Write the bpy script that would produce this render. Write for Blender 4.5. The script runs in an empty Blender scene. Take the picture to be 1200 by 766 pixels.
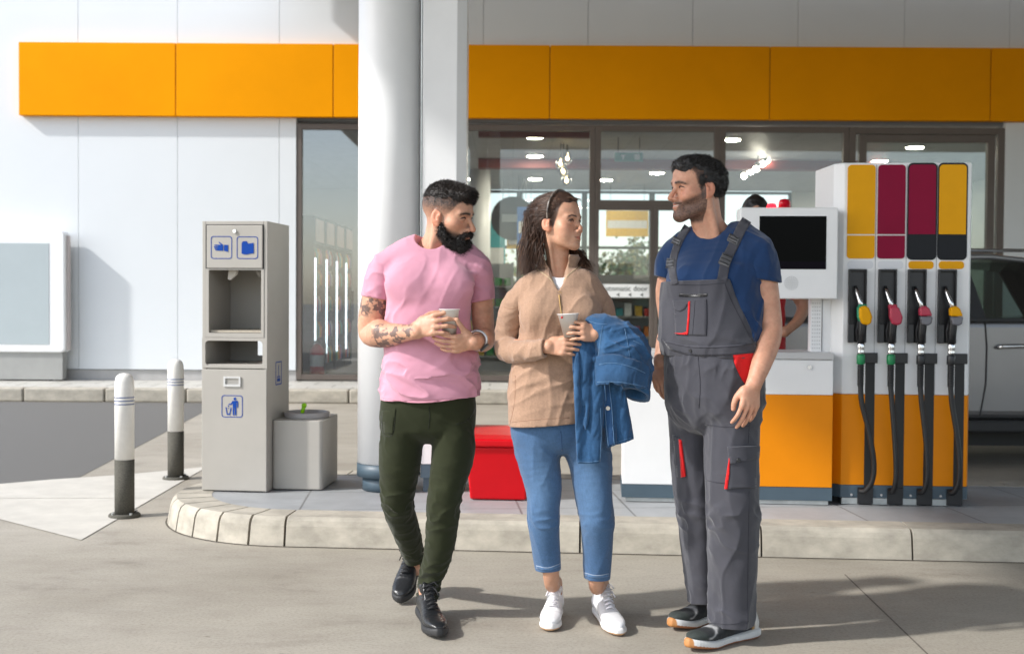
import bpy, bmesh, math, random, os
import numpy as np
from mathutils import Vector, Matrix
from mathutils.geometry import delaunay_2d_cdt
R = math.radians
SC = bpy.context.scene
COL = SC.collection
F32 = np.float32
rng = np.random.default_rng(7)
random.seed(7)

# ------------------------------------------------------------------ camera
FPX, CX, CY = 1400.0, 600.0, 383.0
CAMH, PITCH, ROLL = 1.30, R(1.35), 0.0062
_cp, _sp, _cr, _sr = math.cos(PITCH), math.sin(PITCH), math.cos(ROLL), math.sin(ROLL)

def ray(px, py):
    a = (np.asarray(px, float) - CX) / FPX
    b = (CY - np.asarray(py, float)) / FPX
    a, b = a * _cr - b * _sr, a * _sr + b * _cr
    fy = _cp + b * _sp
    fz = b * _cp - _sp
    return a / fy, fz / fy                      # x and z per metre of y

def P(px, py, Y):
    a, b = ray(px, py)
    return Vector((float(a) * Y, Y, CAMH + float(b) * Y))

def G(px, py, z=0.0):
    a, b = ray(px, py)
    Y = (z - CAMH) / float(b)
    return Vector((float(a) * Y, Y, z))

cam_d = bpy.data.cameras.new('camera'); cam = bpy.data.objects.new('camera', cam_d); COL.objects.link(cam)
cam_d.sensor_width = 36.0; cam_d.lens = 36.0 * FPX / 1200.0; cam_d.clip_end = 2000; cam_d.clip_start = 0.05
_right = Vector((1, 0, 0)); _fwd = Vector((0, _cp, -_sp)); _up = Vector((0, _sp, _cp))
_r2 = _right * _cr + _up * _sr; _u2 = _up * _cr - _right * _sr
_m = Matrix((_r2, _u2, -_fwd)).transposed().to_4x4(); _m.translation = (0, 0, CAMH)
cam.matrix_world = _m
cam_d.dof.use_dof = True; cam_d.dof.focus_distance = 4.65; cam_d.dof.aperture_fstop = 4.0
SC.camera = cam

# ------------------------------------------------------------------ materials
MATS = {}
def _n(nt, t, **kw):
    n = nt.nodes.new(t)
    for k, v in kw.items(): setattr(n, k, v)
    return n

def mat(name, col, rough=0.6, metal=0.0, var=0.0, vscale=6.0, bump=0.0, bscale=60.0, spec=0.5, coat=0.0, emis=0.0,
        stretch=(1, 1, 1), sheen=0.0, sss=0.0, attr=False, rvar=0.0, vdetail=5.0):
    """procedural principled: noise colour variation + noise bump"""
    if name in MATS: return MATS[name]
    m = bpy.data.materials.new(name); m.use_nodes = True; nt = m.node_tree
    b = nt.nodes['Principled BSDF']; L = nt.links.new
    b.inputs['Roughness'].default_value = rough; b.inputs['Metallic'].default_value = metal
    b.inputs['Specular IOR Level'].default_value = spec; b.inputs['Coat Weight'].default_value = coat
    if sheen: b.inputs['Sheen Weight'].default_value = sheen; b.inputs['Sheen Roughness'].default_value = .5
    if sss:
        b.inputs['Subsurface Weight'].default_value = sss; b.inputs['Subsurface Radius'].default_value = (1, .35, .2)
        b.inputs['Subsurface Scale'].default_value = .006
    tc = _n(nt, 'ShaderNodeTexCoord'); mp = _n(nt, 'ShaderNodeMapping'); mp.inputs['Scale'].default_value = stretch
    L(tc.outputs['Object'], mp.inputs['Vector'])
    base = None
    if attr:
        at = _n(nt, 'ShaderNodeAttribute'); at.attribute_name = 'Col'; base = at.outputs['Color']
    if var > 0 or base is None:
        no = _n(nt, 'ShaderNodeTexNoise'); no.inputs['Scale'].default_value = vscale; no.inputs['Detail'].default_value = vdetail
        no.inputs['Roughness'].default_value = .62
        L(mp.outputs[0], no.inputs['Vector'])
        mr = _n(nt, 'ShaderNodeMapRange'); mr.inputs['From Min'].default_value = .3; mr.inputs['From Max'].default_value = .7
        mr.inputs['To Min'].default_value = 1 - var; mr.inputs['To Max'].default_value = 1 + var
        L(no.outputs['Fac'], mr.inputs['Value'])
        mx = _n(nt, 'ShaderNodeMix', data_type='RGBA', blend_type='MULTIPLY'); mx.inputs['Factor'].default_value = 1
        if base is not None: L(base, mx.inputs['A'])
        else: mx.inputs['A'].default_value = (*col[:3], 1)
        L(mr.outputs[0], mx.inputs['B']); base = mx.outputs['Result']
        if rvar:
            m2 = _n(nt, 'ShaderNodeMapRange'); m2.inputs['From Min'].default_value = .3; m2.inputs['From Max'].default_value = .7
            m2.inputs['To Min'].default_value = max(0, rough - rvar); m2.inputs['To Max'].default_value = min(1, rough + rvar)
            L(no.outputs['Fac'], m2.inputs['Value']); L(m2.outputs[0], b.inputs['Roughness'])
    L(base, b.inputs['Base Color'])
    if bump > 0:
        n2 = _n(nt, 'ShaderNodeTexNoise'); n2.inputs['Scale'].default_value = bscale; n2.inputs['Detail'].default_value = 4
        L(mp.outputs[0], n2.inputs['Vector'])
        bp = _n(nt, 'ShaderNodeBump'); bp.inputs['Strength'].default_value = bump; bp.inputs['Distance'].default_value = .004
        L(n2.outputs['Fac'], bp.inputs['Height']); L(bp.outputs[0], b.inputs['Normal'])
    if emis:
        b.inputs['Emission Color'].default_value = (*col[:3], 1); b.inputs['Emission Strength'].default_value = emis
    MATS[name] = m
    return m

def glass_mat(name, tint=(1, 1, 1), refl=0.06, rough=0.0, ior=1.5):
    if name in MATS: return MATS[name]
    m = bpy.data.materials.new(name); m.use_nodes = True; nt = m.node_tree; L = nt.links.new
    nt.nodes.remove(nt.nodes['Principled BSDF']); out = nt.nodes['Material Output']
    tr = _n(nt, 'ShaderNodeBsdfTransparent'); tr.inputs[0].default_value = (*tint, 1)
    gl = _n(nt, 'ShaderNodeBsdfGlossy'); gl.inputs['Roughness'].default_value = rough
    fr = _n(nt, 'ShaderNodeFresnel'); fr.inputs['IOR'].default_value = ior
    ad = _n(nt, 'ShaderNodeMath', operation='ADD'); ad.inputs[1].default_value = refl; L(fr.outputs[0], ad.inputs[0])
    mx = _n(nt, 'ShaderNodeMixShader'); L(ad.outputs[0], mx.inputs[0]); L(tr.outputs[0], mx.inputs[1]); L(gl.outputs[0], mx.inputs[2])
    L(mx.outputs[0], out.inputs['Surface']); MATS[name] = m
    return m

# ------------------------------------------------------------------ objects
def tag(o, label=None, cat=None, group=None, kind=None):
    if label: o['label'] = label
    if cat: o['category'] = cat
    if group: o['group'] = group
    if kind: o['kind'] = kind
    return o

def empty(name, loc, label=None, cat=None, group=None):
    o = bpy.data.objects.new(name, None); COL.objects.link(o); o.location = loc; o.empty_display_size = .1
    return tag(o, label, cat, group)

LOCALS = set()          # things whose parts are modelled in the thing's own turned frame
def link_mesh(name, me, material=None, parent=None, smooth=False):
    """mesh given in WORLD coordinates; re-based on the parent's world location"""
    o = bpy.data.objects.new(name, me); COL.objects.link(o)
    if material is not None:
        for mm in (material if isinstance(material, (list, tuple)) else [material]): me.materials.append(mm)
    if parent is not None:
        base = Vector((0, 0, 0)); q = parent
        while q is not None:
            if q.name in LOCALS: base = Vector((0, 0, 0)); break
            base += q.location; q = q.parent
        me.transform(Matrix.Translation(-base)); o.parent = parent
    else:
        # origin at the lowest centre of the mesh
        n = len(me.vertices); a = np.empty(n * 3, F32); me.vertices.foreach_get('co', a); a = a.reshape(-1, 3)
        c = Vector(((a[:, 0].min() + a[:, 0].max()) / 2, (a[:, 1].min() + a[:, 1].max()) / 2, a[:, 2].min()))
        me.transform(Matrix.Translation(-c)); o.location = c
    if smooth: me.polygons.foreach_set('use_smooth', np.ones(len(me.polygons), bool))
    me.update()
    return o

def np_mesh(name, V, Q, cols=None):
    me = bpy.data.meshes.new(name); V = np.ascontiguousarray(V, F32); Q = np.ascontiguousarray(Q, np.int32)
    k = Q.shape[1]
    me.vertices.add(len(V)); me.vertices.foreach_set('co', V.ravel())
    me.loops.add(Q.size); me.loops.foreach_set('vertex_index', Q.ravel())
    me.polygons.add(len(Q)); me.polygons.foreach_set('loop_start', np.arange(0, Q.size, k, dtype=np.int32))
    try: me.polygons.foreach_set('loop_total', np.full(len(Q), k, np.int32))
    except Exception: pass
    me.update(calc_edges=True)
    if cols is not None:
        at = me.color_attributes.new('Col', 'FLOAT_COLOR', 'POINT')
        c = np.ones((len(V), 4), F32); c[:, :3] = cols; at.data.foreach_set('color', c.ravel())
    return me

def frame(name, loc, yaw, label=None, cat=None, group=None):
    o = empty(name, loc, label, cat, group); o.rotation_euler = (0, 0, yaw); LOCALS.add(o.name); return o

class MB:
    """collects simple solids (world coordinates) and links them as ONE mesh object"""
    def __init__(s): s.bm = bmesh.new()
    def _xf(s, vs, M):
        if M is not None: bmesh.ops.transform(s.bm, matrix=M, verts=vs)
    def box(s, lo, hi, M=None):
        lo, hi = Vector(lo), Vector(hi); c = (lo + hi) / 2; d = hi - lo
        r = bmesh.ops.create_cube(s.bm, size=1, matrix=Matrix.Translation(c) @ Matrix.Diagonal((d.x, d.y, d.z, 1)))
        s._xf(r['verts'], M); return s
    def prism(s, pts, lo, hi, axis='y', M=None):
        """polygon pts (u,v) swept along an axis: axis y -> (x,z), axis z -> (x,y), axis x -> (y,z)"""
        def p3(u, v, w): return {'y': (u, w, v), 'z': (u, v, w), 'x': (w, u, v)}[axis]
        a = [s.bm.verts.new(p3(u, v, lo)) for u, v in pts]; b = [s.bm.verts.new(p3(u, v, hi)) for u, v in pts]
        fs = [s.bm.faces.new(a), s.bm.faces.new(b[::-1])]
        for i in range(len(pts)):
            j = (i + 1) % len(pts); fs.append(s.bm.faces.new((a[j], a[i], b[i], b[j])))
        bmesh.ops.recalc_face_normals(s.bm, faces=fs); s._xf(a + b, M); return s
    def cyl(s, p0, p1, r0, r1=None, n=24, caps=True):
        return s.tube([p0, p1], [r0, r0 if r1 is None else r1], n, caps)
    def tube(s, pts, rad, n=10, caps=True):
        pts = [Vector(p) for p in pts]
        if not isinstance(rad, (list, tuple, np.ndarray)): rad = [rad] * len(pts)
        t0 = (pts[1] - pts[0]).normalized(); u = t0.orthogonal().normalized(); rings = []
        for i, p in enumerate(pts):
            a = pts[min(i + 1, len(pts) - 1)] - pts[max(i - 1, 0)]; t = a.normalized()
            u = (u - t * u.dot(t)).normalized(); v = t.cross(u)
            rings.append([s.bm.verts.new(p + (u * math.cos(2 * math.pi * k / n) + v * math.sin(2 * math.pi * k / n)) * rad[i]) for k in range(n)])
        fs = []
        for a, b in zip(rings, rings[1:]):
            for k in range(n):
                f = s.bm.faces.new((a[k], a[(k + 1) % n], b[(k + 1) % n], b[k])); f.smooth = n > 8; fs.append(f)
        if caps: s.bm.faces.new(rings[0][::-1]); s.bm.faces.new(rings[-1])
        return s
    def lathe(s, c, prof, n=32, axis=None, caps=True):
        """profile of (radius, height) about the vertical through c"""
        c = Vector(c); rings = []
        for r, h in prof:
            rings.append([s.bm.verts.new(c + Vector((r * math.cos(2 * math.pi * k / n), r * math.sin(2 * math.pi * k / n), h))) for k in range(n)])
        for a, b in zip(rings, rings[1:]):
            for k in range(n):
                f = s.bm.faces.new((a[k], a[(k + 1) % n], b[(k + 1) % n], b[k])); f.smooth = True
        if caps: s.bm.faces.new(rings[0][::-1]); s.bm.faces.new(rings[-1])
        return s
    def ball(s, c, r, M=None):
        q = bmesh.ops.create_icosphere(s.bm, subdivisions=3, radius=r, matrix=Matrix.Translation(Vector(c)))
        s._xf(q['verts'], M)
        for v in q['verts']:
            for f in v.link_faces: f.smooth = True
        return s
    def face(s, pts):
        s.bm.faces.new([s.bm.verts.new(p) for p in pts]); return s
    def build(s, name, material, parent=None, bevel=0.0, seg=2, smooth=False):
        me = bpy.data.meshes.new(name); s.bm.to_mesh(me); s.bm.free()
        o = link_mesh(name, me, material, parent, smooth)
        if bevel:
            md = o.modifiers.new('bevel', 'BEVEL'); md.width = bevel; md.segments = seg; md.limit_method = 'ANGLE'; md.angle_limit = R(40)
            md.harden_normals = False
        return o

def rounded_rect(x0, z0, x1, z1, r, n=6):
    out = []
    for cx, cz, a0 in ((x1 - r, z1 - r, 0), (x0 + r, z1 - r, 90), (x0 + r, z0 + r, 180), (x1 - r, z0 + r, 270)):
        for k in range(n + 1):
            a = R(a0 + 90 * k / n); out.append((cx + r * math.cos(a), cz + r * math.sin(a)))
    return out

def text_mesh(body, size, M, name, material, parent, depth=.001, align='CENTER'):
    cu = bpy.data.curves.new(name, 'FONT'); cu.body = body; cu.size = size; cu.extrude = depth; cu.align_x = align; cu.align_y = 'CENTER'
    t = bpy.data.objects.new(name + '_tmp', cu); COL.objects.link(t)
    dg = bpy.context.evaluated_depsgraph_get(); me = bpy.data.meshes.new_from_object(t.evaluated_get(dg))
    bpy.data.objects.remove(t); bpy.data.curves.remove(cu)
    me.materials.clear(); me.transform(M)
    return link_mesh(name, me, material, parent)

def copy_tree(o, parent=None):
    c = o.copy(); COL.objects.link(c)
    if parent is not None: c.parent = parent
    for ch in list(o.children): copy_tree(ch, c)
    return c

# ------------------------------------------------------------------ numpy noise
_TBL = np.random.default_rng(99).uniform(-1, 1, 65536).astype(F32)
def vnoise(p, seed=0):
    p = np.asarray(p, F32); fl = np.floor(p); f = p - fl; i = fl.astype(np.int32); f = f * f * (3 - 2 * f)
    with np.errstate(over='ignore'):
        X = [(i[..., 0] + k) * np.int32(73856093) for k in (0, 1)]; Y = [(i[..., 1] + k) * np.int32(19349663) for k in (0, 1)]; Z = [((i[..., 2] + k) * np.int32(83492791)) ^ np.int32((seed * 7919 + 13) * 2654435 % 2147483647) for k in (0, 1)]
    def h(a, b, c):
        q = X[a] ^ Y[b] ^ Z[c]; return _TBL[((q >> 15) ^ q ^ (q >> 7)) & 65535]
    fx, fy, fz = f[..., 0], f[..., 1], f[..., 2]
    def l(a, b, t): return a + (b - a) * t
    return l(l(l(h(0, 0, 0), h(1, 0, 0), fx), l(h(0, 1, 0), h(1, 1, 0), fx), fy), l(l(h(0, 0, 1), h(1, 0, 1), fx), l(h(0, 1, 1), h(1, 1, 1), fx), fy), fz)

def fbm(p, o=3, seed=0):
    s = 0; a = 1.
    for k in range(o): s = s + a * vnoise(np.asarray(p) * (2 ** k), seed + k); a *= .5
    return s

def gauss(d, w): return np.exp(-(d / w) ** 2)
# ------------------------------------------------------------------ implicit modelling on a grid
def _v(a): return np.array(a, F32)

class Vol:
    def __init__(s, lo, hi, h):
        s.lo = np.array(lo, np.float64); s.h = h
        s.n = np.ceil((np.array(hi) - s.lo) / h).astype(int) + 1
        s.D = np.full(tuple(s.n), 0.5, F32)
    def sub(s, lo, hi):
        a = np.clip(np.floor((np.array(lo) - s.lo) / s.h).astype(int), 0, s.n)
        b = np.clip(np.ceil((np.array(hi) - s.lo) / s.h).astype(int) + 1, 0, s.n)
        sl = tuple(slice(int(i), int(j)) for i, j in zip(a, b))
        X = [(s.lo[i] + s.h * np.arange(a[i], b[i])).astype(F32) for i in range(3)]
        return sl, X[0][:, None, None], X[1][None, :, None], X[2][None, None, :], min(b - a) > 0
    def put(s, sl, d, k, op):
        A = s.D[sl]
        if op == 'add':
            if k > 0:
                q = np.maximum(k - np.abs(A - d), 0) / k; s.D[sl] = np.minimum(A, d) - q * q * k * .25
            else: s.D[sl] = np.minimum(A, d)
        elif op == 'sub':
            if k > 0:
                q = np.maximum(k - np.abs(A + d), 0) / k; s.D[sl] = np.maximum(A, -d) + q * q * k * .25
            else: s.D[sl] = np.maximum(A, -d)
        elif op == 'and':
            s.D[sl] = np.maximum(A, d)
    def ell(s, c, r, k=.02, op='add', rot=None, m=.03):
        c = _v(c); r = _v(r); R_ = max(r) + m + k
        sl, X, Y, Z, ok = s.sub(c - R_, c + R_)
        if not ok: return s
        x, y, z = X - c[0], Y - c[1], Z - c[2]
        if rot is not None:
            M = np.array(rot, F32).T; x, y, z = (M[0, 0] * x + M[0, 1] * y + M[0, 2] * z, M[1, 0] * x + M[1, 1] * y + M[1, 2] * z, M[2, 0] * x + M[2, 1] * y + M[2, 2] * z)
        k0 = np.sqrt((x / r[0]) ** 2 + (y / r[1]) ** 2 + (z / r[2]) ** 2); k1 = np.sqrt((x / r[0] ** 2) ** 2 + (y / r[1] ** 2) ** 2 + (z / r[2] ** 2) ** 2) + 1e-6
        s.put(sl, k0 * (k0 - 1) / k1, k, op); return s
    def tube(s, pts, rad, U=(1, 0, 0), k=.02, op='add', sub=4, n=2.0, m=.03, flat=False):
        """smooth tube through pts; rad: number or (ru, rv) per point, ru along U"""
        pts = np.array([tuple(p) for p in pts], np.float64)
        rr = np.array([(q, q) if np.isscalar(q) else tuple(q) for q in (rad if isinstance(rad, (list, tuple)) else [rad] * len(pts))], np.float64)
        Us = np.array([U] * len(pts) if np.isscalar(U[0]) else U, np.float64)
        if len(pts) > 2 or True:
            pts, rr, Us = _catmull(pts, sub), _catmull(rr, sub), _catmull(Us, sub)
        mx = rr.max() + m + k
        sl0, X0, Y0, Z0, ok = s.sub(pts.min(0) - mx, pts.max(0) + mx)
        if not ok: return s
        T = Vol.__new__(Vol); T.lo = s.lo + s.h * np.array([q.start for q in sl0]); T.h = s.h
        T.n = np.array([q.stop - q.start for q in sl0]); T.D = np.full(tuple(T.n), .5, F32)
        for i in range(len(pts) - 1):
            a, b = pts[i], pts[i + 1]; ab = b - a; L = np.linalg.norm(ab)
            if L < 1e-6: continue
            t_ = ab / L; u_ = Us[i] - t_ * Us[i].dot(t_)
            if np.linalg.norm(u_) < 1e-4: u_ = np.cross(t_, (0.3, .5, .8))
            u_ /= np.linalg.norm(u_); v_ = np.cross(t_, u_)
            q = max(rr[i].max(), rr[i + 1].max()) + m + k
            sl, X, Y, Z, ok = T.sub(np.minimum(a, b) - q, np.maximum(a, b) + q)
            if not ok: continue
            x, y, z = X - F32(a[0]), Y - F32(a[1]), Z - F32(a[2])
            w = x * F32(t_[0]) + y * F32(t_[1]) + z * F32(t_[2])
            t = np.clip(w / F32(L), 0, 1)
            wr = w - t * F32(L)
            ra = F32(rr[i][0]) + t * F32(rr[i + 1][0] - rr[i][0]); rb = F32(rr[i][1]) + t * F32(rr[i + 1][1] - rr[i][1])
            uu = x * F32(u_[0]) + y * F32(u_[1]) + z * F32(u_[2]); vv = x * F32(v_[0]) + y * F32(v_[1]) + z * F32(v_[2])
            rm = np.minimum(ra, rb)
            if n == 2.0:
                k0 = np.sqrt((uu / ra) ** 2 + (vv / rb) ** 2 + (wr / rm) ** 2); k1 = np.sqrt((uu / ra ** 2) ** 2 + (vv / rb ** 2) ** 2 + (wr / rm ** 2) ** 2) + 1e-6
                d = k0 * (k0 - 1) / k1
            else:
                k0 = (np.abs(uu / ra) ** n + np.abs(vv / rb) ** n + np.abs(wr / rm) ** n) ** (1 / n); d = (k0 - 1) * rm
            if flat:
                if i == 0: d = np.maximum(d, -w)
                if i == len(pts) - 2: d = np.maximum(d, w - F32(L))
            T.D[sl] = np.minimum(T.D[sl], d)
        s.put(sl0, T.D, k, op); return s
    def box(s, lo, hi, r=.005, k=0., op='add'):
        lo, hi = _v(lo), _v(hi); c = (lo + hi) / 2; e = (hi - lo) / 2 - r
        sl, X, Y, Z, ok = s.sub(lo - .03 - k, hi + .03 + k)
        if not ok: return s
        x, y, z = np.abs(X - c[0]) - e[0], np.abs(Y - c[1]) - e[1], np.abs(Z - c[2]) - e[2]
        d = np.sqrt(np.maximum(x, 0) ** 2 + np.maximum(y, 0) ** 2 + np.maximum(z, 0) ** 2) + np.minimum(np.maximum(x, np.maximum(y, z)), 0) - r
        s.put(sl, d.astype(F32), k, op); return s
    def half(s, p, nrm, op='and'):
        """keep the side the normal points away from"""
        nrm = np.array(nrm, np.float64); nrm /= np.linalg.norm(nrm); sl, X, Y, Z, ok = s.sub(s.lo, s.lo + s.h * s.n)
        d = (X - F32(p[0])) * F32(nrm[0]) + (Y - F32(p[1])) * F32(nrm[1]) + (Z - F32(p[2])) * F32(nrm[2])
        s.D = np.maximum(s.D, d.astype(F32)); return s
    def pts_band(s, w=.02):
        I = np.argwhere(np.abs(s.D) < w); return I, (s.lo + s.h * I).astype(F32)
    def displace(s, fn, w=.025):
        I, p = s.pts_band(w)
        if len(I): s.D[I[:, 0], I[:, 1], I[:, 2]] -= np.asarray(fn(p), F32)
        return s
    def sample(s, p):
        q = (np.asarray(p, np.float64) - s.lo) / s.h; q = np.clip(q, 0, np.array(s.n) - 1.001); i = q.astype(int); f = (q - i).astype(F32)
        o = 0
        for a in (0, 1):
            for b in (0, 1):
                for c in (0, 1):
                    w = (f[..., 0] if a else 1 - f[..., 0]) * (f[..., 1] if b else 1 - f[..., 1]) * (f[..., 2] if c else 1 - f[..., 2])
                    o = o + w * s.D[i[..., 0] + a, i[..., 1] + b, i[..., 2] + c]
        return o
    def hit(s, px, py):
        """first surface point along the rays through pixels (nan where none)"""
        a, b = ray(px, py); y0, y1 = s.lo[1], s.lo[1] + s.h * (s.n[1] - 1)
        Ys = np.arange(y0, y1, s.h * .7); p = np.stack([a[:, None] * Ys, np.broadcast_to(Ys, (len(a), len(Ys))), CAMH + b[:, None] * Ys], -1)
        d = s.sample(p); neg = d < 0; k = neg.argmax(1); got = neg.any(1); k = np.clip(k, 1, None)
        r = np.arange(len(a)); d0, d1 = d[r, k - 1], d[r, k]; t = np.clip(d0 / (d0 - d1 + 1e-9), 0, 1); Y = Ys[k - 1] + t * (Ys[k] - Ys[k - 1])
        out = np.stack([a * Y, Y, CAMH + b * Y], -1)
        if not got.all():
            good = np.where(got)[0]
            if len(good):
                bad = np.where(~got)[0]
                for i in bad:
                    j = good[np.argmin((px[good] - px[i]) ** 2 + (py[good] - py[i]) ** 2)]
                    out[i] = (a[i] * Y[j], Y[j], CAMH + b[i] * Y[j])
        return out
    def grad(s, p, e=None):
        e = e or s.h * 1.5; g = np.stack([s.sample(p + np.eye(3)[i] * e) - s.sample(p - np.eye(3)[i] * e) for i in range(3)], -1)
        return g / (np.linalg.norm(g, axis=-1, keepdims=True) + 1e-9)
    def mesh(s, smooth=1):
        D = s.D
        D = np.pad(D, 1, constant_values=.5); lo = s.lo - s.h
        S = D < 0
        c = [S[i:S.shape[0] - 1 + i, j:S.shape[1] - 1 + j, k:S.shape[2] - 1 + k] for i in (0, 1) for j in (0, 1) for k in (0, 1)]
        anyc = c[0] | c[1] | c[2] | c[3] | c[4] | c[5] | c[6] | c[7]; allc = c[0] & c[1] & c[2] & c[3] & c[4] & c[5] & c[6] & c[7]
        act = np.argwhere(anyc & ~allc); idx = np.full(anyc.shape, -1, np.int32); idx[act[:, 0], act[:, 1], act[:, 2]] = np.arange(len(act))
        corner = np.array([(i, j, k) for i in (0, 1) for j in (0, 1) for k in (0, 1)])
        val = np.stack([D[act[:, 0] + q[0], act[:, 1] + q[1], act[:, 2] + q[2]] for q in corner], 1)
        acc = np.zeros((len(act), 3)); cnt = np.zeros(len(act))
        for i in range(8):
            for j in range(i + 1, 8):
                if np.abs(corner[i] - corner[j]).sum() != 1: continue
                a, b = val[:, i], val[:, j]; x = (a < 0) != (b < 0); t = np.where(x, a / np.where(x, a - b, 1), 0)
                acc += np.where(x[:, None], corner[i] + t[:, None] * (corner[j] - corner[i]), 0); cnt += x
        V = lo + s.h * (act + acc / cnt[:, None]); Q = []
        for ax in range(3):
            o1, o2 = [(1, 2), (2, 0), (0, 1)][ax]
            sa = [slice(None)] * 3; sb = [slice(None)] * 3; sa[ax] = slice(0, -1); sb[ax] = slice(1, None)
            A, B = S[tuple(sa)], S[tuple(sb)]; E_ = np.argwhere(A != B)
            if not len(E_): continue
            ins = A[E_[:, 0], E_[:, 1], E_[:, 2]]
            e1 = np.eye(3, dtype=int)[o1]; e2 = np.eye(3, dtype=int)[o2]
            ok = (E_[:, o1] > 0) & (E_[:, o2] > 0) & (E_[:, o1] < idx.shape[o1]) & (E_[:, o2] < idx.shape[o2]); E_ = E_[ok]; ins = ins[ok]
            g = lambda q: idx[q[:, 0], q[:, 1], q[:, 2]]
            quad = np.stack([g(E_ - e1 - e2), g(E_ - e2), g(E_), g(E_ - e1)], 1)
            quad[~ins] = quad[~ins][:, ::-1]; Q.append(quad)
        Q = np.concatenate(Q); Q = Q[(Q >= 0).all(1)]
        V, Q = keep_big(V, Q, 60)
        if smooth: V = relax(V, Q, smooth)
        return V.astype(F32), Q.astype(np.int32)

def keep_big(V, Q, least=400):
    e = np.concatenate([np.stack([Q[:, i], Q[:, (i + 1) % 4]], 1) for i in range(4)]); a, b = e[:, 0], e[:, 1]; lab = np.arange(len(V))
    for _ in range(200):
        m = np.minimum(lab[a], lab[b]); n = lab.copy(); np.minimum.at(n, a, m); np.minimum.at(n, b, m); n = n[n]
        if (n == lab).all(): break
        lab = n
    cnt = np.bincount(lab, minlength=len(V)); ok = cnt[lab] >= least; new = np.cumsum(ok) - 1
    return V[ok], new[Q[ok[Q].all(1)]].astype(np.int32)

def relax(V, Q, it=1, lam=.5):
    e = np.concatenate([np.stack([Q[:, i], Q[:, (i + 1) % Q.shape[1]]], 1) for i in range(Q.shape[1])]); a = np.concatenate([e[:, 0], e[:, 1]]); b = np.concatenate([e[:, 1], e[:, 0]])
    cnt = np.bincount(a, minlength=len(V)) + 1e-9
    for _ in range(it):
        V = V + lam * (np.stack([np.bincount(a, weights=V[b, i], minlength=len(V)) / cnt for i in range(3)], 1) - V)
    return V

def _catmull(p, sub):
    p = np.asarray(p, np.float64)
    if len(p) == 2: return np.stack([p[0] + (p[1] - p[0]) * t for t in np.linspace(0, 1, 2)])
    q = np.vstack([2 * p[0] - p[1], p, 2 * p[-1] - p[-2]]); out = []
    for i in range(1, len(q) - 2):
        for t in np.arange(sub) / sub:
            out.append(.5 * ((2 * q[i]) + (q[i + 1] - q[i - 1]) * t + (2 * q[i - 1] - 5 * q[i] + 4 * q[i + 1] - q[i + 2]) * t * t + (3 * q[i] - q[i - 1] - 3 * q[i + 1] + q[i + 2]) * t ** 3))
    out.append(p[-1]); return np.array(out)

def join(parts):
    V, Q, C, o = [], [], [], 0
    for p in parts:
        V.append(p[0]); Q.append(p[1] + o); o += len(p[0])
        if len(p) > 2: C.append(p[2])
    return (np.concatenate(V), np.concatenate(Q)) + ((np.concatenate(C),) if C else ())

def patch(vol, poly, name, material, parent, t=.003, step=2.6, edge=2.0, depth=.006, smooth=True, lift=0.0):
    """a piece of cloth lying on the surface: outline given as pixels of the photo, laid on the modelled volume"""
    poly = np.asarray(poly, float); b = []
    for i in range(len(poly)):
        p, q = poly[i], poly[(i + 1) % len(poly)]; n = max(1, int(np.hypot(*(q - p)) / edge))
        for k in range(n): b.append(p + (q - p) * k / n)
    nb = len(b); x0, y0 = poly.min(0); x1, y1 = poly.max(0)
    gx, gy = np.meshgrid(np.arange(x0 + step * .5, x1, step), np.arange(y0 + step * .5, y1, step)); inner = np.stack([gx.ravel(), gy.ravel()], 1)
    pts = [Vector(p) for p in b] + [Vector(p) for p in inner]
    vs, es, fs, *_ = delaunay_2d_cdt(pts, [], [list(range(nb))], 1, 1e-4)
    uv = np.array([tuple(v) for v in vs]); H = vol.hit(uv[:, 0], uv[:, 1]); N = vol.grad(H)
    top = H + N * (t + lift); n0 = len(top)
    F = [tuple(f) for f in fs]
    ec = {}
    for f in F:
        for i in range(len(f)):
            e = (f[i], f[(i + 1) % len(f)]); ec[e] = 1
    bot = H - N * (depth - lift); faces = [f for f in F]
    for (i, j) in list(ec):
        if (j, i) not in ec: faces.append((i, i + n0, j + n0, j))
    me = bpy.data.meshes.new(name); me.from_pydata([tuple(p) for p in np.concatenate([top, bot])], [], faces); me.update()
    bm = bmesh.new(); bm.from_mesh(me); bmesh.ops.delete(bm, geom=[v for v in bm.verts if not v.link_faces], context='VERTS'); bmesh.ops.recalc_face_normals(bm, faces=bm.faces); bm.to_mesh(me); bm.free()
    return link_mesh(name, me, material, parent, smooth)

def strip(line, w):
    """outline of a ribbon of pixel width w along a pixel polyline"""
    p = np.asarray(line, float); p = _catmull(p, 4) if len(p) > 2 else p
    d = np.gradient(p, axis=0); d /= np.linalg.norm(d, axis=1, keepdims=True) + 1e-9; nrm = np.stack([-d[:, 1], d[:, 0]], 1); ww = np.asarray(w) * .5
    return np.concatenate([p + nrm * ww, (p - nrm * ww)[::-1]])

def folds(p, d, freq, amp, seed=0, elong=.28, sharp=1.6):
    """elongated cloth folds running along direction d"""
    d = np.array(d, np.float64); d /= np.linalg.norm(d); u = np.cross(d, (0.31, .22, .92)); u /= np.linalg.norm(u); w = np.cross(d, u)
    q = np.stack([p @ d * freq * elong, p @ u * freq, p @ w * freq], -1); q = q + .35 * np.stack([vnoise(q * .7 + 9.1, seed + 5)] * 3, -1)
    n = vnoise(q, seed); r = 1 - np.abs(n) * 2
    return amp * (np.sign(r) * np.abs(r) ** sharp)
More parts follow.
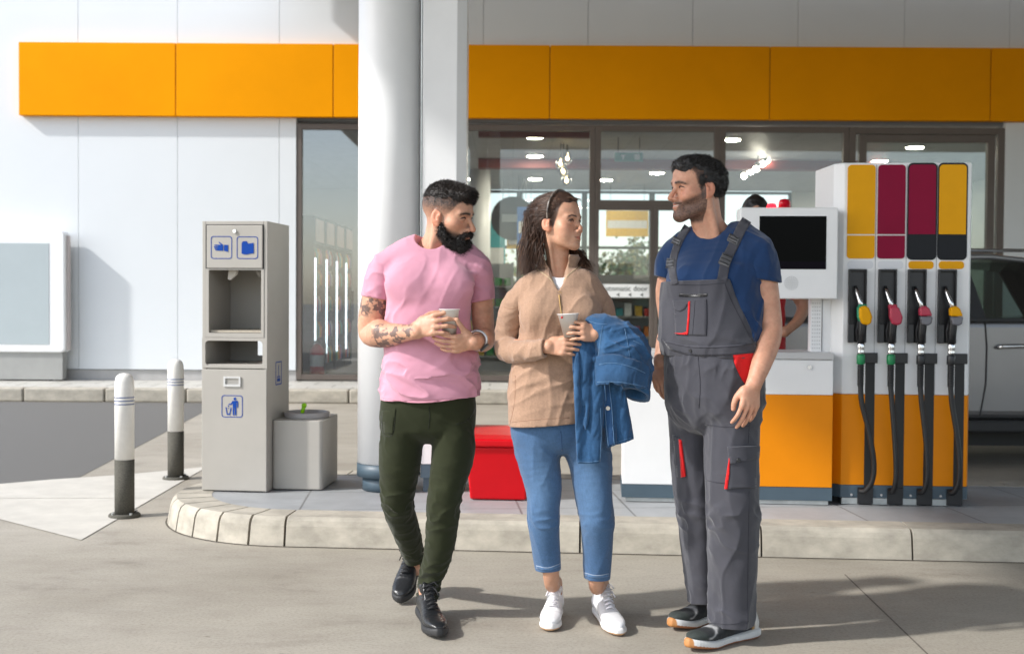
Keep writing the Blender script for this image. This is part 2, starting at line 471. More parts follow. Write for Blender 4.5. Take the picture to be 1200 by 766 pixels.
# ------------------------------------------------------------------ palette
M_conc = None
def ground_mat():
    m = bpy.data.materials.new('concrete_apron'); m.use_nodes = True; nt = m.node_tree; L = nt.links.new; b = nt.nodes['Principled BSDF']
    tc = _n(nt, 'ShaderNodeTexCoord')
    def noise(sc, st, det=6, ro=.6):
        mp = _n(nt, 'ShaderNodeMapping'); mp.inputs['Scale'].default_value = st; L(tc.outputs['Object'], mp.inputs[0])
        n = _n(nt, 'ShaderNodeTexNoise'); n.inputs['Scale'].default_value = sc; n.inputs['Detail'].default_value = det; n.inputs['Roughness'].default_value = ro; L(mp.outputs[0], n.inputs[0]); return n.outputs['Fac']
    def ramp(src, stops):
        r = _n(nt, 'ShaderNodeValToRGB'); e = r.color_ramp.elements
        while len(e) < len(stops): e.new(.5)
        for q, (p, c) in zip(e, stops): q.position = p; q.color = (*c, 1)
        L(src, r.inputs[0]); return r.outputs[0]
    def mul(a, c, f=1.):
        x = _n(nt, 'ShaderNodeMix', data_type='RGBA', blend_type='MULTIPLY'); x.inputs['Factor'].default_value = f; L(a, x.inputs['A']); L(c, x.inputs['B']); return x.outputs['Result']
    big = ramp(noise(.55, (1, 1.2, 1), 7, .65), [(.30, (.30, .270, .222)), (.5, (.365, .334, .280)), (.72, (.42, .388, .332))])
    st = ramp(noise(2.2, (.8, 1.5, 1), 10, .72), [(.30, (.68, .66, .64)), (.43, (.92, .91, .90)), (.56, (1.0, 1.0, .99)), (.70, (1.07, 1.06, 1.05))])
    fine = ramp(noise(75, (1, 1, 1), 6, .75), [(.32, (.72, .72, .72)), (.47, (.98, .98, .98)), (.66, (1.12, 1.12, 1.12))])
    spots = ramp(noise(9, (.7, 1.5, 1), 4, .7), [(.27, (.62, .60, .57)), (.34, (1, 1, 1))])
    c = mul(mul(mul(big, st), fine), spots)
    L(c, b.inputs['Base Color'])
    rr = _n(nt, 'ShaderNodeMapRange'); rr.inputs['To Min'].default_value = .45; rr.inputs['To Max'].default_value = .85; L(noise(1.7, (.6, 2, 1)), rr.inputs[0]); L(rr.outputs[0], b.inputs['Roughness'])
    bp = _n(nt, 'ShaderNodeBump'); bp.inputs['Strength'].default_value = .25; bp.inputs['Distance'].default_value = .003; L(noise(260, (1, 1, 1), 3), bp.inputs['Height']); L(bp.outputs[0], b.inputs['Normal'])
    return m

def tile_mat(name, c1, c2, joint, sx, sy, rot=0.0, gap=.006, off=0.0):
    m = bpy.data.materials.new(name); m.use_nodes = True; nt = m.node_tree; L = nt.links.new; b = nt.nodes['Principled BSDF']
    tc = _n(nt, 'ShaderNodeTexCoord'); mp = _n(nt, 'ShaderNodeMapping'); mp.inputs['Rotation'].default_value = (0, 0, rot); L(tc.outputs['Object'], mp.inputs[0])
    br = _n(nt, 'ShaderNodeTexBrick'); br.offset = off; br.inputs['Scale'].default_value = 1; br.inputs['Brick Width'].default_value = sx; br.inputs['Row Height'].default_value = sy
    br.inputs['Mortar Size'].default_value = gap; br.inputs['Mortar Smooth'].default_value = .1; br.inputs['Color1'].default_value = (*c1, 1); br.inputs['Color2'].default_value = (*c2, 1); br.inputs['Mortar'].default_value = (*joint, 1)
    L(mp.outputs[0], br.inputs[0])
    n = _n(nt, 'ShaderNodeTexNoise'); n.inputs['Scale'].default_value = 5; n.inputs['Detail'].default_value = 7; n.inputs['Roughness'].default_value = .65; L(mp.outputs[0], n.inputs[0])
    mr = _n(nt, 'ShaderNodeMapRange'); mr.inputs['From Min'].default_value = .3; mr.inputs['From Max'].default_value = .7; mr.inputs['To Min'].default_value = .86; mr.inputs['To Max'].default_value = 1.1; L(n.outputs[0], mr.inputs[0])
    x = _n(nt, 'ShaderNodeMix', data_type='RGBA', blend_type='MULTIPLY'); x.inputs['Factor'].default_value = 1; L(br.outputs['Color'], x.inputs['A']); L(mr.outputs[0], x.inputs['B']); L(x.outputs['Result'], b.inputs['Base Color'])
    b.inputs['Roughness'].default_value = .5
    bp = _n(nt, 'ShaderNodeBump'); bp.inputs['Strength'].default_value = .6; bp.inputs['Distance'].default_value = .003; bp.invert = True; L(br.outputs['Fac'], bp.inputs['Height']); L(bp.outputs[0], b.inputs['Normal'])
    return m

m_white = mat('white_cladding', (.71, .735, .75), .45, var=.02, vscale=.7, bump=.02, bscale=20)
m_white2 = mat('white_powder_coat', (.86, .86, .86), .32, var=.03, vscale=3, bump=.02, bscale=200)
m_orange = mat('orange_fascia', (.86, .32, .0), .6, spec=.06, var=.05, vscale=.8)
m_pumporange = mat('orange_enamel', (.82, .26, .002), .4, spec=.2, var=.03, vscale=4)
m_frame = mat('bronze_frame', (.115, .092, .078), .45, var=.08, vscale=4)
m_dark = mat('dark_backing', (.05, .05, .05), .8, var=.1)
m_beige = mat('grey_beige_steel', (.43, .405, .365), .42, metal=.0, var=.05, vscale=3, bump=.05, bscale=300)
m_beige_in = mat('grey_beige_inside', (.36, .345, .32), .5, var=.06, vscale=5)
m_blue = mat('blue_pictogram', (.002, .055, .33), .6, var=.03, spec=.2)
m_chrome = mat('chrome', (.75, .75, .75), .22, metal=1.0, var=.05)
m_steel = mat('galvanised', (.45, .47, .47), .4, metal=.7, var=.15, vscale=12)
m_slate = mat('slate_blue_base', (.065, .10, .13), .45, var=.08, vscale=5)
m_red = mat('red_plastic', (.58, .002, .008), .35, var=.05, vscale=4, spec=.3)
m_black = mat('black_rubber', (.012, .012, .013), .5, var=.2, vscale=20)
m_blackp = mat('black_plastic', (.016, .016, .018), .35, var=.1, vscale=20)
m_screen = mat('black_screen', (.001, .001, .001), .25, var=.05, spec=.06)
m_crimson = mat('crimson_panel', (.24, .001, .032), .4, var=.05, vscale=6, spec=.15)
m_yellow = mat('amber_panel', (.80, .37, .002), .4, var=.04, vscale=6, spec=.15)
m_anth = mat('anthracite_panel', (.011, .012, .015), .4, spec=.2, var=.1)
m_green = mat('green_plastic', (.005, .22, .07), .4, var=.1)
m_kerb = mat('kerb_concrete', (.42, .385, .32), .85, var=.24, vscale=7, bump=.35, bscale=120, stretch=(1, 1, 1.6))
m_bollw = mat('bollard_white', (.80, .78, .74), .5, var=.06, vscale=14, bump=.15, bscale=60)
m_bollg = mat('bollard_grey', (.085, .08, .065), .9, var=.45, vscale=190, bump=.5, bscale=300)
m_glass = glass_mat('window_glass', (.90, .93, .92), .035)
m_glass2 = glass_mat('cooler_glass', (.97, .98, .98), .0)

# ------------------------------------------------------------------ ground
gm = ground_mat()
tag(link_mesh('ground', np_mesh('ground', [(-250, -200, 0), (250, -200, 0), (250, 300, 0), (-250, 300, 0)], [(0, 1, 2, 3)]), gm), kind='structure')
bpy.data.objects['ground'].location.z = 0
m_asph = mat('asphalt', (.135, .132, .125), .9, var=.35, vscale=160, bump=.5, bscale=220)
# worn asphalt lane to the left of the diagonal joint
A0, A1 = G(0, 608), G(236, 484)
d_ = (A1 - A0); A_far = A0 + d_ * ((14.62 - A0.y) / d_.y); A_near = A0 - d_ * .35
def sheet(name, pts, z, m, kind='structure'):
    me = bpy.data.meshes.new(name); me.from_pydata([(p[0], p[1], 0) for p in pts], [], [tuple(range(len(pts)))])
    o = link_mesh(name, me, m); o.location.z = z; return tag(o, kind=kind)
sheet('asphalt_lane', [A_near, A_far, (-60, 14.62), (-60, A_near.y)], .002, m_asph)
# sunlit patch before the island's nose, its light painted as a pale wedge
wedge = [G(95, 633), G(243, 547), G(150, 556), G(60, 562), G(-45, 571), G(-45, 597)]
m_wedge = mat('sun_patch_pale', (.56, .535, .48), .85, var=.10, vscale=4, bump=.2, bscale=160)
sheet('painted_sun_patch', wedge, .0038, m_wedge)
# saw-cut joints in the concrete
m_joint = mat('joint_dark', (.16, .14, .115), .9, var=.3, vscale=40)
def joint(p, q, w=.008):
    p, q = Vector(p), Vector(q); t = (q - p).normalized(); n = Vector((-t.y, t.x, 0)) * w / 2
    return [p + n, q + n, q - n, p - n]
sheet('ground_joint', joint(G(990, 673), G(1096, 775)), .002, m_joint)
sheet('ground_joint', joint(G(-20, 584), G(190, 584)), .0056, mat('joint_pale', (.5, .47, .42), .9, var=.2))

# ------------------------------------------------------------------ island with kerb blocks
K0, K1 = G(320, 640), G(1100, 657.0)
iu = (K1 - K0).normalized(); iv = Vector((-iu.y, iu.x, 0)); YAW = math.atan2(iu.y, iu.x)
def I(a, b, z=0.): p = K0 + iu * a + iv * b; return Vector((p.x, p.y, z))
WI, KW, KH = 1.80, .25, .15; RN = WI / 2; A_N = .06
def island_outline(off, a_end=9.0, n=28):
    pts = [I(a_end, off), I(A_N, off)]
    for k in range(1, n):
        t = -math.pi / 2 - math.pi * k / n; r = RN - off; pts.append(I(A_N + r * math.cos(t), RN + r * math.sin(t)))
    pts += [I(A_N, WI - off), I(a_end, WI - off)]
    return pts
m_tile = tile_mat('platform_tiles', (.34, .352, .362), (.38, .392, .402), (.20, .20, .20), .60, .60, YAW)
pl = MB().prism([(p.x, p.y) for p in island_outline(KW - .004)][::-1], 0.001, KH - .003, 'z').build('island_platform', m_tile); tag(pl, kind='structure')
kb = MB()
def kerb_sec(p_in, p_out, q_in, q_out):
    """one kerb block between two stations"""
    def sec(pi, po):
        d = (po - pi).normalized(); return [Vector((po.x, po.y, 0)), Vector((po.x, po.y, .105)) - d * .018, Vector((po.x, po.y, KH - .018)) - d * .030, Vector((po.x, po.y, KH)) - d * .052, Vector((pi.x, pi.y, KH)), Vector((pi.x, pi.y, 0))]
    a = [kb.bm.verts.new(p) for p in sec(p_in, p_out)]; b = [kb.bm.verts.new(p) for p in sec(q_in, q_out)]
    fs = [kb.bm.faces.new(a), kb.bm.faces.new(b[::-1])]
    for i in range(6): fs.append(kb.bm.faces.new((a[(i + 1) % 6], a[i], b[i], b[(i + 1) % 6])))
    bmesh.ops.recalc_face_normals(kb.bm, faces=fs)
js = [.06, .95, 1.6, 2.52, 3.27, 4.25, 5.2, 6.2, 7.2, 8.2, 9.2]; gp = .005
for a, b in zip(js, js[1:]):
    kerb_sec(I(a + gp, KW), I(a + gp, 0), I(b - gp, KW), I(b - gp, 0)); kerb_sec(I(a + gp, WI - KW), I(a + gp, WI), I(b - gp, WI - KW), I(b - gp, WI))
nb_ = 14
for k in range(nb_):
    t0 = -math.pi / 2 - math.pi * k / nb_ - .008; t1 = -math.pi / 2 - math.pi * (k + 1) / nb_ + .008
    f = lambda t, r: I(A_N + r * math.cos(t), RN + r * math.sin(t))
    for q in range(3):
        u0, u1 = t0 + (t1 - t0) * q / 3, t0 + (t1 - t0) * (q + 1) / 3
        kerb_sec(f(u0, RN - KW), f(u0, RN), f(u1, RN - KW), f(u1, RN))
o = kb.build('kerb', m_kerb); tag(o, kind='structure')
sheet('kerb_joint_bed', [p for p in island_outline(-.012)][::-1], .003, mat('kerb_dirt', (.10, .085, .065), .9, var=.4, vscale=30))

# ------------------------------------------------------------------ pavement in front of the shop
YF = 16.4
YK = 14.65
m_pave = tile_mat('pavement_tiles', (.52, .50, .45), (.58, .56, .51), (.26, .25, .21), .58, .42, 0, .012, .5)
pv = MB().box((-40, YK + .22, 0.002), (40, YF + 12, .15)).build('pavement', m_pave); tag(pv, kind='structure')
kb = MB()
x = -30.
while x < 30: kb.box((x + .006, YK, 0.001), (x + .994, YK + .22, .17)); x += 1.0
tag(kb.build('pavement_kerb', m_kerb, bevel=.02), kind='structure')

# ------------------------------------------------------------------ shop
def FX(px, Y=YF): return P(px, 300, Y).x
def FZ(py, Y=YF, px=600): return P(px, py, Y).z
shop = empty('shop_building', (0, YF, .15), 'white panelled petrol station shop with an orange fascia band and bronze framed windows', 'building')
z_ob, z_ot = FZ(140), FZ(55)
z_wt, z_wb = FZ(146.5), .17
Z_TOP = 7.0
WIN_L, WIN_R = FX(347), FX(1176)
seams = [-1080, -960, -840, -720, -600, -485, -370, -255, -140, -25, 92, 208, 327, 446, 565, 687, 809, 932, 1056, 1179, 1302, 1425, 1550, 1675]
g = .0028
for a, b in zip(seams, seams[1:]):
    x0, x1 = FX(a) + g, FX(b) - g; zlo = z_ot - .3
    if b <= 327: zlo = .30
    if a == 327: x0 = FX(327) + g
    MB().box((x0, YF, zlo), (x1, YF + .09, Z_TOP)).build('wall_panel', m_white, shop)
for a, b in ((327, 347),):
    x0, x1 = FX(a) + g, FX(b) - g
    if b == 347: x1 = WIN_L - .004
    MB().box((x0, YF, .30), (x1, YF + .09, z_ot - .3 - 2 * g)).build('wall_panel', m_white, shop)
for a, b in ((1176, 1302), (1302, 1425), (1425, 1550), (1550, 1675)):
    MB().box((FX(a) + g, YF, .30), (FX(b) - g, YF + .09, z_ot - .3 - 2 * g)).build('wall_panel', m_white, shop)
MB().box((FX(-1080), YF + .03, .152), (WIN_L - .004, YF + .2, .29)).build('plinth', mat('plinth_grey', (.42, .41, .40), .7, var=.1), shop)
MB().box((WIN_R + .004, YF + .03, .152), (FX(1675), YF + .2, .29)).build('plinth', MATS['plinth_grey'], shop)
bk = MB(); bk.box((FX(-1080), YF + .1, .2), (WIN_L - .01, YF + .3, Z_TOP)); bk.box((WIN_R + .01, YF + .1, .2), (FX(1675), YF + .3, Z_TOP)); bk.box((WIN_L - .008, YF + .1, z_wt + .05), (WIN_R + .008, YF + .3, Z_TOP))
bk.build('wall_core', mat('wall_core_grey', (.30, .31, .32), .8), shop)
fs_ = [22, 206, 390, 643, 900, 1158, 1416]
for a, b in zip(fs_, fs_[1:]):
    MB().box((FX(a, 16.28) + .006, YF - .12, z_ob), (FX(b, 16.28) - .006, YF - .004, z_ot)).build('fascia_panel', m_orange, shop, bevel=.006)
MB().box((FX(24, 16.28), YF - .10, z_ob + .02), (FX(1414, 16.28), YF - .02, z_ot - .02)).build('fascia_core', mat('fascia_core', (.35, .12, .01), .6), shop)
# roof, interior shell
XI0, XI1, YB = WIN_L - .3, WIN_R + .6, 26.6
ZC = 3.72
m_ceil = tile_mat('ceiling_tiles', (.50, .50, .51), (.53, .53, .54), (.38, .38, .39), .6, .6)
MB().box((XI0 - 3, YF + .2, ZC), (XI1 + 2, YB, ZC + .12)).build('ceiling', m_ceil, shop)
MB().box((FX(-1080), YF + .1, Z_TOP - .3), (FX(1675), YB + .4, Z_TOP - .1)).build('roof', m_dark, shop)
MB().box((XI0 - .12 - 3, YF + .3, .152), (XI0 - 3, YB, Z_TOP - .3)).build('side_wall', m_white, shop)
MB().box((XI1 + 2, YF + .3, .152), (XI1 + 2.12, YB, Z_TOP - .3)).build('side_wall', m_white, shop)
m_floor = tile_mat('shop_floor', (.36, .35, .34), (.40, .39, .38), (.25, .25, .25), .6, .6)
MB().box((XI0 - 3, YF + .1, .151), (XI1 + 2, YB, .165)).build('shop_floor', m_floor, shop)
# ---- front glazing: one window = frame + pane
def window(x0, x1, z0, z1, w=.075, name='window', Y=YF, inner=None, m=m_frame, gl=m_glass, d=.11):
    fr = MB(); fr.box((x0, Y + .012, z0), (x0 + w, Y + d, z1)); fr.box((x1 - w, Y + .012, z0), (x1, Y + d, z1))
    fr.box((x0 + w + .001, Y + .014, z1 - w), (x1 - w - .001, Y + d - .002, z1)); fr.box((x0 + w + .001, Y + .014, z0), (x1 - w - .001, Y + d - .002, z0 + w))
    for zz in (inner or []): fr.box((x0 + w + .001, Y + .016, zz - w / 2), (x1 - w - .001, Y + d - .004, zz + w / 2))
    f = fr.build(name, m, shop, bevel=.004)
    MB().box((x0 + w * .6, Y + .055, z0 + w * .6), (x1 - w * .6, Y + .065, z1 - w * .6)).build('pane', gl, f)
    return f
ws = [347, 446, 697, 843, 994, 1176]
zt = FZ(240)
m_glass3 = glass_mat('coated_glass', (.88, .91, .92), .13)
window(FX(ws[0]), FX(ws[1]) - .003, z_wb, z_wt, gl=m_glass3); window(FX(ws[1]), FX(ws[2]) - .003, z_wb, z_wt)
window(FX(ws[2]), FX(ws[3]) - .003, zt, z_wt)                                  # transom light
window(FX(ws[3]), FX(ws[4]) - .003, z_wb, z_wt)
window(FX(ws[4]), FX(ws[5]), z_wb, z_wt, w=.09)
window(FX(1006), FX(1165), FZ(300), FZ(155), w=.10, Y=YF + .002, d=.10)
window(FX(1006), FX(1165), z_wb + .12, FZ(303), w=.10, Y=YF + .002, d=.10)
xm = FX(767)
m_sticker = mat('white_sticker', (.82, .83, .82), .5, var=.02)
m_letter = mat('dark_lettering', (.04, .05, .045), .6, var=.05)
zs0, zs1 = FZ(347.5), FZ(332)
for (x0, x1, flip) in ((FX(697), xm - .003, False), (xm, FX(843) - .003, True)):
    dr = window(x0, x1, z_wb, zt - .004, w=.055, name='sliding_door')
    st = MB().box((x0 + .058, YF + .044, zs0), (x1 - .058, YF + .052, zs1)).build('door_sticker', m_sticker, dr)
    zc = (zs0 + zs1) / 2
    Mx = Matrix.Translation(((x0 + x1) / 2 - (.0 if not flip else -.0), YF + .0425, zc + .028)) @ Matrix.Rotation(R(90), 4, 'X')
    text_mesh('Automatic door', .10, Mx, 'lettering', m_letter, dr)
    ar = MB()
    for k in range(4):
        xa = x0 + (x1 - x0) * (.2 + .2 * k); s_ = .022 * (1 if flip else -1)
        ar.prism([(xa - s_, zc - .03), (xa + s_, zc - .055), (xa - s_, zc - .08), (xa - s_ * .6, zc - .055)], YF + .041, YF + .0435, 'y')
    ar.build('arrow_marks', m_letter, dr)
MB().box((FX(697), YF + .013, zt - .012), (FX(843) - .003, YF + .12, zt + .0)).build('door_head', m_frame, shop)

# ---- back wall of the shop: window bays
m_bframe = mat('dark_green_frame', (.03, .045, .04), .5, var=.1)
bx = [XI0 - 3, -2.6, -1.25, .15, 1.6, 3.1, 4.6, 6.2, XI1 + 2]
for a, b in zip(bx, bx[1:]):
    if a < -3 or a > 6: 
        MB().box((a, YB, .16), (b - .01, YB + .1, ZC)).build('back_wall', m_white, shop); continue
    window(a, b - .003, .17, ZC - .01, w=.06, name='back_window', Y=YB, inner=[2.45], m=m_bframe, gl=m_glass2)
# red ceiling beam + downlights
m_beam = mat('red_bulkhead', (.20, .035, .03), .6, var=.05)
MB().box((-.6, 20.7, ZC - .16), (6.4, 21.0, ZC - .001)).build('bulkhead', m_beam, shop)
MB().box((-.5, 17.2, ZC - .10), (1.2, 17.35, ZC - .001)).build('bulkhead', m_beam, shop)
m_lamp = mat('lit_downlight', (1, .90, .74), .5, emis=70.0)
m_ring = mat('downlight_ring', (.6, .58, .55), .4)
def lz(px, py): # point on the ceiling seen at a pixel
    return G(px, py, ZC - .012)
for px, py in ((627, 161), (627, 183), (627, 196), (627, 210), (627, 222), (719, 197), (710, 211), (857, 164), (1072, 173), (1031, 189), (853, 225), (928, 225), (553, 222), (545, 210), (770, 203), (800, 222), (985, 215), (1040, 222)):
    q = lz(px, py)
    if not (YF + .4 < q.y < YB - .3): continue
    t = MB().lathe((q.x, q.y, ZC - .016), [(.155, .0), (.155, .015)], 24).build('downlight', m_ring, shop)
    MB().lathe((q.x, q.y, ZC - .021), [(.13, .0), (.13, .0045)], 24).build('lit_disc', m_lamp, t)

# ------------------------------------------------------------------ things inside the shop
m_pal = [mat('pack_%s' % n, c, .45, var=.12, vscale=20) for n, c in (('red', (.5, .03, .02)), ('yellow', (.75, .45, .03)), ('blue', (.03, .13, .4)), ('green', (.06, .3, .07)), ('orange', (.7, .2, .02)), ('white', (.7, .7, .68)), ('teal', (.05, .35, .38)), ('pink', (.6, .15, .25)))]
NAMES = ['red', 'yellow', 'blue', 'green', 'orange', 'white', 'teal', 'pink']
def product(kind, p, ci, place):
    x, y, z = p
    if kind == 'bottle':
        o = MB().lathe((0, 0, 0), [(.036, 0), (.038, .02), (.038, .15), (.016, .20), (.016, .225)], 10).build('drink_bottle', m_pal[ci]); o.location = (x, y, z)
        tag(o, '%s drink bottle %s' % (NAMES[ci], place), 'bottle', 'bottles ' + place)
    else:
        h = .12 + .04 * (ci % 3); o = MB().box((-.055, -.05, 0), (.055, .05, h)).build('snack_packet', m_pal[ci], bevel=.006); o.location = (x, y, z)
        tag(o, '%s snack packet %s' % (NAMES[ci], place), 'packet', 'packets ' + place)
m_shelf = mat('shelf_steel', (.30, .30, .30), .5, var=.05)
def gondola(cx, cy, w, n, levels, place, label, kinds, rseed, wedge=(0, 1, 2, 3, 4, 5, 6, 7)):
    rr = random.Random(rseed)
    t = empty('display_shelf', (cx, cy, .166), label, 'shelf')
    MB().box((cx - w / 2, cy + .2, .17), (cx + w / 2, cy + .24, levels[-1] + .35)).build('back_panel', m_shelf, t)
    for z in levels:
        MB().box((cx - w / 2, cy - .2, z - .03), (cx + w / 2, cy + .199, z)).build('shelf_board', m_shelf, t, bevel=.004)
        for k in range(n):
            product(kinds, (cx - w / 2 + w * (k + .5) / n + rr.uniform(-.015, .015), cy - .09 + rr.uniform(-.03, .03), z + .001), rr.choice(wedge), place)
    for s in (-1, 1): MB().box((cx + s * w / 2 - .02, cy - .2, .168), (cx + s * w / 2 + .02, cy + .25, levels[-1] + .36)).build('end_panel', m_shelf, t)
gondola(-.55, 18.6, 1.1, 8, (.42, .80, 1.18, 1.50), 'on the shelf behind the left shop window', 'long shelf of yellow and green packs behind the window left of the doors', 'packet', 1, (1, 3, 1, 3, 4, 1))
gondola(1.75, 18.9, 1.5, 10, (.40, .72, 1.04, 1.34), 'on the shelf behind the sliding doors', 'shelf of bright snack packs seen through the sliding doors', 'packet', 2)
gondola(-1.75, 20.2, 1.2, 9, (.42, .78, 1.14, 1.48), 'on the shelf beside the drinks coolers', 'tall shelf of packs beside the drinks coolers', 'packet', 4)
gondola(3.5, 18.8, 1.5, 10, (.40, .74, 1.08, 1.40), 'on the shelf behind the right shop window', 'shelf of packs behind the right shop window near the fuel dispenser', 'packet', 5)
gondola(.2, 24.6, 2.2, 14, (.45, .85, 1.25), 'on the long shelf at the back of the shop', 'long low shelf of drinks before the back windows of the shop', 'bottle', 6)
gondola(.55, 20.6, 1.0, 7, (.45, .85, 1.25), 'on the middle shelf of the shop', 'low shelf of drinks deep in the shop behind the woman', 'bottle', 3)
# drinks coolers in a row along the left of the shop, doors facing the middle
for k in range(4):
    ox, oy = -3.12 + .03 * k, 17.42 + .84 * k; nth = ['nearest', 'second', 'third', 'farthest']
    t = frame('drinks_cooler', (ox, oy, .166), R(90), '%s of the tall lit drinks coolers in a row behind the left window' % nth[k], 'cooler', 'drinks coolers in a row')
    MB().box((-.39, .28, .004), (.39, .31, 1.9)).build('back_panel', m_shelf, t)
    sd = MB(); sd.box((-.40, -.3, .004), (-.37, .3, 1.9)); sd.box((.37, -.3, .004), (.40, .3, 1.9)); sd.build('side_panel', m_dark, t)
    hd_ = MB().box((-.40, -.31, 1.905), (.40, .3, 2.3)).build('header', m_dark, t)
    MB().box((-.36, -.318, 1.94), (.36, -.311, 2.26)).build('header_sign', mat('cooler_header', (.42, .22, .15), .5, var=.35, vscale=6), hd_)
    MB().box((-.37, -.3, .004), (.37, .28, .13)).build('base', m_dark, t)
    MB().box((-.368, -.318, .3), (-.352, -.302, 1.7)).build('light_strip', mat('lit_strip', (.80, .94, 1), .5, emis=2.2), t)
    MB().box((.28, -.345, .75), (.305, -.305, 1.25)).build('handle', m_blackp, t)
    for z in (.15, .55, .93, 1.31, 1.62):
        MB().box((-.36, -.25, z - .02), (.36, .27, z)).build('shelf_board', m_shelf, t)
        for q in range(6): product('bottle', (ox + .262, oy - .30 + .12 * q, .166 + z + .002), (q * 3 + k + int(z * 10)) % 8, 'in the drinks coolers behind the left window')
fe = empty('fire_extinguisher', (FX(372, 16.72), 16.72, .166), 'red fire extinguisher standing on the floor inside the left window', 'fire extinguisher')
fx = FX(372, 16.72)
MB().lathe((fx, 16.72, .168), [(.085, 0), (.10, .02), (.10, .40), (.06, .46), (.03, .49)], 20).build('cylinder', m_red, fe)
MB().lathe((fx, 16.72, .34), [(.1015, 0), (.1015, .16)], 20, caps=False).build('label_band', m_pal[5], fe)
MB().box((fx - .03, 16.67, .66), (fx + .06, 16.75, .70)).cyl((fx, 16.72, .655), (fx, 16.72, .73), .018).build('valve', m_blackp, fe)
MB().tube([(fx + .04, 16.72, .69), (fx + .12, 16.71, .66), (fx + .12, 16.70, .45), (fx + .10, 16.69, .30)], .012, 8).build('hose', m_black, fe)
# round hanging sign, exit sign, pendant lamps
q = P(601, 256, 24.0)
t = empty('hanging_sign', (q.x, 24, q.z), 'round dark grey sign hanging deep inside the shop behind the woman', 'sign')
M_ = Matrix.Translation(q) @ Matrix.Rotation(R(90), 4, 'X')
dsk = MB(); dsk.lathe((0, 0, 0), [(.44, -.015), (.44, .015)], 40); dsk._xf(list(dsk.bm.verts), M_); dsk.build('disc', mat('sign_grey', (.045, .048, .047), .6), t)
MB().box((q.x - .22, q.y - .02, q.z - .07), (q.x + .2, q.y - .016, q.z + .08)).build('plate', mat('sign_plate', (.3, .32, .31), .6, var=.1), t)
for s in (-.2, .2): MB().cyl((q.x + s, q.y, q.z + .38), (q.x + s, q.y, ZC), .006, n=6).build('wire', m_blackp, t)
q = P(737, 184, 17.9)
t = empty('exit_sign', (q.x, 17.9, q.z - .06), 'green emergency exit sign with an arrow hanging above the sliding doors', 'sign')
MB().box((q.x - .21, 17.9, q.z - .065), (q.x + .21, 17.93, q.z + .065)).build('panel', mat('exit_green', (.0, .19, .10), .5), t)
mk = MB(); mk.prism([(q.x - .12, q.z + .03), (q.x - .05, q.z + .03), (q.x - .085, q.z - .04)], 17.894, 17.898, 'y')
mk.box((q.x + .08, 17.894, q.z - .04), (q.x + .16, 17.898, q.z + .045)); mk.build('pictogram', m_sticker, t)
for s in (-.16, .16): MB().cyl((q.x + s, 17.915, q.z + .065), (q.x + s, 17.915, ZC), .006, n=6).build('rod', m_blackp, t)
m_bulb = glass_mat('bulb_glass', (.9, .9, .88), .25); m_fil = mat('lit_filament', (1, .7, .35), .5, emis=25)
for k, (px, py) in enumerate(((657, 193), (665, 186), (660, 201), (664, 212))):
    q = P(px, py, 18.6 + .25 * (k % 2))
    t = empty('pendant_lamp', q, ['lower left', 'highest', 'middle', 'lowest'][k] + ' of the clear glass pendant bulbs hanging behind the left shop window', 'lamp', 'glass pendant bulbs')
    MB().lathe(q, [(.02, .12), (.05, .09), (.085, .0), (.06, -.07), (.01, -.095)], 16).build('bulb', m_bulb, t)
    MB().ball(q, .022).build('filament', m_fil, t); MB().cyl(q + Vector((0, 0, .12)), (q.x, q.y, ZC), .008, n=6).build('cord', m_blackp, t)
# track spotlights behind the right-hand window
m_spot = mat('spot_white', (.5, .5, .5), .4)
for k, (px, py) in enumerate(((886, 198), (894, 192), (899, 188), (880, 201), (905, 183), (872, 206), (912, 170))):
    q = P(px, py, 20 + .35 * k)
    t = empty('track_spotlight', q, 'small white track spotlight under the ceiling behind the right shop window', 'spotlight', 'track spotlights')
    MB().cyl(q, q + Vector((.06, .12, .1)), .06, .05, 12).build('head', m_spot, t); MB().cyl(q + Vector((.06, .12, .1)), (q.x + .06, q.y + .12, ZC), .012, n=6).build('stem', m_spot, t)
    MB().ball(q + Vector((-.012, -.024, -.02)), .035).build('lens', m_lamp, t)
# posters and a column deep in the shop
for (px_, py_, w_, h_, Y_, ci, lb) in ((606, 283, .42, .30, 24.2, 1, 'small yellow poster hanging under the round grey sign'), (615, 265, .30, .75, 23.4, 2, 'narrow blue poster hanging beside the round grey sign'), (735, 262, .9, .55, 25.4, 1, 'wide yellow banner hanging behind the sliding doors'), (577, 300, .55, 1.5, 25.8, 6, 'tall teal poster on the back windows behind the couple')):
    q = P(px_, py_, Y_); pt = empty('poster', (q.x, Y_, q.z - h_ / 2), lb, 'poster')
    MB().box((q.x - w_ / 2, Y_, q.z - h_ / 2), (q.x + w_ / 2, Y_ + .012, q.z + h_ / 2)).build('sheet', m_pal[ci], pt); MB().box((q.x - w_ / 2 + .03, Y_ - .003, q.z - h_ * .18), (q.x + w_ / 2 - .03, Y_ - .001, q.z + h_ * .12)).build('pale_field', m_pal[5], pt)
    for sg in (-1, 1): MB().cyl((q.x + sg * w_ * .4, Y_ + .006, q.z + h_ / 2), (q.x + sg * w_ * .4, Y_ + .006, ZC), .005, n=6).build('wire', m_blackp, pt)
q = P(562, 300, 22.5); pt = empty('pillar', (q.x, 22.5, .166), 'round white column standing inside the shop behind the left window', 'pillar'); MB().lathe((q.x, 22.5, 0), [(.2, .167), (.2, ZC - .002)], 32).build('shaft', m_white2, pt); MB().lathe((q.x, 22.5, 0), [(.215, .167), (.215, .30)], 32).build('foot_ring', m_shelf, pt)
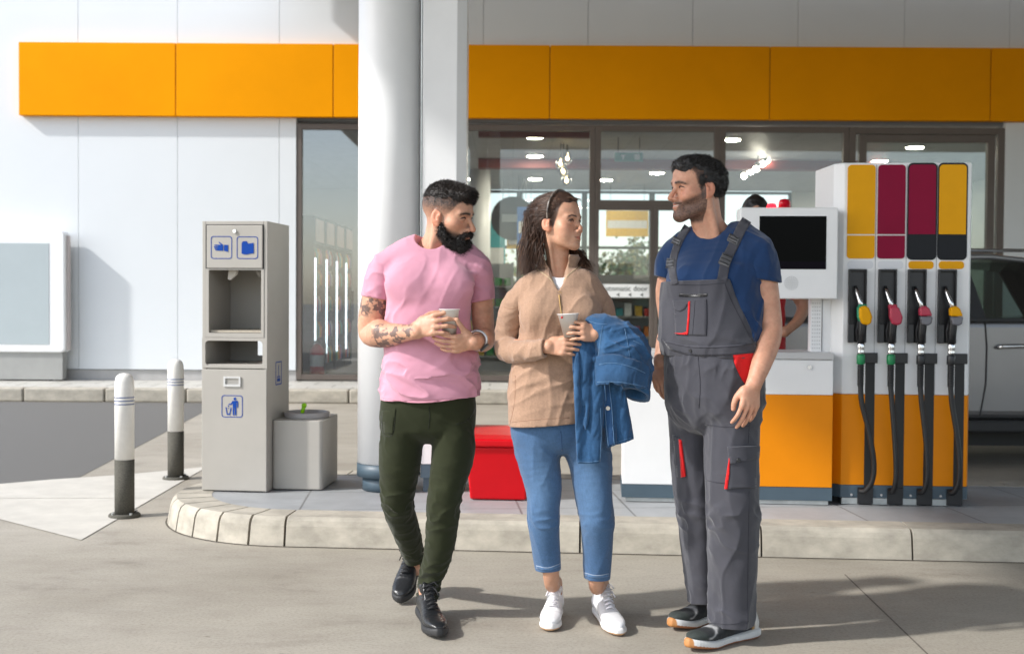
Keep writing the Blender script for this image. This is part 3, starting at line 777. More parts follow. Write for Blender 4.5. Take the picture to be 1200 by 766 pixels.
# counter deep in the shop
t = empty('shop_counter', (4.2, 21.5, .166), 'dark service counter behind the right shop window', 'counter')
MB().box((2.9, 21.2, .17), (5.6, 21.9, 1.1)).build('body', mat('counter_body', (.12, .10, .09), .5, var=.1), t); MB().box((2.85, 21.15, 1.105), (5.65, 21.95, 1.15)).build('worktop', m_shelf, t)

# ------------------------------------------------------------------ things standing behind the shop
m_barkd = mat('bark', (.09, .065, .045), .9, var=.3, vscale=20, bump=.5)
def leaf_tree(x, y, h, cr, cols, label, seed):
    rr = np.random.default_rng(seed); t = empty('tree', (x, y, 0), label, 'tree', 'trees beyond the shop')
    tr = MB(); tr.tube([(x, y, 0), (x + .05, y, h * .35), (x - .05, y, h * .62)], [.14, .10, .05], 8)
    for k in range(7):
        a = 6.28 * k / 7; tr.tube([(x, y, h * (.34 + .03 * k)), (x + math.cos(a) * cr * .5, y + math.sin(a) * cr * .5, h * (.5 + .05 * k))], [.05, .02], 6)
    tr.build('trunk', m_barkd, t)
    n = 2600; cl = rr.normal(size=(26, 3)) * [cr * .5, cr * .5, h * .17] + [x, y, h * .66]
    c = cl[rr.integers(0, 26, n)] + rr.normal(size=(n, 3)) * cr * .17; u = rr.normal(size=(n, 3)); u /= np.linalg.norm(u, axis=1)[:, None]; w = rr.normal(size=(n, 3)); w = np.cross(u, w); w /= np.linalg.norm(w, axis=1)[:, None]
    s_ = rr.uniform(.08, .16, (n, 1)); V = np.stack([c - u * s_, c + w * s_ * .6, c + u * s_, c - w * s_ * .6], 1).reshape(-1, 3); Q = np.arange(4 * n).reshape(-1, 4)
    cc = np.repeat(np.array(cols)[rr.integers(0, len(cols), n)] * rr.uniform(.7, 1.2, (n, 1)), 4, 0)
    link_mesh('crown', np_mesh('crown', V, Q, cc), mat('leaf', (.1, .2, .05), .7, attr=True, var=.1), t)
leaf_tree(-.9, 46, 2.9, 1.6, [(.10, .16, .03), (.35, .25, .03)], 'yellowing tree seen through the shop behind the woman', 1)
leaf_tree(2.6, 52, 2.6, 1.4, [(.05, .10, .03), (.08, .14, .03)], 'green tree seen through the sliding doors', 2)
leaf_tree(5.2, 48, 3.4, 1.5, [(.16, .14, .04), (.05, .10, .03)], 'olive tree seen through the right end of the sliding doors', 3)
# ------------------------------------------------------------------ light box on the pavement
YL = 16.10
lb = empty('light_box', (FX(20, YL), YL + .2, .15), 'white framed advertising light box with a blank grey panel on a grey base', 'light box')
x1 = P(76, 350, YL).x; x0 = x1 - 2.1; zb, ztp = P(60, 413, YL).z, P(60, 270.5, YL).z
MB().prism(rounded_rect(x0, zb, x1, ztp, .07), YL, YL + .22, 'y').build('frame', m_white2, lb, bevel=.025, seg=3)
MB().box((x0 + .24, YL - .006, zb + .11), (P(57.5, 350, YL).x, YL - .001, P(50, 285, YL).z)).build('panel', mat('blank_panel', (.42, .475, .49), .35, var=.03, vscale=2), lb)
MB().box((x0 + .05, YL + .04, .17), (x1 - .05, YL + .20, zb - .003)).build('base', mat('lightbox_base', (.33, .33, .315), .5, var=.05), lb)
MB().box((x1 + .002, YL + .06, zb + .03), (x1 + .028, YL + .14, ztp - .06)).build('hinge_rail', mat('rail_pink', (.55, .48, .46), .5), lb)
for s in (.2, 1.1, 1.85): MB().cyl((x0 + s, YL + .14, .151), (x0 + s, YL + .14, .169), .03).build('foot', m_blackp, lb)

# ------------------------------------------------------------------ bollards
def bollard(px, py, hpx, label):
    p = G(px, py); s = p.y / FPX; h = hpx * s; r = .056
    t = empty('bollard', p, label, 'bollard', 'bollards before the island nose')
    MB().lathe(p, [(.092, .0), (.092, .012), (.086, .020), (.0, .021)], 32, caps=False).build('base_plate', m_bollg, t)
    MB().lathe(p, [(r + .001, .02), (r + .001, h * .40)], 32).build('lower_post', m_bollg, t)
    MB().lathe(p, [(r, h * .40 + .001), (r, h - .075), (r * .98, h - .05), (r * .85, h - .022), (r * .55, h - .006), (0.004, h)], 32).build('upper_post', m_bollw, t)
    rg = MB()
    for q in (.145, .165, .185): rg.lathe(p + Vector((0, 0, h - q)), [(r + .0012, 0), (r + .0012, .006)], 32)
    rg.build('reflective_ring', mat('ring_blue', (.10, .14, .28), .4, var=.4, vscale=30), t)
    for k in range(4):
        a = .8 + k * 1.57; MB().cyl(p + Vector((.075 * math.cos(a), .075 * math.sin(a), .014)), p + Vector((.075 * math.cos(a), .075 * math.sin(a), .03)), .009, n=6).build('bolt', m_steel, t)
bollard(146, 605, 169, 'nearer white bollard with a speckled grey foot, left of the litter tower')
bollard(206, 561, 141, 'farther white bollard with a speckled grey foot, close to the litter tower')

# ------------------------------------------------------------------ litter tower (glove and towel dispenser over a bin)
bp_ = G(237, 574.5, KH)
S_ = bp_.y / FPX
tw = frame('litter_tower', bp_, R(-6), 'tall grey beige service tower with glove and towel dispenser above a litter bin', 'litter bin')
W_, H_, D_ = 78.5 * S_, 316 * S_, .44
def ty(py): return (574.5 - py) * S_
def tx(px): return (px - 238) * S_
th = .022
# carcass built as real hollow cabinet
zt1, zt2, zs1_, zs2_ = ty(315), ty(388), ty(397), ty(428)
c = MB()
c.box((0, 0.0, 0), (th, D_, H_)); c.box((W_ - th, 0, 0), (W_, D_, H_)); c.box((th, .0, H_ - th), (W_ - th, D_, H_))
c.box((th, .0, ty(395)), (W_ - th, D_, ty(389)))                               # floor of the open bay
c.box((th, D_ - .012, ty(392)), (W_ - th, D_ - .002, H_ - th))                 # back of the bay
c.box((th, .002, zs2_ - .006), (W_ - th, D_, zs2_ + .012)); c.box((th, .012, 0), (W_ - th, D_, .02))
c.box((th, .02, .02), (W_ - th, .03, zs2_ - .006))
bkk = c.build('cabinet', m_beige, tw, bevel=.003)
# back wall of the throw slot with its own rounded window: four strips
sl = MB(); s0, s1 = tx(277), tx(308); q0, q1 = ty(419), ty(399)
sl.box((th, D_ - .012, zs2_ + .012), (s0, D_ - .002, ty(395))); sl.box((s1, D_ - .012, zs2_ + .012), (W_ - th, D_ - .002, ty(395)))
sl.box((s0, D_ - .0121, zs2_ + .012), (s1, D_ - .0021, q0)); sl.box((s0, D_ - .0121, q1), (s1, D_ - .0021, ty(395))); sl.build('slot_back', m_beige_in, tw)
# slot face: a frame with a rounded opening
def framed(name, o, i, y0, y1, m, parent, r=.02, bevel=.002):
    """plate with a rounded rectangular opening; o,i = (x0,z0,x1,z1)"""
    b = MB(); n = 6; inn = rounded_rect(*i, r, n); ou = []
    for k, (u, v) in enumerate(inn):
        cx, cz = (i[0] + i[2]) / 2, (i[1] + i[3]) / 2; q = k // (n + 1); f = (k % (n + 1)) / n
        cr = [(o[2], o[3]), (o[0], o[3]), (o[0], o[1]), (o[2], o[1])][q]; 
        e0 = [(o[2], v if 0 else o[3]), (u, o[3]), (o[0], v), (u, o[1])]
        ou.append(cr)
    # collapse outer duplicates: fan quads
    bm = b.bm
    def ring(y): return [bm.verts.new((u, y, v)) for u, v in inn], [bm.verts.new((c_[0], y, c_[1])) for c_ in [(o[2], o[3]), (o[0], o[3]), (o[0], o[1]), (o[2], o[1])]]
    i0, o0 = ring(y0); i1, o1 = ring(y1); fs = []
    N = len(inn)
    for (ii, oo) in ((i0, o0), (i1, o1)):
        for k in range(N):
            a, c2 = k, (k + 1) % N; qa, qc = a // (n + 1), c2 // (n + 1)
            fs.append(bm.faces.new((ii[a], ii[c2], oo[qc], oo[qa]) if qa != qc else (ii[a], ii[c2], oo[qa])))
    for k in range(N): fs.append(bm.faces.new((i0[k], i0[(k + 1) % N], i1[(k + 1) % N], i1[k])))
    for k in range(4): fs.append(bm.faces.new((o0[k], o0[(k + 1) % 4], o1[(k + 1) % 4], o1[k])))
    bmesh.ops.recalc_face_normals(bm, faces=fs)
    return b.build(name, m, parent)
framed('bay_frame', (th - .001, ty(394), W_ - th + .001, ty(314)), (tx(246), ty(389), tx(309), ty(315.5)), -.003, .02, m_beige, tw, r=.006)
framed('slot_frame', (.001, ty(430), W_ - .001, ty(394.6)), (tx(242), ty(427), tx(311), ty(398)), -.006, .018, m_beige, tw, r=.022)
MB().box((tx(244), -.010, ty(313.5)), (tx(311), .03, ty(263.5))).build('dispenser_door', m_beige, tw, bevel=.004)
MB().box((tx(242.5), -.001, ty(314.5)), (tx(312.5), .0, ty(262.5))).build('door_gap', m_dark, tw)
lk = MB(); lk.cyl((tx(278), -.012, ty(270.5)), (tx(278), -.020, ty(270.5)), .011, n=20); lk.box((tx(278) - .0015, -.0215, ty(270.5) - .006), (tx(278) + .0015, -.0205, ty(270.5) + .006)); lk.build('lock', m_chrome, tw)
MB().box((.001, -.012, .006), (W_ - .001, .01, ty(431.5))).build('bin_door', m_beige, tw, bevel=.003)
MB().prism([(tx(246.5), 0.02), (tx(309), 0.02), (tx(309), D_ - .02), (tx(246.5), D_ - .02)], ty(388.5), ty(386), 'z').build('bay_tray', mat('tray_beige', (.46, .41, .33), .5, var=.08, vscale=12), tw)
for (px, s_, lbl) in ((266.5, 1, 'paper'), (297.5, .6, 'cone')):
    if lbl == 'paper': MB().prism([(tx(px) - .02, ty(315)), (tx(px) + .035, ty(315)), (tx(px) + .03, ty(320)), (tx(px) - .01, ty(327)), (tx(px) - .026, ty(326))], .10, .13, 'y').build('hanging_glove', mat('glove_white', (.72, .68, .62), .7), tw, bevel=.004)
    else: MB().lathe((tx(px), .15, ty(323)), [(.006, 0), (.028, ty(315) - ty(323))], 16).build('towel_nozzle', m_beige_in, tw)
# pictograms
def pict_frame(x0, z0, x1, z1, y, w=.004, name='pictogram_frame', parent=tw):
    framed(name, (x0, z0, x1, z1), (x0 + w, z0 + w, x1 - w, z1 - w), y - .0012, y, m_blue, parent, r=.014)
def ring_outline(x0, z0, x1, z1, y, w, parent, name='pictogram_frame', r=.016):
    b = MB(); a = rounded_rect(x0, z0, x1, z1, r); c2 = rounded_rect(x0 + w, z0 + w, x1 - w, z1 - w, r - w * .6); N = len(a)
    va = [b.bm.verts.new((u, y, v)) for u, v in a]; vb = [b.bm.verts.new((u, y, v)) for u, v in c2]
    for k in range(N): b.bm.faces.new((va[k], va[(k + 1) % N], vb[(k + 1) % N], vb[k]))
    return b.build(name, m_blue, parent)
def zpx(px0, py0, sc, x, y): return tx(px0 + x / sc), ty(py0 + y / sc)      # pixel of the enlarged crop -> tower plane
Z2 = lambda x, y: zpx(240, 260, 1053 / 110, x, y)
yq = -.0115
a, b = Z2(88, 408), Z2(332, 155); ring_outline(a[0], a[1], b[0], b[1], yq, .0042, tw)
a, b = Z2(386, 408), Z2(630, 158); ring_outline(a[0], a[1], b[0], b[1], yq, .0042, tw)
hd = MB()
for poly in ([(172, 250), (230, 252), (230, 318), (172, 316)], [(240, 252), (288, 252), (288, 330), (240, 318)], [(128, 250), (172, 250), (172, 262), (130, 260)], [(124, 267), (172, 267), (172, 280), (124, 279)],
             [(128, 284), (172, 284), (172, 297), (130, 297)], [(138, 302), (172, 300), (172, 315), (142, 314)], [(176, 222), (186, 220), (230, 251), (205, 251)]):
    hd.prism([Z2(*p) for p in poly], yq - .001, yq, 'y')
hd.build('glove_pictogram', m_blue, tw)
tp = MB(); tp.prism([Z2(*p) for p in [(443, 236), (455, 213), (500, 210), (517, 238), (580, 229), (583, 345), (540, 350), (500, 360), (460, 356), (441, 346)]], yq - .001, yq, 'y'); tp.build('towel_pictogram', m_blue, tw)
Z3 = lambda x, y: zpx(255, 430, 492 / 45, x, y)
yq = -.0135
a, b = Z3(80, 628), Z3(358, 345); ring_outline(a[0], a[1], b[0], b[1], yq, .0042, tw)
pm = MB()
cc = Z3(256, 390); pm.prism([(cc[0] + .0082 * math.cos(k * .393), cc[1] + .0082 * math.sin(k * .393)) for k in range(16)], yq - .001, yq, 'y')
for poly in ([(228, 415), (292, 415), (300, 430), (298, 502), (286, 502), (284, 440), (276, 440), (276, 600), (258, 600), (256, 505), (248, 505), (246, 600), (228, 600), (228, 450), (205, 470), (172, 466), (172, 454), (200, 456)],
             [(132, 500), (146, 500), (158, 582), (182, 582), (200, 500), (212, 504), (192, 596), (150, 596)], [(162, 478), (174, 474), (178, 492), (168, 496)], [(166, 508), (176, 506), (172, 524)]):
    pm.prism([Z3(*p) for p in poly], yq - .001, yq, 'y')
pm.build('litter_pictogram', m_blue, tw)
hn = framed('bin_handle', (Z3(110, 0)[0], Z3(0, 235)[1], Z3(332, 0)[0], Z3(0, 108)[1]), (Z3(132, 0)[0], Z3(0, 205)[1], Z3(310, 0)[0], Z3(0, 128)[1]), -.020, -.011, mat('handle_white', (.62, .62, .61), .4), tw, r=.004)
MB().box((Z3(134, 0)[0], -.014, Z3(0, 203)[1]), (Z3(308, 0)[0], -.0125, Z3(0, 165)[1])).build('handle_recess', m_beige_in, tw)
# little pictogram on the side face
sd = MB(); 
for (y0, z0, y1, z1) in ((.16, .62, .28, .626), (.16, .755, .28, .761), (.16, .626, .166, .755), (.274, .626, .28, .755), (.19, .64, .25, .66), (.217, .67, .223, .74), (.19, .665, .25, .672)):
    sd.box((W_ + .0005, y0, z0), (W_ + .0018, y1, z1))
sd.build('side_pictogram', m_blue, tw)

# ------------------------------------------------------------------ square ash bin beside the tower
ap = G(318.5, 573.5, KH)
ab = frame('ash_bin', ap, R(-4), 'low square grey beige bin with a round top ring beside the litter tower', 'bin')
s_ = ap.y / FPX; w_ = 60 * s_; h_ = 82 * s_; dd = .44
MB().prism(rounded_rect(0, 0, w_, dd, .022, 6), .004, h_, 'z').build('body', m_beige, ab, bevel=.006)
MB().lathe((w_ * .52, dd * .5, h_), [(.136, .001), (.139, .030), (.129, .034), (.124, .01), (.118, .004), (.0, .003)], 40, caps=False).build('ring', mat('bin_ring', (.40, .37, .36), .45), ab)
st = empty('neon_stick', Vector(ab.location) + Vector((w_ * .5, dd * .42, h_)), 'neon green stick poking out of the low square bin', 'stick')
sp_ = Vector(ab.location) + Vector((w_ * .50, dd * .42, h_ + .006))
MB().tube([sp_ - Vector((.006, 0, 0)), sp_ + Vector((.0, -.01, .03)), sp_ + Vector((.010, -.02, .062))], [.011, .012, .012], 12).build('shaft', mat('neon_green', (.30, .70, .0), .4), st)
MB().ball(sp_ + Vector((.012, -.022, .068)), .016).build('tip', MATS['neon_green'], st)

# ------------------------------------------------------------------ canopy pillars
cp = G(455, 578, KH); cy_ = cp.y + .185
rc = 36.5 * cy_ / FPX
pc = P(456, 400, cy_)
rp = empty('round_pillar', (pc.x, cy_, KH), 'round white canopy pillar with a slate blue skirting beside the low square bin', 'pillar')
ZCAN = 5.45
MB().lathe((pc.x, cy_, 0), [(rc, KH + .165), (rc, 2.2), (rc, ZCAN + .235)], 64).build('shaft', m_white2, rp)
MB().lathe((pc.x, cy_, 0), [(rc + .003, KH + .085), (rc + .003, KH + .163)], 64).build('upper_skirting', m_slate, rp)
MB().lathe((pc.x, cy_, 0), [(rc - .03, KH + .001), (rc - .03, KH + .084)], 64).build('lower_skirting', m_slate, rp)
px0, px1 = P(494, 400, cy_ - .12).x, P(545, 400, cy_ - .12).x
sp2 = empty('square_pillar', ((px0 + px1) / 2, cy_ + .05, KH), 'square white pillar standing close beside the round canopy pillar', 'pillar')
ch = .055
def sqp(o): return [(px0 - o, cy_ - .12 - o), (px1 - ch, cy_ - .12 - o), (px1 + o, cy_ - .12 + ch), (px1 + o, cy_ + .22 + o), (px0 - o, cy_ + .22 + o)]
MB().prism(sqp(0), KH + .165, ZCAN + .235, 'z').build('shaft', m_white2, sp2, bevel=.004)
MB().prism(sqp(.003), KH + .085, KH + .163, 'z').build('upper_skirting', m_slate, sp2); MB().prism(sqp(-.012), KH + .001, KH + .084, 'z').build('lower_skirting', m_slate, sp2)
MB().cyl((px0 - .006, cy_ - .115, KH + .2), (px0 - .006, cy_ - .115, ZCAN), .006, n=8).build('seam_rod', m_steel, sp2)

can = empty('canopy', (4.5, 9.6, ZCAN + .3), 'white forecourt canopy roof carried by the pillars above the fuel island', 'canopy')
MB().prism([(-4.6, -2.5), (26, -2.5), (26, 16.1), (-3.3, 16.1), (-3.3, 9.0), (-4.6, 8.2)], ZCAN + .30, ZCAN + .75, 'z').build('roof_slab', m_white2, can)
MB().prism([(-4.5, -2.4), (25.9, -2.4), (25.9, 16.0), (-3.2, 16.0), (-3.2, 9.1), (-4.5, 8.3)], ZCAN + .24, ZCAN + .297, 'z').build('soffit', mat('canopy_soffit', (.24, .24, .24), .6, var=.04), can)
# ------------------------------------------------------------------ red grit box
rb = G(548, 585.5, KH); s_ = rb.y / FPX
gb = frame('grit_box', rb, YAW, 'bright red plastic box with a sloping lid standing behind the couple', 'box')
w_ = .345; h_ = 63 * s_
b_ = MB(); bm = b_.bm
def ringz(z, o): return [bm.verts.new(p) for p in ((-o, -o, z), (w_ + o, -o, z), (w_ + o, .40 + o, z), (-o, .40 + o, z))]
r0, r1 = ringz(0.002, -.012), ringz(h_, .012)
fs = [bm.faces.new(r0[::-1]), bm.faces.new(r1)] + [bm.faces.new((r0[i], r0[(i + 1) % 4], r1[(i + 1) % 4], r1[i])) for i in range(4)]
b_.build('body', m_red, gb, bevel=.012, seg=3)
MB().prism([(-.035, h_ + .002), (-.035, h_ + .045), (.06, h_ + .062), (.43, h_ + .082), (.43, h_ + .002)], -.035, w_ + .035, 'x').build('lid', m_red, gb, bevel=.012, seg=3)

# ------------------------------------------------------------------ fuel dispenser (tall part)
dp = G(985, 590, KH); s_ = dp.y / FPX
fd = frame('fuel_dispenser', dp, YAW, 'tall white and orange fuel dispenser with four hoses under yellow and crimson panels', 'fuel pump')
def dx(px): return (px - 985) * s_
def dz(py): return (590 - py) * s_
DW, DH = dx(1129), dz(190.5)
foot = [(0, 0), (DW, 0), (DW + .02, .05), (DW + .02, .42), (-.09, .42), (-.05, .06)]
def shr(pts, o): cx = DW / 2; return [(cx + (x - cx) * (1 - o), .21 + (y - .21) * (1 - o)) for x, y in pts]
z_o = dz(461); z_g = dz(567.5)
MB().prism(foot, z_o + .001, DH, 'z').build('upper_cabinet', m_white2, fd, bevel=.006)
MB().prism(foot, z_g + .001, z_o, 'z').build('lower_cabinet', m_pumporange, fd, bevel=.003)
MB().prism(shr(foot, -.004), dz(582), z_g, 'z').build('base', m_slate, fd)
for k in range(4): MB().box((dx(986 + 34.3 * k), -.004, .001), (dx(1007 + 34.3 * k), .05, dz(582.5))).build('foot_plate', m_steel, fd)
cols = [(988, 1020.5), (1022.8, 1055), (1058, 1089.5), (1092.5, 1124)]
tops = [(m_yellow, m_yellow), (m_crimson, m_crimson), (m_crimson, m_anth), (m_yellow, m_anth)]
m_green2 = mat('nozzle_green', (.01, .25, .12), .4); m_gripc = mat('grip_crimson', (.45, .03, .07), .35); m_gripg = mat('grip_grey', (.16, .16, .18), .35)
m_pale = mat('pale_label', (.72, .73, .76), .4)
for k, ((a, b), (mu, ml)) in enumerate(zip(cols, tops)):
    xa, xb = dx(a) + .002, dx(b) - .002; yb = -.008
    if k > 1:
        MB().prism(rounded_rect(xa - .006, dz(303.5), xb + .008, dz(190.8), .028), -.005, .0, 'y').build('panel_rim', m_anth, fd)
    MB().prism([(xa, dz(273.6)), (xb, dz(273.6))] + rounded_rect(xa, dz(273.6), xb, dz(193), .022)[:14], yb, .0, 'y').build('grade_panel', mu, fd)
    MB().prism(rounded_rect(xa, dz(302), xb, dz(276), .018)[14:] + [(xb, dz(275.3)), (xa, dz(275.3))], yb, .0, 'y').build('grade_panel', ml, fd)
    MB().prism(rounded_rect(xa + .004, dz(313.8), xb - .006, dz(304.8), .018), -.004, .0, 'y').build('grade_label', m_yellow if k > 1 else m_pale, fd)
    if k: MB().box((dx(a) - .0085, -.0015, dz(460)), (dx(a) - .0055, .0, DH - .012)).build('panel_groove', mat('groove', (.35, .35, .36), .6), fd)
    o = 34.3 * k - (0 if k < 2 else .6)
    # holster: dark recess with a raised rim
    hx0, hx1 = dx(990.5 + o), dx(1011 + o)
    MB().box((hx0, -.003, dz(400)), (hx1, .0, dz(314.5))).build('holster_back', m_blackp, fd)
    hb = MB(); hb.box((hx0, -.03, dz(400)), (hx0 + .008, -.003, dz(314.5))); hb.box((hx1 - .008, -.03, dz(400)), (hx1, -.003, dz(314.5))); hb.box((hx0 + .008, -.028, dz(317)), (hx1 - .008, -.003, dz(314.5)))
    hb.box((hx0 - .006, -.055, dz(400)), (hx0 + .026, -.0301, dz(378))); hb.build('holster', m_blackp, fd, bevel=.003)
    # hose channel
    MB().box((dx(1011.5 + o), -.002, .02), (dx(1022.5 + o), .0, dz(413))).build('hose_channel', mat('channel_dark', (.02, .02, .02), .6), fd)
    MB().box((dx(1009 + o), -.016, dz(424)), (dx(1025 + o), .0, dz(412))).build('channel_hood', m_blackp, fd, bevel=.002)
    # nozzle: spout, coloured grip cover, handle, swivel, collar
    cx = dx(1005 + o); nz = MB()
    nz.tube([(cx - .004, -.055, dz(400)), (cx - .003, -.06, dz(388)), (cx, -.066, dz(372)), (cx + .0, -.064, dz(360))], [.021, .023, .025, .022], 16)
    nz.tube([(cx - .026, -.045, dz(398)), (cx - .03, -.05, dz(386)), (cx - .018, -.055, dz(374))], [.008, .009, .008], 8)
    n_ = nz.build('nozzle', m_blackp, fd)
    MB().tube([(cx - .002, -.066, dz(362)), (cx - .015, -.058, dz(352)), (cx - .028, -.042, dz(342)), (cx - .034, -.02, dz(335))], [.013, .0135, .012, .011], 14).build('spout', m_chrome, n_)
    gp_ = [(cx - .026, dz(359)), (cx + .008, dz(356.5)), (cx + .028, dz(360)), (cx + .046, dz(370)), (cx + .04, dz(377)), (cx + .022, dz(379.5)), (cx - .012, dz(378)), (cx - .024, dz(371))]
    up, lo_ = [(m_yellow, m_yellow), (m_gripc, m_gripc), (m_gripc, m_gripg), (m_yellow, m_gripg)][k]
    if k == 0: MB().prism([(x - .008, z + .004) for x, z in gp_], -.082, -.05, 'y').build('grip_guard', m_green2, n_, bevel=.01, seg=3)
    if up is lo_:
        MB().prism(gp_, -.105, -.055, 'y').build('grip_cover', up, n_, bevel=.011, seg=3)
    else:
        MB().prism([(cx - .026, dz(359)), (cx + .008, dz(356.5)), (cx + .028, dz(360)), (cx + .044, dz(368.5)), (cx - .024, dz(368.5))], -.105, -.055, 'y').build('grip_cover', up, n_, bevel=.009, seg=3)
        MB().prism([(cx - .024, dz(369)), (cx + .046, dz(369)), (cx + .04, dz(377)), (cx + .022, dz(379.5)), (cx - .012, dz(378))], -.105, -.055, 'y').build('grip_cover', lo_, n_, bevel=.009, seg=3)
    if k < 2: MB().box((cx - .026, -.08, dz(360)), (cx + .02, -.05, dz(355.5))).build('latch', m_green2 if k == 0 else m_gripc, n_, bevel=.004)
    xs = cx - .006
    MB().lathe((xs, -.055, dz(413)), [(.019, 0), (.021, .012), (.018, .02), (.021, .03), (.021, .055), (.017, .062)], 20).build('swivel', m_chrome, n_)
    MB().lathe((xs, -.055, dz(425)), [(.021, 0), (.023, .006), (.023, .05), (.02, .056)], 20).build('collar', m_green if k < 2 else m_blackp, n_)
    rl = MB()
    for q in range(9): rl.lathe((xs, -.055, dz(427 + 2.9 * q)), [(.021 - .0003 * q, 0), (.0165, .004), (.0165, .009), (.021 - .0003 * q, .0125)], 16)
    rl.build('strain_relief', m_black, n_)
    sw = [14, 5, 7, 9][k]
    path = [(xs, -.055, dz(448)), (xs + .008, -.06, dz(470)), (dx(1005 + o + sw * .55), -.07, dz(500)), (dx(1005 + o + sw), -.075, dz(535)), (dx(1006 + o + sw * .9), -.07, dz(558)), (dx(1007 + o + sw * .35), -.05, dz(572)), (dx(1006 + o), -.02, dz(574))]
    pp = _catmull([tuple(p) for p in path], 7)
    MB().tube([tuple(p) for p in pp], .0145, 14).build('hose', m_black, fd)
    MB().box((dx(1004 + o), -.012, .003), (dx(1022 + o), .0, dz(570))).build('hose_socket', m_blackp, fd, bevel=.003)
    MB().cyl((dx(997 + o), -.012, dz(578.5)), (dx(997 + o), -.003, dz(578.5)), .007, n=10).build('bolt', m_chrome, fd)

# ------------------------------------------------------------------ low pump cabinet with the payment terminal
lp = G(729, 587, KH); s2 = lp.y / FPX
lc = frame('pump_cabinet', lp, YAW, 'low white and orange pump cabinet with a worktop joined to the tall dispenser', 'cabinet')
def cxp(px): return (px - 729) * s2
def czp(py): return (587 - py) * s2
CW = cxp(971.5); zo, zg, zt_ = czp(459.5), czp(567), czp(412); xo = cxp(880)
MB().prism([(0, 0), (xo - .002, 0), (xo - .002, .38), (0.0, .38)], zg + .001, czp(418.5), 'z').build('white_housing', m_white2, lc, bevel=.005)
MB().prism([(xo, 0), (CW, 0), (CW, .38), (xo, .38)], zo + .001, czp(418.5), 'z').build('upper_housing', m_white2, lc, bevel=.005)
MB().prism([(xo, 0), (CW, 0), (CW, .38), (xo, .38)], zg + .001, zo, 'z').build('lower_housing', m_pumporange, lc, bevel=.003)
MB().box((-.012, -.014, czp(418)), (CW, .40, czp(410))).build('worktop', mat('worktop_grey', (.55, .55, .55), .4), lc, bevel=.004)
MB().box((-.003, -.003, czp(582)), (CW, .384, zg)).build('base', m_slate, lc)
for x0_, x1_ in ((.02, xo - .02), (xo + .02, CW - .02)): MB().box((x0_, .004, .001), (x1_, .3, czp(582.5))).build('foot_plate', m_steel, lc)
for px in (944, 741): MB().cyl((cxp(px), -.010, czp(427)), (cxp(px), .0, czp(427)), .012, n=18).build('lock', m_chrome, lc)
# payment terminal on its post
tm = frame('payment_terminal', lp + iu * cxp(915) + iv * .1, YAW, 'white payment terminal with a large black screen and red beacons on top', 'terminal')
def mx_(px): return (px - 915) * s2
ym = -.14
MB().box((mx_(862), ym, czp(348)), (mx_(973.5), ym + .20, czp(243))).build('housing', m_white2, tm, bevel=.008, seg=3)
MB().box((mx_(884), ym - .002, czp(314)), (mx_(960), ym - .0005, czp(253))).build('screen', m_screen, tm)
MB().box((mx_(884), ym - .003, czp(313.5)), (mx_(960), ym - .0025, czp(305))).build('status_bar', mat('screen_bar', (.004, .002, .006), .3, spec=.06), tm)
gr = MB()
for r_, n_ in ((0, 1), (.009, 6), (.018, 12), (.027, 16), (.036, 20)):
    for q in range(n_):
        a = 6.283 * q / n_; x_, z_ = mx_(921) + r_ * math.cos(a), czp(330) + r_ * math.sin(a); gr.cyl((x_, ym - .0015, z_), (x_, ym, z_), .0022, n=6)
gr.build('speaker_holes', m_dark, tm)
pst = MB().box((mx_(949), .02, czp(411.5)), (mx_(962), .10, czp(346))).box((mx_(963), .03, czp(411.5)), (mx_(974), .10, czp(346)))
ps = pst.build('post', m_white2, tm, bevel=.003)
hl = MB()
for i in range(4):
    for j in range(13): hl.cyl((mx_(951.5 + 2.7 * i), .018, czp(353 + 4.4 * j)), (mx_(951.5 + 2.7 * i), .02, czp(353 + 4.4 * j)), .003, n=6)
hl.build('post_holes', mat('hole_grey', (.4, .4, .4), .6), ps)
m_beac = mat('red_lens', (.55, .0, .015), .15, coat=.5); m_beacl = mat('lit_red_lens', (1, .01, .02), .2, emis=2.5)
for px, rr_, h_, m_ in ((900.5, .026, .030, m_beacl), (915.5, .034, .055, m_beac)):
    bq = MB().lathe((mx_(px), ym + .1, czp(243)), [(rr_ + .004, 0), (rr_ + .004, .008), (rr_, .009), (rr_, h_ * .6), (rr_ * .8, h_ * .9), (rr_ * .4, h_), (.002, h_ * 1.03)], 24); bq.build('beacon', m_, tm)

# ------------------------------------------------------------------ parked car behind the island
YC = 9.25
def kx(px): return P(px, 350, YC).x
def kz(py): return P(1165, py, YC).z
m_paint = mat('grey_metallic', (.27, .27, .275), .25, metal=.6, var=.03, vscale=3, coat=.6)
m_cglass = glass_mat('car_glass', (.42, .50, .48), .05)
m_trim = mat('black_trim', (.015, .015, .016), .5, var=.1)
car = empty('parked_car', (4.1, YC + .9, 0), 'grey metallic estate car parked behind the fuel island at the right edge', 'car')
xf = kx(1156)                                             # rear edge of the front door
xr, xn = xf - 1.95, xf + 2.75
zs, zr, zl = kz(374), kz(298), kz(492)
def body_pts(n=1):
    return [(xr + .02, .42), (xr - .02, .70), (xr + .03, 1.02), (xr + .12, zs), (xn - 1.55, zs), (xn - .9, 1.02), (xn - .25, .88), (xn, .70), (xn - .02, .40), (xn - .2, .30), (xn - .38, .32)] 
body = MB(); body.prism([(xr + .04, zl), (xr - .02, .72), (xr + .03, 1.02), (xr + .13, zs), (xn - 1.5, zs + .01), (xn - .95, 1.05), (xn - .3, .90), (xn - .02, .72), (xn, zl)], YC + .02, YC + 1.80, 'y')
body.build('body', m_paint, car, bevel=.07, seg=4)
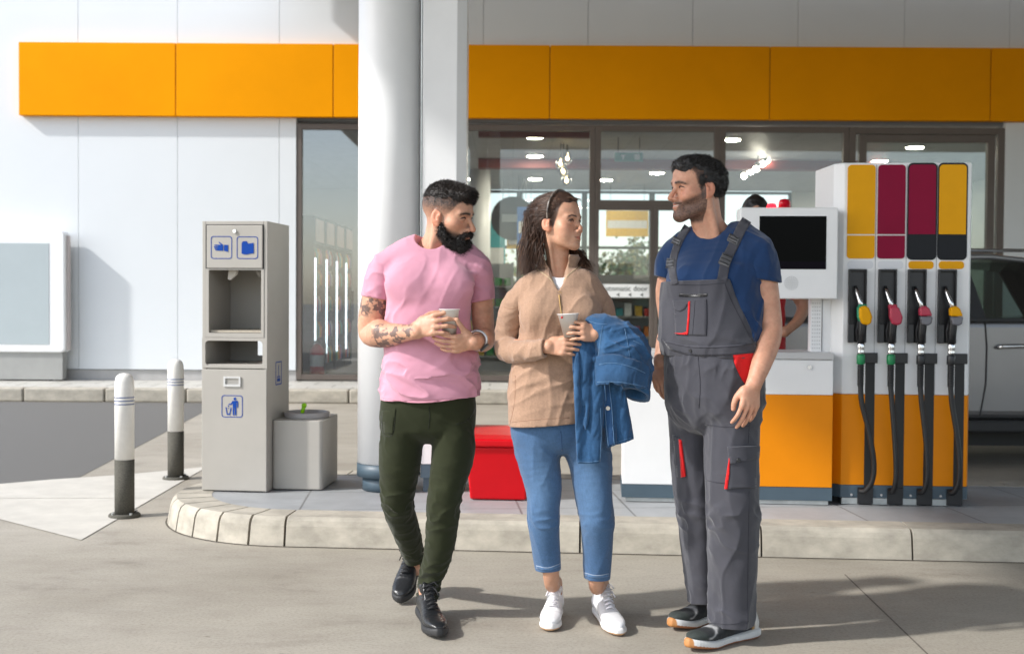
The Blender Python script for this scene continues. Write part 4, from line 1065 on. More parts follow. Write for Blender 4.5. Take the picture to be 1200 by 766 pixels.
# cabin: roof shell and pillars as separate solids leave the side windows open
cab = MB()
roofp = [(xr + .35, zr - .10), (xr + .55, zr - .01), (xf + .1, zr + .01), (xf + .9, zr - .07), (xf + .9, zr - .11), (xf + .1, zr - .035), (xr + .55, zr - .06), (xr + .42, zr - .13)]
cab.prism(roofp, YC + .16, YC + 1.66, 'y'); cab.build('roof', m_paint, car, bevel=.02, seg=3)
MB().tube([(xr + .6, YC + .22, zr + .025), (xr + .9, YC + .22, zr + .045), (xf + .4, YC + .22, zr + .04), (xf + .75, YC + .22, zr - .01)], .014, 8).build('roof_rail', m_chrome, car)
for s, y in ((0, YC + .05), (1, YC + 1.70)):
    lean = .11 if s == 0 else -.11
    def pil(xb0, xb1, xt0, xt1, m, nm):
        b = MB(); v = [b.bm.verts.new(p) for p in ((xb0, y, zs - .02), (xb1, y, zs - .02), (xt1, y + lean, zr - .05), (xt0, y + lean, zr - .05), (xb0, y + .05, zs - .02), (xb1, y + .05, zs - .02), (xt1, y + lean + .05, zr - .05), (xt0, y + lean + .05, zr - .05))]
        for f in ((0, 1, 2, 3), (7, 6, 5, 4), (1, 5, 6, 2), (0, 3, 7, 4), (0, 4, 5, 1), (3, 2, 6, 7)): b.bm.faces.new([v[i] for i in f])
        b.build(nm, m, car)
    pil(xf - .10, xf + .03, xf - .17, xf - .10, m_trim, 'door_pillar'); pil(xf + 1.05, xf + 1.13, xf + .72, xf + .85, m_trim, 'windscreen_pillar'); pil(xr + .13, xr + .5, xr + .38, xr + .62, m_paint, 'rear_pillar')
    g_ = MB(); v = [g_.bm.verts.new(p) for p in ((xr + .45, y + .025, zs), (xf + 1.08, y + .025, zs), (xf + .8, y + .025 + lean * .9, zr - .06), (xr + .6, y + .025 + lean * .9, zr - .05))]; g_.bm.faces.new(v); g_.build('side_window', m_cglass, car)
    if s == 0:
        MB().box((xr + .2, YC + .0, zs - .02), (xf + 1.15, YC + .03, zs + .008)).build('window_trim', m_trim, car, bevel=.004)
ws_ = MB(); v = [ws_.bm.verts.new(p) for p in ((xf + 1.12, YC + .1, zs), (xf + 1.12, YC + 1.7, zs), (xf + .85, YC + 1.6, zr - .07), (xf + .85, YC + .2, zr - .07))]; ws_.bm.faces.new(v); ws_.build('windscreen', m_cglass, car)
MB().box((xr + .02, YC - .004, .28), (xn - .05, YC + .12, zl)).box((xr + .1, YC + .13, .28), (xn - .1, YC + 1.7, zl - .01)).build('sill_cladding', m_trim, car, bevel=.02)
MB().box((xr + .9, YC + .45, .13), (xn - 1.0, YC + 1.35, .279)).build('underbody', m_trim, car)
for xx in (xf, xf - 1.02, xf + 1.12):
    jn = MB(); jn.tube([(xx, YC + .016, zs - .02), (xx + .015, YC + .012, .95), (xx + .012, YC + .012, .66), (xx - .03, YC + .014, zl + .03)], .005, 6); jn.build('door_seam', m_trim, car)
for xx in (xf + .20, xf - .85):
    hq = MB(); hq.tube([(xx - .11, YC + .0, .945), (xx - .08, YC - .03, .955), (xx + .08, YC - .03, .96), (xx + .11, YC + .0, .955)], [.014, .017, .017, .014], 10); hq.build('door_handle', m_chrome, car)
for xx in (xr + .75, xn - .82):
    for yy, sg in ((YC + .0, 1), (YC + 1.58, 1)):
        wq = empty('wheel', (xx - car.location.x, yy + .11 - car.location.y, .33)); wq.parent = car
        def wl(prof, nm, m):
            b = MB(); b.lathe((0, 0, 0), prof, 40); b._xf(list(b.bm.verts), Matrix.Translation((xx, yy + .11, .33)) @ Matrix.Rotation(R(90), 4, 'X')); return b.build(nm, m, wq)
        wl([(.21, -.10), (.30, -.11), (.33, -.08), (.33, .08), (.30, .11), (.21, .10)], 'tyre', m_black)
        wl([(.05, -.06), (.20, -.085), (.21, -.09), (.21, .09), (.20, .085), (.05, .06)], 'rim', m_steel)
MB().tube([(xf + .62 + .19 * math.sin(a) * .25, YC + .55 + .19 * math.cos(a), 1.02 + .19 * math.sin(a)) for a in np.linspace(0, 6.283, 25)], .016, 8, caps=False).build('steering_wheel', m_trim, car)
for yy in (YC + .3, YC + 1.05):
    MB().prism([(xf - .25, .6), (xf + .25, .6), (xf + .22, .75), (xf - .08, .80), (xf - .22, 1.30), (xf - .34, 1.30)], yy, yy + .48, 'y').build('seat', m_trim, car, bevel=.05, seg=3)
MB().ball((0, 0, 0), 1, Matrix.Translation((xf + 1.0, YC - .12, 1.16)) @ Matrix.Diagonal((.07, .12, .08, 1))).build('door_mirror', m_paint, car)
MB().box((xn - .30, YC + .04, .70), (xn - .03, YC + .35, .84)).build('headlight', m_cglass, car, bevel=.03); MB().box((xr - .03, YC + .015, .80), (xr + .18, YC + .25, 1.05)).build('tail_light', m_beac, car, bevel=.02)
# ------------------------------------------------------------------ people: shared anatomy
def rotm(yaw, pitch=0., roll=0.):
    return np.array((Matrix.Rotation(yaw, 3, 'Z') @ Matrix.Rotation(pitch, 3, 'X') @ Matrix.Rotation(roll, 3, 'Y')))

def lerp_col(c, m, col):
    m = np.clip(m, 0, 1)[:, None]; return c * (1 - m) + np.array(col, F32) * m
def sstep(a, b, x): t = np.clip((x - a) / (b - a), 0, 1); return t * t * (3 - 2 * t)

class Head:
    """head in its own frame: x = the person's left, f = forward (y = -f), u = up, origin between the eyes' level and the ears"""
    def __init__(s, pos, yaw, pitch, roll=0., k=1.0, fem=0., smile=0., h=.0021):
        s.pos = np.array(pos, float); s.R = rotm(yaw, pitch, roll); s.k = k; s.fem = fem; s.smile = smile; s.h = h
    def L(s, w): return ((np.asarray(w, float) - s.pos) @ s.R) / s.k           # world -> local
    def W(s, l): return (np.asarray(l, float) * s.k) @ s.R.T + s.pos            # local -> world
    def base(s, V, grow=0.):
        """skull and jaw masses"""
        g = grow; fm = s.fem; q = lambda x, f, u: (x, -f, u)
        V.ell(q(0, -.016, .043), (.0745 + g, .097 + g, .077 + g), .03)
        V.ell(q(0, .034, .048), (.058 + g, .056 + g, .058 + g), .035)
        V.ell(q(0, .028, -.028), (.058 + g - .003 * fm, .060 + g, .072 + g), .03)
        jw = .050 - .006 * fm; jr = .019 - .004 * fm; cu = .007 * fm
        for sx in (-1, 1):
            V.tube([q(sx * jw, .002, -.035), q(sx * (jw - .004), .012, -.072 + cu), q(sx * .026, .062, -.098 + cu), q(0, .076, -.101 + cu)], [jr + g, jr + g, .0175 - .003 * fm + g, .017 - .003 * fm + g], k=.03)
            V.ell(q(sx * .046, .052, -.020), (.021 + g, .022 + g, .019 + g), .03)
            if s.smile: V.ell(q(sx * .038, .068, -.034), (.017, .016, .014), .016); V.tube([q(sx * .017, .100, -.044), q(sx * .027, .091, -.055), q(sx * .033, .083, -.068)], [.0012, .0018, .0012], k=.006, op='sub')
            if fm: V.ell(q(sx * .036, .052, -.048), (.024, .026, .028), .03)
        V.ell(q(0, .079 - .002 * fm, -.100 + cu), (.020 - .006 * fm + g, .0155 - .002 * fm + g, .0150 - .002 * fm + g), .02)
    def build(s, neck_to, neck_r=.058, traps=(), skin=(.55, .32, .22), colour=None):
        lo = (-.17, -.17, -.30); hi = (.17, .17, .14)
        V = Vol(lo, hi, s.h); fm = s.fem; q = lambda x, f, u: (x, -f, u)
        s.base(V)
        # brow, nose, lips, sockets
        V.tube([q(-.044, .073, .021), q(-.022, .0885, .0225), q(0, .0885, .018), q(.022, .0885, .0225), q(.044, .073, .021)], [.008, .0098 - .002 * fm, .008, .0098 - .002 * fm, .008], k=.018)
        for sx in (-1, 1):
            V.ell(q(sx * .033, .095, -.002), (.0185, .0135, .0115), .016, 'sub')
            V.ell(q(sx * .0315, .0735, .000), (.0155, .0135, .0135), .006)
        tip = .119 - .0085 * fm
        V.tube([q(0, .084, .012), q(0, .097 - .003 * fm, -.006), q(0, .110 - .003 * fm, -.024), q(0, tip - .004, -.034)], [.0065, .0078, .0092, .0098 - .001 * fm], k=.011)
        V.ell(q(0, tip - .0045, -.035 + .002 * fm), (.0098 - .0036 * fm, .0098 - .003 * fm, .0090 - .0028 * fm), .006)
        for sx in (-1, 1):
            V.ell(q(sx * (.0128 - .0015 * fm), .100, -.0385), (.0078 - .001 * fm, .0105, .0078 - .001 * fm), .006)
            V.ell(q(sx * .0062, .108, -.0465), (.0035, .0055, .0035), .003, 'sub')
        V.ell(q(0, .083, -.062), (.026, .014, .020), .02)
        sm = s.smile
        for a, r, b in ((-.0590, .0054, .0975), (-.0705, .0066 + .0006 * fm, .0970)):
            V.tube([q(-.024 - .004 * sm, .079, -.0645 + .006 * sm), q(-.011, .0925, a - .0005), q(0, b, a), q(.011, .0925, a - .0005), q(.024 + .004 * sm, .079, -.0645 + .006 * sm)], [.003, r, r * 1.05, r, .003], k=.005)
        V.tube([q(-.023 - .004 * sm, .087 - .004 * sm, -.0645 + .007 * sm), q(0, .106, -.0648), q(.023 + .004 * sm, .087 - .004 * sm, -.0645 + .007 * sm)], .0014 + .0014 * sm, k=.004, op='sub')
        V.ell(q(0, .104, -.0835), (.018, .009, .005), .010, 'sub')
        for sx in (-1, 1):                                                        # eye slits
            V.tube([q(sx * .0170, .092, -.0022), q(sx * .0245, .095, .0028), q(sx * .0325, .094, .0034), q(sx * .0420, .088, .0005), q(sx * .0480, .080, -.001)], [.0018, .0049 + .0010 * fm, .0056 + .0014 * fm, .0046 + .0010 * fm, .0016], k=.002, op='sub')
            # ears
            e = rotm(sx * R(-18), R(0), sx * R(-10))
            V.ell(q(sx * .0765, -.012, -.004), (.0075, .0195, .0310), .006, rot=e); V.ell(q(sx * .0720, -.004, -.010), (.012, .014, .022), .010)
            V.ell(q(sx * .0845, -.008, .003), (.0062, .0105, .0185), .004, 'sub', rot=e)
            V.ell(q(sx * .0795, -.002, -.004), (.0060, .0050, .0070), .004)
            V.ell(q(sx * .0760, .000, -.031), (.0060, .0075, .0085), .006)
        # neck into the chest
        n0 = q(0, -.022, -.035); n1 = s.L(neck_to)
        mid = (np.array(n0) * .45 + n1 * .55) + np.array(q(0, .004, 0))
        V.tube([n0, mid, tuple(n1)], [neck_r * 1.0 / s.k, neck_r * .97 / s.k, neck_r * 1.12 / s.k], k=.025)
        for sx in (-1, 1):
            a = np.array(q(sx * .062, -.012, -.045)); b = s.L(np.array(neck_to) + np.array((sx * .018, -.062 + .014 * fm, -.03)))
            V.tube([tuple(a), tuple((a + b) / 2), tuple(b)], [.010 - .004 * fm, .0125 - .006 * fm, .010 - .004 * fm], k=.024)
        for tp in traps:
            a = np.array(n0) * .35 + n1 * .65 + np.array((0, .02, 0)); b = s.L(tp[0]); V.tube([tuple(a), tuple((a + b) / 2 + np.array((0, 0, -.008))), tuple(b)], [tp[1] * 1.05, tp[1], tp[1]], k=.03)
        if s.fem < .5: V.ell(tuple(mid + np.array((0, -.054, .008))), (.010, .012, .014), .02)
        s.V = V; v, qd = V.mesh(1)
        x, f, u = v[:, 0], -v[:, 1], v[:, 2]; ax = np.abs(x)
        c = np.tile(np.array(skin, F32), (len(v), 1)) * (1 + .07 * fbm(v * 60, 3)[:, None]) * (1 + .09 * vnoise(v * 170, 5)[:, None] * np.array((.3, 1, 1)))
        c = lerp_col(c, .55 * gauss(np.hypot(ax - .044, u + .022), .026) * (f > .02), np.array(skin) * (1.06, .80, .76))       # cheeks
        c = lerp_col(c, .50 * gauss(np.hypot(np.hypot(x, u + .034), f - .115), .018), np.array(skin) * (1.06, .80, .74))       # nose
        c = lerp_col(c, .6 * (ax > .074) * (np.abs(u) < .04), np.array(skin) * (1.08, .74, .66))                                  # ears
        if colour:
            c2 = colour(s, c, x, f, u, ax); ear = (np.abs(f + .010) < .032) & (np.abs(u + .002) < .042) & ((x / .0765) ** 2 + ((f + .016) / .099) ** 2 + ((u - .043) / .079) ** 2 > 1.06) & (ax > .066) & (f < .006); c = np.where(ear[:, None], c, c2)
        lip = np.array(skin) * ((.90, .52, .52) if s.fem else (.92, .62, .58))
        lm = gauss((ax) / .021, 1.0) ** 1.0 * gauss((u + .0655 - .004 * s.smile * (ax / .02) ** 2) / .0095, 1.0) * (f > .080)
        c = lerp_col(c, 1.15 * sstep(.35, .75, lm), lip)
        c = lerp_col(c, .85 * gauss((u + .0648 - .005 * sm * (ax / .022) ** 2) / .0020, 1.) * (ax < .023) * (f > .08), np.array(skin) * .30)
        if sm: c = lerp_col(c, .9 * gauss((u + .0650 - .006 * (ax / .022) ** 2) / .0022, 1.) * sstep(.019, .015, ax) * (f > .08), (.62, .58, .53))
        s.v, s.q, s.c = v, qd, c
        return s.W(v), qd, c
    def eyes(s, look, parent, iris=(.045, .022, .012)):
        for sx in (-1, 1):
            c = np.array((sx * .0315, -.0745, .0006)); r = .0118
            n = 28; th = np.linspace(0, np.pi, n); ph = np.linspace(0, 2 * np.pi, 2 * n, endpoint=False)
            d = np.array(look, float); d /= np.linalg.norm(d)                       # local gaze
            a = np.cross(d, (0, 0, 1)); a /= np.linalg.norm(a); b = np.cross(a, d)
            P_ = np.array([c + r * (d * math.cos(t) + (a * math.cos(p) + b * math.sin(p)) * math.sin(t)) for t in th for p in ph])
            Q = np.array([(i * 2 * n + j, i * 2 * n + (j + 1) % (2 * n), (i + 1) * 2 * n + (j + 1) % (2 * n), (i + 1) * 2 * n + j) for i in range(n - 1) for j in range(2 * n)])
            ang = np.repeat(th, 2 * n); col = np.tile(np.array((.36, .32, .30), F32), (len(P_), 1))
            col[ang < .66] = np.array(iris); col[ang < .30] = (.003, .003, .003)
            link_mesh('eye', np_mesh('eye', s.W(P_), Q, col), mat('eye_wet', (1, 1, 1), .12, attr=True, var=.01), parent, smooth=True)
            # upper lash line
            q = lambda x, f, u: (x, -f, u)
            l = MB(); l.tube([Vector(s.W(p)) for p in (q(sx * .0172, .0850, .0010), q(sx * .0240, .0885, .0066 + .001 * s.fem), q(sx * .0325, .0887, .0080 + .0015 * s.fem), q(sx * .0420, .0822, .0046 + .001 * s.fem), q(sx * .0480, .0755, .0000))], [.0008, .0018, .0024, .0023, .0009], 6)
            l.build('eyelashes', mat('lash', (.012, .008, .006), .6), parent, smooth=True)

def hairs(vs, ns, n, length, width, seed, lay=None, jitter=.35, lenvar=.4):
    """thin tapering strands standing on a surface: returns V,Q (quads)"""
    rr = np.random.default_rng(seed); i = rr.integers(0, len(vs), n); p = vs[i] + rr.normal(size=(n, 3)) * .001; d = ns[i].copy()
    if lay is not None: d = d + np.asarray(lay)[i] if np.ndim(lay) == 2 else d + np.asarray(lay)
    d = d + rr.normal(size=(n, 3)) * jitter; d /= np.linalg.norm(d, axis=1)[:, None]
    s = np.cross(d, rr.normal(size=(n, 3))); s /= np.linalg.norm(s, axis=1)[:, None]; L = (length * (1 + rr.uniform(-lenvar, lenvar, n)))[:, None]; w = width * rr.uniform(.7, 1.3, n)[:, None]
    bend = rr.normal(size=(n, 3)) * L * .12
    m = p + d * L * .55 + bend * .5; t = p + d * L + bend
    V = np.stack([p - s * w, p + s * w, m + s * w * .75, m - s * w * .75, t + s * w * .2, t - s * w * .2], 1).reshape(-1, 3)
    b = np.arange(n)[:, None] * 6; Q = np.concatenate([b + np.array([0, 1, 2, 3]), b + np.array([3, 2, 4, 5])]); return V, Q

def vnormals(V, Q):
    n = np.cross(V[Q[:, 2]] - V[Q[:, 0]], V[Q[:, 3]] - V[Q[:, 1]]); o = np.stack([np.bincount(Q.ravel(), weights=np.repeat(n[:, i], 4), minlength=len(V)) for i in range(3)], 1)
    return o / (np.linalg.norm(o, axis=1, keepdims=True) + 1e-12)

# ------------------------------------------------------------------ hand
def hand(V, wrist, dirn, back, k=1.0, curls=((.3, .4, .3),) * 4, spread=.10, thumb=None, mirror=1, r0=.0088, wr=.027, extra=None):
    """wrist point, direction of the palm, normal of the back of the hand; curl angles per finger; thumb: three points in palm frame (x toward thumb side, y along, z back)"""
    w = np.array(wrist, float); y = np.array(dirn, float); y /= np.linalg.norm(y); z = np.array(back, float); z -= y * z.dot(y); z /= np.linalg.norm(z); x = np.cross(y, z) * mirror
    T = lambda p: w + k * (x * p[0] + y * p[1] + z * p[2])
    # palm
    V.tube([T((0, -.010, 0)), T((.002, .030, .0)), T((.001, .062, .002)), T((0, .078, .003))], [(wr * .98 * k, .0185 * k), (.036 * k, .0165 * k), (.040 * k, .0140 * k), (.034 * k, .0095 * k)], U=tuple(x), k=.008, n=2.2)
    V.ell(T((.026, .032, -.008)), (.016 * k, .016 * k, .014 * k), .014)
    fx = (.030, .0100, -.0105, -.0290); fl = (.072, .080, .074, .058); fy = (.086, .090, .086, .078); rr = (1, 1.03, .98, .88)
    for i in range(4):
        a = spread * (1.2, .35, -.4, -1.25)[i]; p = np.array((fx[i], fy[i] - .020, .003)); V.ell(T((fx[i], fy[i] - .006, .0045)), (.0095 * k,) * 3, .008); d = np.array((math.sin(a), math.cos(a), 0.)); dn = np.array((0, 0, 1.)); pts = [T(p)]; ang = 0.; rad = [r0 * rr[i] * 1.12 * k]
        p = p + d * .022; pts.append(T(p)); rad.append(r0 * rr[i] * 1.10 * k)
        for s_, c in zip((.46, .31, .25), curls[i]):
            ang += c; q = d * math.cos(ang) - dn * math.sin(ang); m = p + q * fl[i] * s_ * .5; p = p + q * fl[i] * s_
            pts += [T(m), T(p)]; rad += [r0 * rr[i] * (1.0 - .07 * len(pts) / 3) * k, r0 * rr[i] * (1.02 - .07 * len(pts) / 3) * k]
        rad[-1] *= .86
        V.tube(pts, rad, k=.0045, sub=4)
    th = thumb or ((.030, .030, -.006), (.050, .052, -.014), (.058, .078, -.020), (.056, .100, -.022))
    V.tube([T(p) for p in th], [.0145 * k, .0118 * k, .0105 * k, .0085 * k], k=.010, sub=4)
    return T

def shoe(heel, toe, up_tilt, k, style, parent, names, z0=0.):
    """sole + upper as SDF, laces as tubes; heel/toe ground points"""
    h = np.array(heel, float); t = np.array(toe, float); y = t - h; Ls = np.linalg.norm(y); y /= Ls; z = np.array((0, 0, 1.)); z -= y * z.dot(y); z /= np.linalg.norm(z); x = np.cross(y, z)
    T = lambda a, b, c: h + x * a * k + y * b * Ls + z * c * k
    prof = style['prof']; sh = style['sole']
    lo = np.minimum(h, t) - .12; hi = np.maximum(h, t) + .12; hi[2] += .10
    V = Vol(lo, hi, .0028)
    # sole: flat slab following the outline
    wid = style.get('wid', (.030, .036, .034, .037, .046, .047, .036, .016)); ys = (.04, .14, .32, .50, .68, .80, .92, .985)
    toe_up = style.get('spring', .010)
    for_s = [T(.003 * math.sin(b * 3), b, sh * .5 + max(0, b - .72) * toe_up * 3.5) for b in ys]
    V.tube(for_s, [(w * k, sh * .56 * k) for w in wid], U=tuple(x), k=.0, n=3.4)
    if style.get('heelflare'): V.tube([T(0, .02, sh * .6), T(0, .12, sh * .6), T(0, .34, sh * .55)], [(.034 * k, sh * .62 * k), (.041 * k, sh * .66 * k), (.036 * k, sh * .5 * k)], U=tuple(x), k=.004, n=3)
    v, q = V.mesh(2)
    rel = (v - h) @ z / k; along = (v - h) @ y / Ls
    cols = np.tile(np.array(style['sole_col'], F32), (len(v), 1))
    if 'outsole' in style: cols = lerp_col(cols, (rel - max(0, 0) - np.maximum(0, along - .72) * toe_up * 3.5 < sh * .30).astype(float), style['outsole'])
    if 'toecap' in style: cols = lerp_col(cols, sstep(.988, .994, along), style['toecap'])
    link_mesh('sole', np_mesh('sole', v, q, cols), mat('shoe_sole', (1, 1, 1), .6, attr=True, var=.06, vscale=40), parent, smooth=True)
    U_ = Vol(lo, hi, .0026)
    up = style.get('h', 1.0)
    # vamp and quarters: height profile along the foot
    st = [(.05, .030, .040), (.16, .034, .052), (.30, .034, .058), (.44, .0355, .054), (.58, .040, .044), (.70, .0425, .036), (.82, .041, .030), (.92, .031, .024), (.975, .016, .015)]
    pts = [T(.003 * math.sin(b * 3), b, sh * .8 + hh * up * .52 + max(0, b - .72) * toe_up * 3.5) for b, w_, hh in st]
    U_.tube(pts, [(w_ * k, hh * up * .56 * k) for b, w_, hh in st], U=tuple(x), k=.004, n=2.5)
    U_.tube([T(0, .10, sh + .035 * up), T(0, .15, sh + .075 * up), T(0, .19, sh + .093 * up)], [(.032 * k, .040 * k), (.032 * k, .043 * k), (.033 * k, .044 * k)], U=tuple(x), k=.02)
    U_.tube([T(0, .36, sh + .055 * up), T(0, .30, sh + .085 * up), T(0, .265, sh + .108 * up)], [(.020 * k, .006 * k), (.022 * k, .006 * k), (.021 * k, .005 * k)], U=tuple(x), k=.006)     # tongue
    U_.tube([T(0, .165, sh + .075 * up), T(0, .17, sh + .14 * up)], [(.029 * k, .036 * k), (.032 * k, .040 * k)], U=tuple(x), k=.006, op='sub')
    U_.half(T(0, 0, sh * .55), -z)
    U_.displace(lambda p: folds(p, x, 55, .0012, 3, .3) * gauss(((p - h) @ y / Ls - .66), .12) + .0005 * fbm(p * 160, 2, 5))
    v, q = U_.mesh(2); al = (v - h) @ y / Ls; ht = (v - h) @ z / k; sd = (v - h) @ x / k
    cols = style['paint'](al, ht - sh, sd, v)
    link_mesh('upper', np_mesh('upper', v, q, cols), style['mat'], parent, smooth=True)
    lb = MB(); lc = style['lace']
    for i in range(6):
        b = .60 - .052 * i; hh = sh + (.050 + .0105 * i + (.004 if i > 2 else 0)) * up; wv = .019 + .0005 * i
        lb.tube([Vector(T(-wv, b - .01, hh - .006)), Vector(T(0, b + .01, hh + .0035)), Vector(T(wv, b - .004, hh - .005))], .0030 * k, 6)
        lb.tube([Vector(T(wv, b - .01, hh - .006)), Vector(T(0, b - .014, hh + .0055)), Vector(T(-wv, b - .034, hh + .003))], .0028 * k, 6)
    b, hh = .30, sh + .108 * up
    for sx in (-1, 1):
        lb.tube([Vector(T(0, b, hh)), Vector(T(sx * .020, b + .03, hh + .012)), Vector(T(sx * .034, b + .07, hh - .002)), Vector(T(sx * .020, b + .06, hh - .010)), Vector(T(0, b + .01, hh))], .0028, 6)
        lb.tube([Vector(T(0, b, hh)), Vector(T(sx * .022, b + .10, hh - .012)), Vector(T(sx * .030, b + .17, hh - .030))], .0026, 6)
    lb.build('laces', lc, parent, smooth=True)
    return T
def bbox(pts, pad):
    a = np.array([tuple(p) for p in pts]); return a.min(0) - pad, a.max(0) + pad

def cloth(name, col, rough=.85, bs=900, b=.12, sheen=.25, var=.06, stretch=(1, 1, 1), attr=False, vs=14):
    return mat(name, col, rough, var=var, vscale=vs, bump=b, bscale=bs, sheen=sheen, spec=.25, stretch=stretch, attr=attr)

m_skin = mat('skin', (1, 1, 1), .48, var=.06, vscale=60, bump=.10, bscale=420, sss=.10, attr=True, spec=.4)
m_skinf = m_skin
def tubes(V, pts, **kw): return V.tube([p[0] for p in pts], [p[1] for p in pts], **kw)

# =================================================================== man in the pink shirt
MY = 4.80
def M(px, py, d=0.): return np.array(P(px, py, MY + d))
man = empty('person', Vector((M(503, 700)[0], MY, 0)), 'bearded person in a pink t-shirt and dark green trousers walking with a paper cup', 'person')
SK_M = (.60, .325, .215)
hd = Head(M(525, 254, .0), R(66), R(9), R(-2), 1.03)
def man_col(s, c, x, f, u, ax):
    n = fbm(np.stack([x, f, u], 1) * 260, 2)
    line = np.interp(u, (-.05, -.01, .012, .035, .052, .075), (.020, .026, .030, .052, .062, .075))        # front edge of the hair on the side
    side = sstep(.006, -.004, f - line + .003 * n) * sstep(-.055, .020, u - .55 * np.clip(-.01 - f, -1, 0) - .0) * (ax > .02)
    nape = sstep(-.075, -.02, u) * sstep(-.02, -.05, f)
    c = lerp_col(c, np.clip(.35 + .55 * sstep(.0, .05, u), 0, .92) * np.maximum(side, nape * .9) * (1 + .2 * n), (.030, .020, .017))
    brow = gauss(u - (.0225 + .10 * np.clip(ax - .018, 0, .016) - .40 * np.clip(ax - .036, 0, 1)), .0054) * sstep(.006, .011, ax) * sstep(.058, .050, ax) * (f > .04)
    c = lerp_col(c, 1.0 * brow * (1 + .35 * n), (.030, .018, .013))
    bd = sstep(-.040, -.062, u + .30 * (f - .05)) * sstep(.012, .035, f) * sstep(.10, .09, f) * sstep(-.13, -.11, u)
    c = lerp_col(c, .85 * bd, (.030, .018, .014))
    return c
hv = hd.build(M(507, 303, .03), .060, traps=((M(468, 300, .045), .030), (M(548, 302, .045), .030)), skin=SK_M, colour=man_col)
FOOT_L = (G(497, 717.5, 0), G(515, 750, 0)); _t = G(470, 708, 0.0); _h = P(491, 668, 5.42); FOOT_R = (Vector((_h.x, _t.y + .25, .125)), _t)
def ankle(h, t, sole=.03, r=.031):
    h = np.array(h, float); t = np.array(t, float); y = t - h; L_ = np.linalg.norm(y); y /= L_; z = np.array((0, 0, 1.)); z -= y * z.dot(y); z /= np.linalg.norm(z)
    return [(h + y * L_ * .172 + z * (sole + .11), r), (h + y * L_ * .170 + z * (sole + .06), r), (h + y * L_ * .175 + z * (sole + .035), r * .85)]
# arms and hands
AV = Vol(*bbox([M(416, 300, .12), M(590, 425, -.34), M(440, 410, -.05)], .03), .0023)
tubes(AV, [(M(452, 312, 0), .056), (M(442, 345, .01), .057), (M(436, 372, .03), .055), (M(434, 390, .03), .047), (M(443, 392, -.03), .051), (M(458, 392, -.10), .046), (M(474, 390, -.165), .034), (M(489, 389, -.215), .027)], k=.02)
AV.ell(M(444, 388, -.06), (.04, .05, .045), .03)
tubes(AV, [(M(560, 314, 0), .050), (M(564, 350, .03), .046), (M(566, 376, .04), .045), (M(567, 394, .035), .043), (M(567, 398, -.02), .045), (M(563, 400, -.09), .041), (M(557, 401, -.165), .030), (M(554, 401, -.20), .027)], k=.02)
hand(AV, M(487, 386, -.205), (.91, -.40, .24), (-.36, -.88, .20), 1.07, ((.38, .62, .35), (.38, .62, .35), (.40, .64, .36), (.42, .66, .38)), .10, ((.030, .028, -.010), (.048, .050, -.026), (.052, .074, -.040), (.046, .096, -.050)), -1)
hand(AV, M(556, 401, -.19), (-.94, -.30, -.06), (.02, -.88, -.42), .98, ((.30, .40, .22), (.30, .40, .22), (.32, .42, .25), (.35, .45, .25)), .07, ((.032, .026, -.010), (.054, .046, -.012), (.074, .060, -.014), (.094, .072, -.020)), 1)
AV.displace(lambda p: .0006 * fbm(p * 90, 2, 3))
av, aq = AV.mesh(1)
ac = np.tile(np.array(SK_M, F32), (len(av), 1)) * (1 + .10 * fbm(av * 40, 3, 8)[:, None]) * (1 + .08 * vnoise(av * 160, 5)[:, None] * np.array((.3, 1, 1)))
# tattoos on the right arm: inked shapes
tz = av[:, 2]; txp = (av[:, 0] / av[:, 1]) * FPX + CX; typ = CY - ((av[:, 2] - CAMH) / av[:, 1]) * FPX - FPX * math.tan(PITCH)
ink = fbm(av * np.array((55, 40, 75)), 4, 21); ink2 = fbm(av * np.array((120, 90, 150)), 2, 31)
z1 = sstep(346, 350, typ) * sstep(374, 368, typ) * (txp < 462)
z2 = sstep(432, 440, txp) * sstep(487, 481, txp) * sstep(378, 383, typ) * (txp + 3 * (typ - 390) > 415)
tmask = np.maximum(z1, z2) * sstep(-.12, .16, ink + .35 * ink2)
ac = lerp_col(ac, .80 * tmask, (.065, .058, .062))
nail = 0
# legs and trunk under the clothes
LV = Vol(*bbox([M(440, 300, .3), M(565, 720, -.25), M(480, 700, .6)], .06), .006)
tubes(LV, [(M(506, 315), (.15, .08)), (M(503, 370), (.14, .09)), (M(503, 420), (.14, .09)), (M(503, 480), (.15, .09))], k=.02)
tubes(LV, [(M(505, 305, .035), .06), (M(506, 330, .02), .06)], k=.03); tubes(LV, [(M(452, 312), .05), (M(506, 320), .07), (M(560, 314), .05)], k=.03)
tubes(LV, [(M(474, 490), .07), (M(467, 580, .08), .045), (M(485, 650, .35), .032), (M(487, 665, .38), .033)] + ankle(*FOOT_R), k=.02)
tubes(LV, [(M(530, 490), .07), (M(521, 580, -.05), .042), (M(508, 660, .04), .028)] + ankle(*FOOT_L), k=.02)
lv, lq = LV.mesh(1); lc = np.tile(np.array(SK_M, F32), (len(lv), 1))
bv, bq, bc = join([hv, (av, aq, ac), (lv, lq, lc)])
body = link_mesh('body', np_mesh('body', bv, bq, bc), m_skin, man, smooth=True)
hd.eyes((-.38, -1, -.22), body)
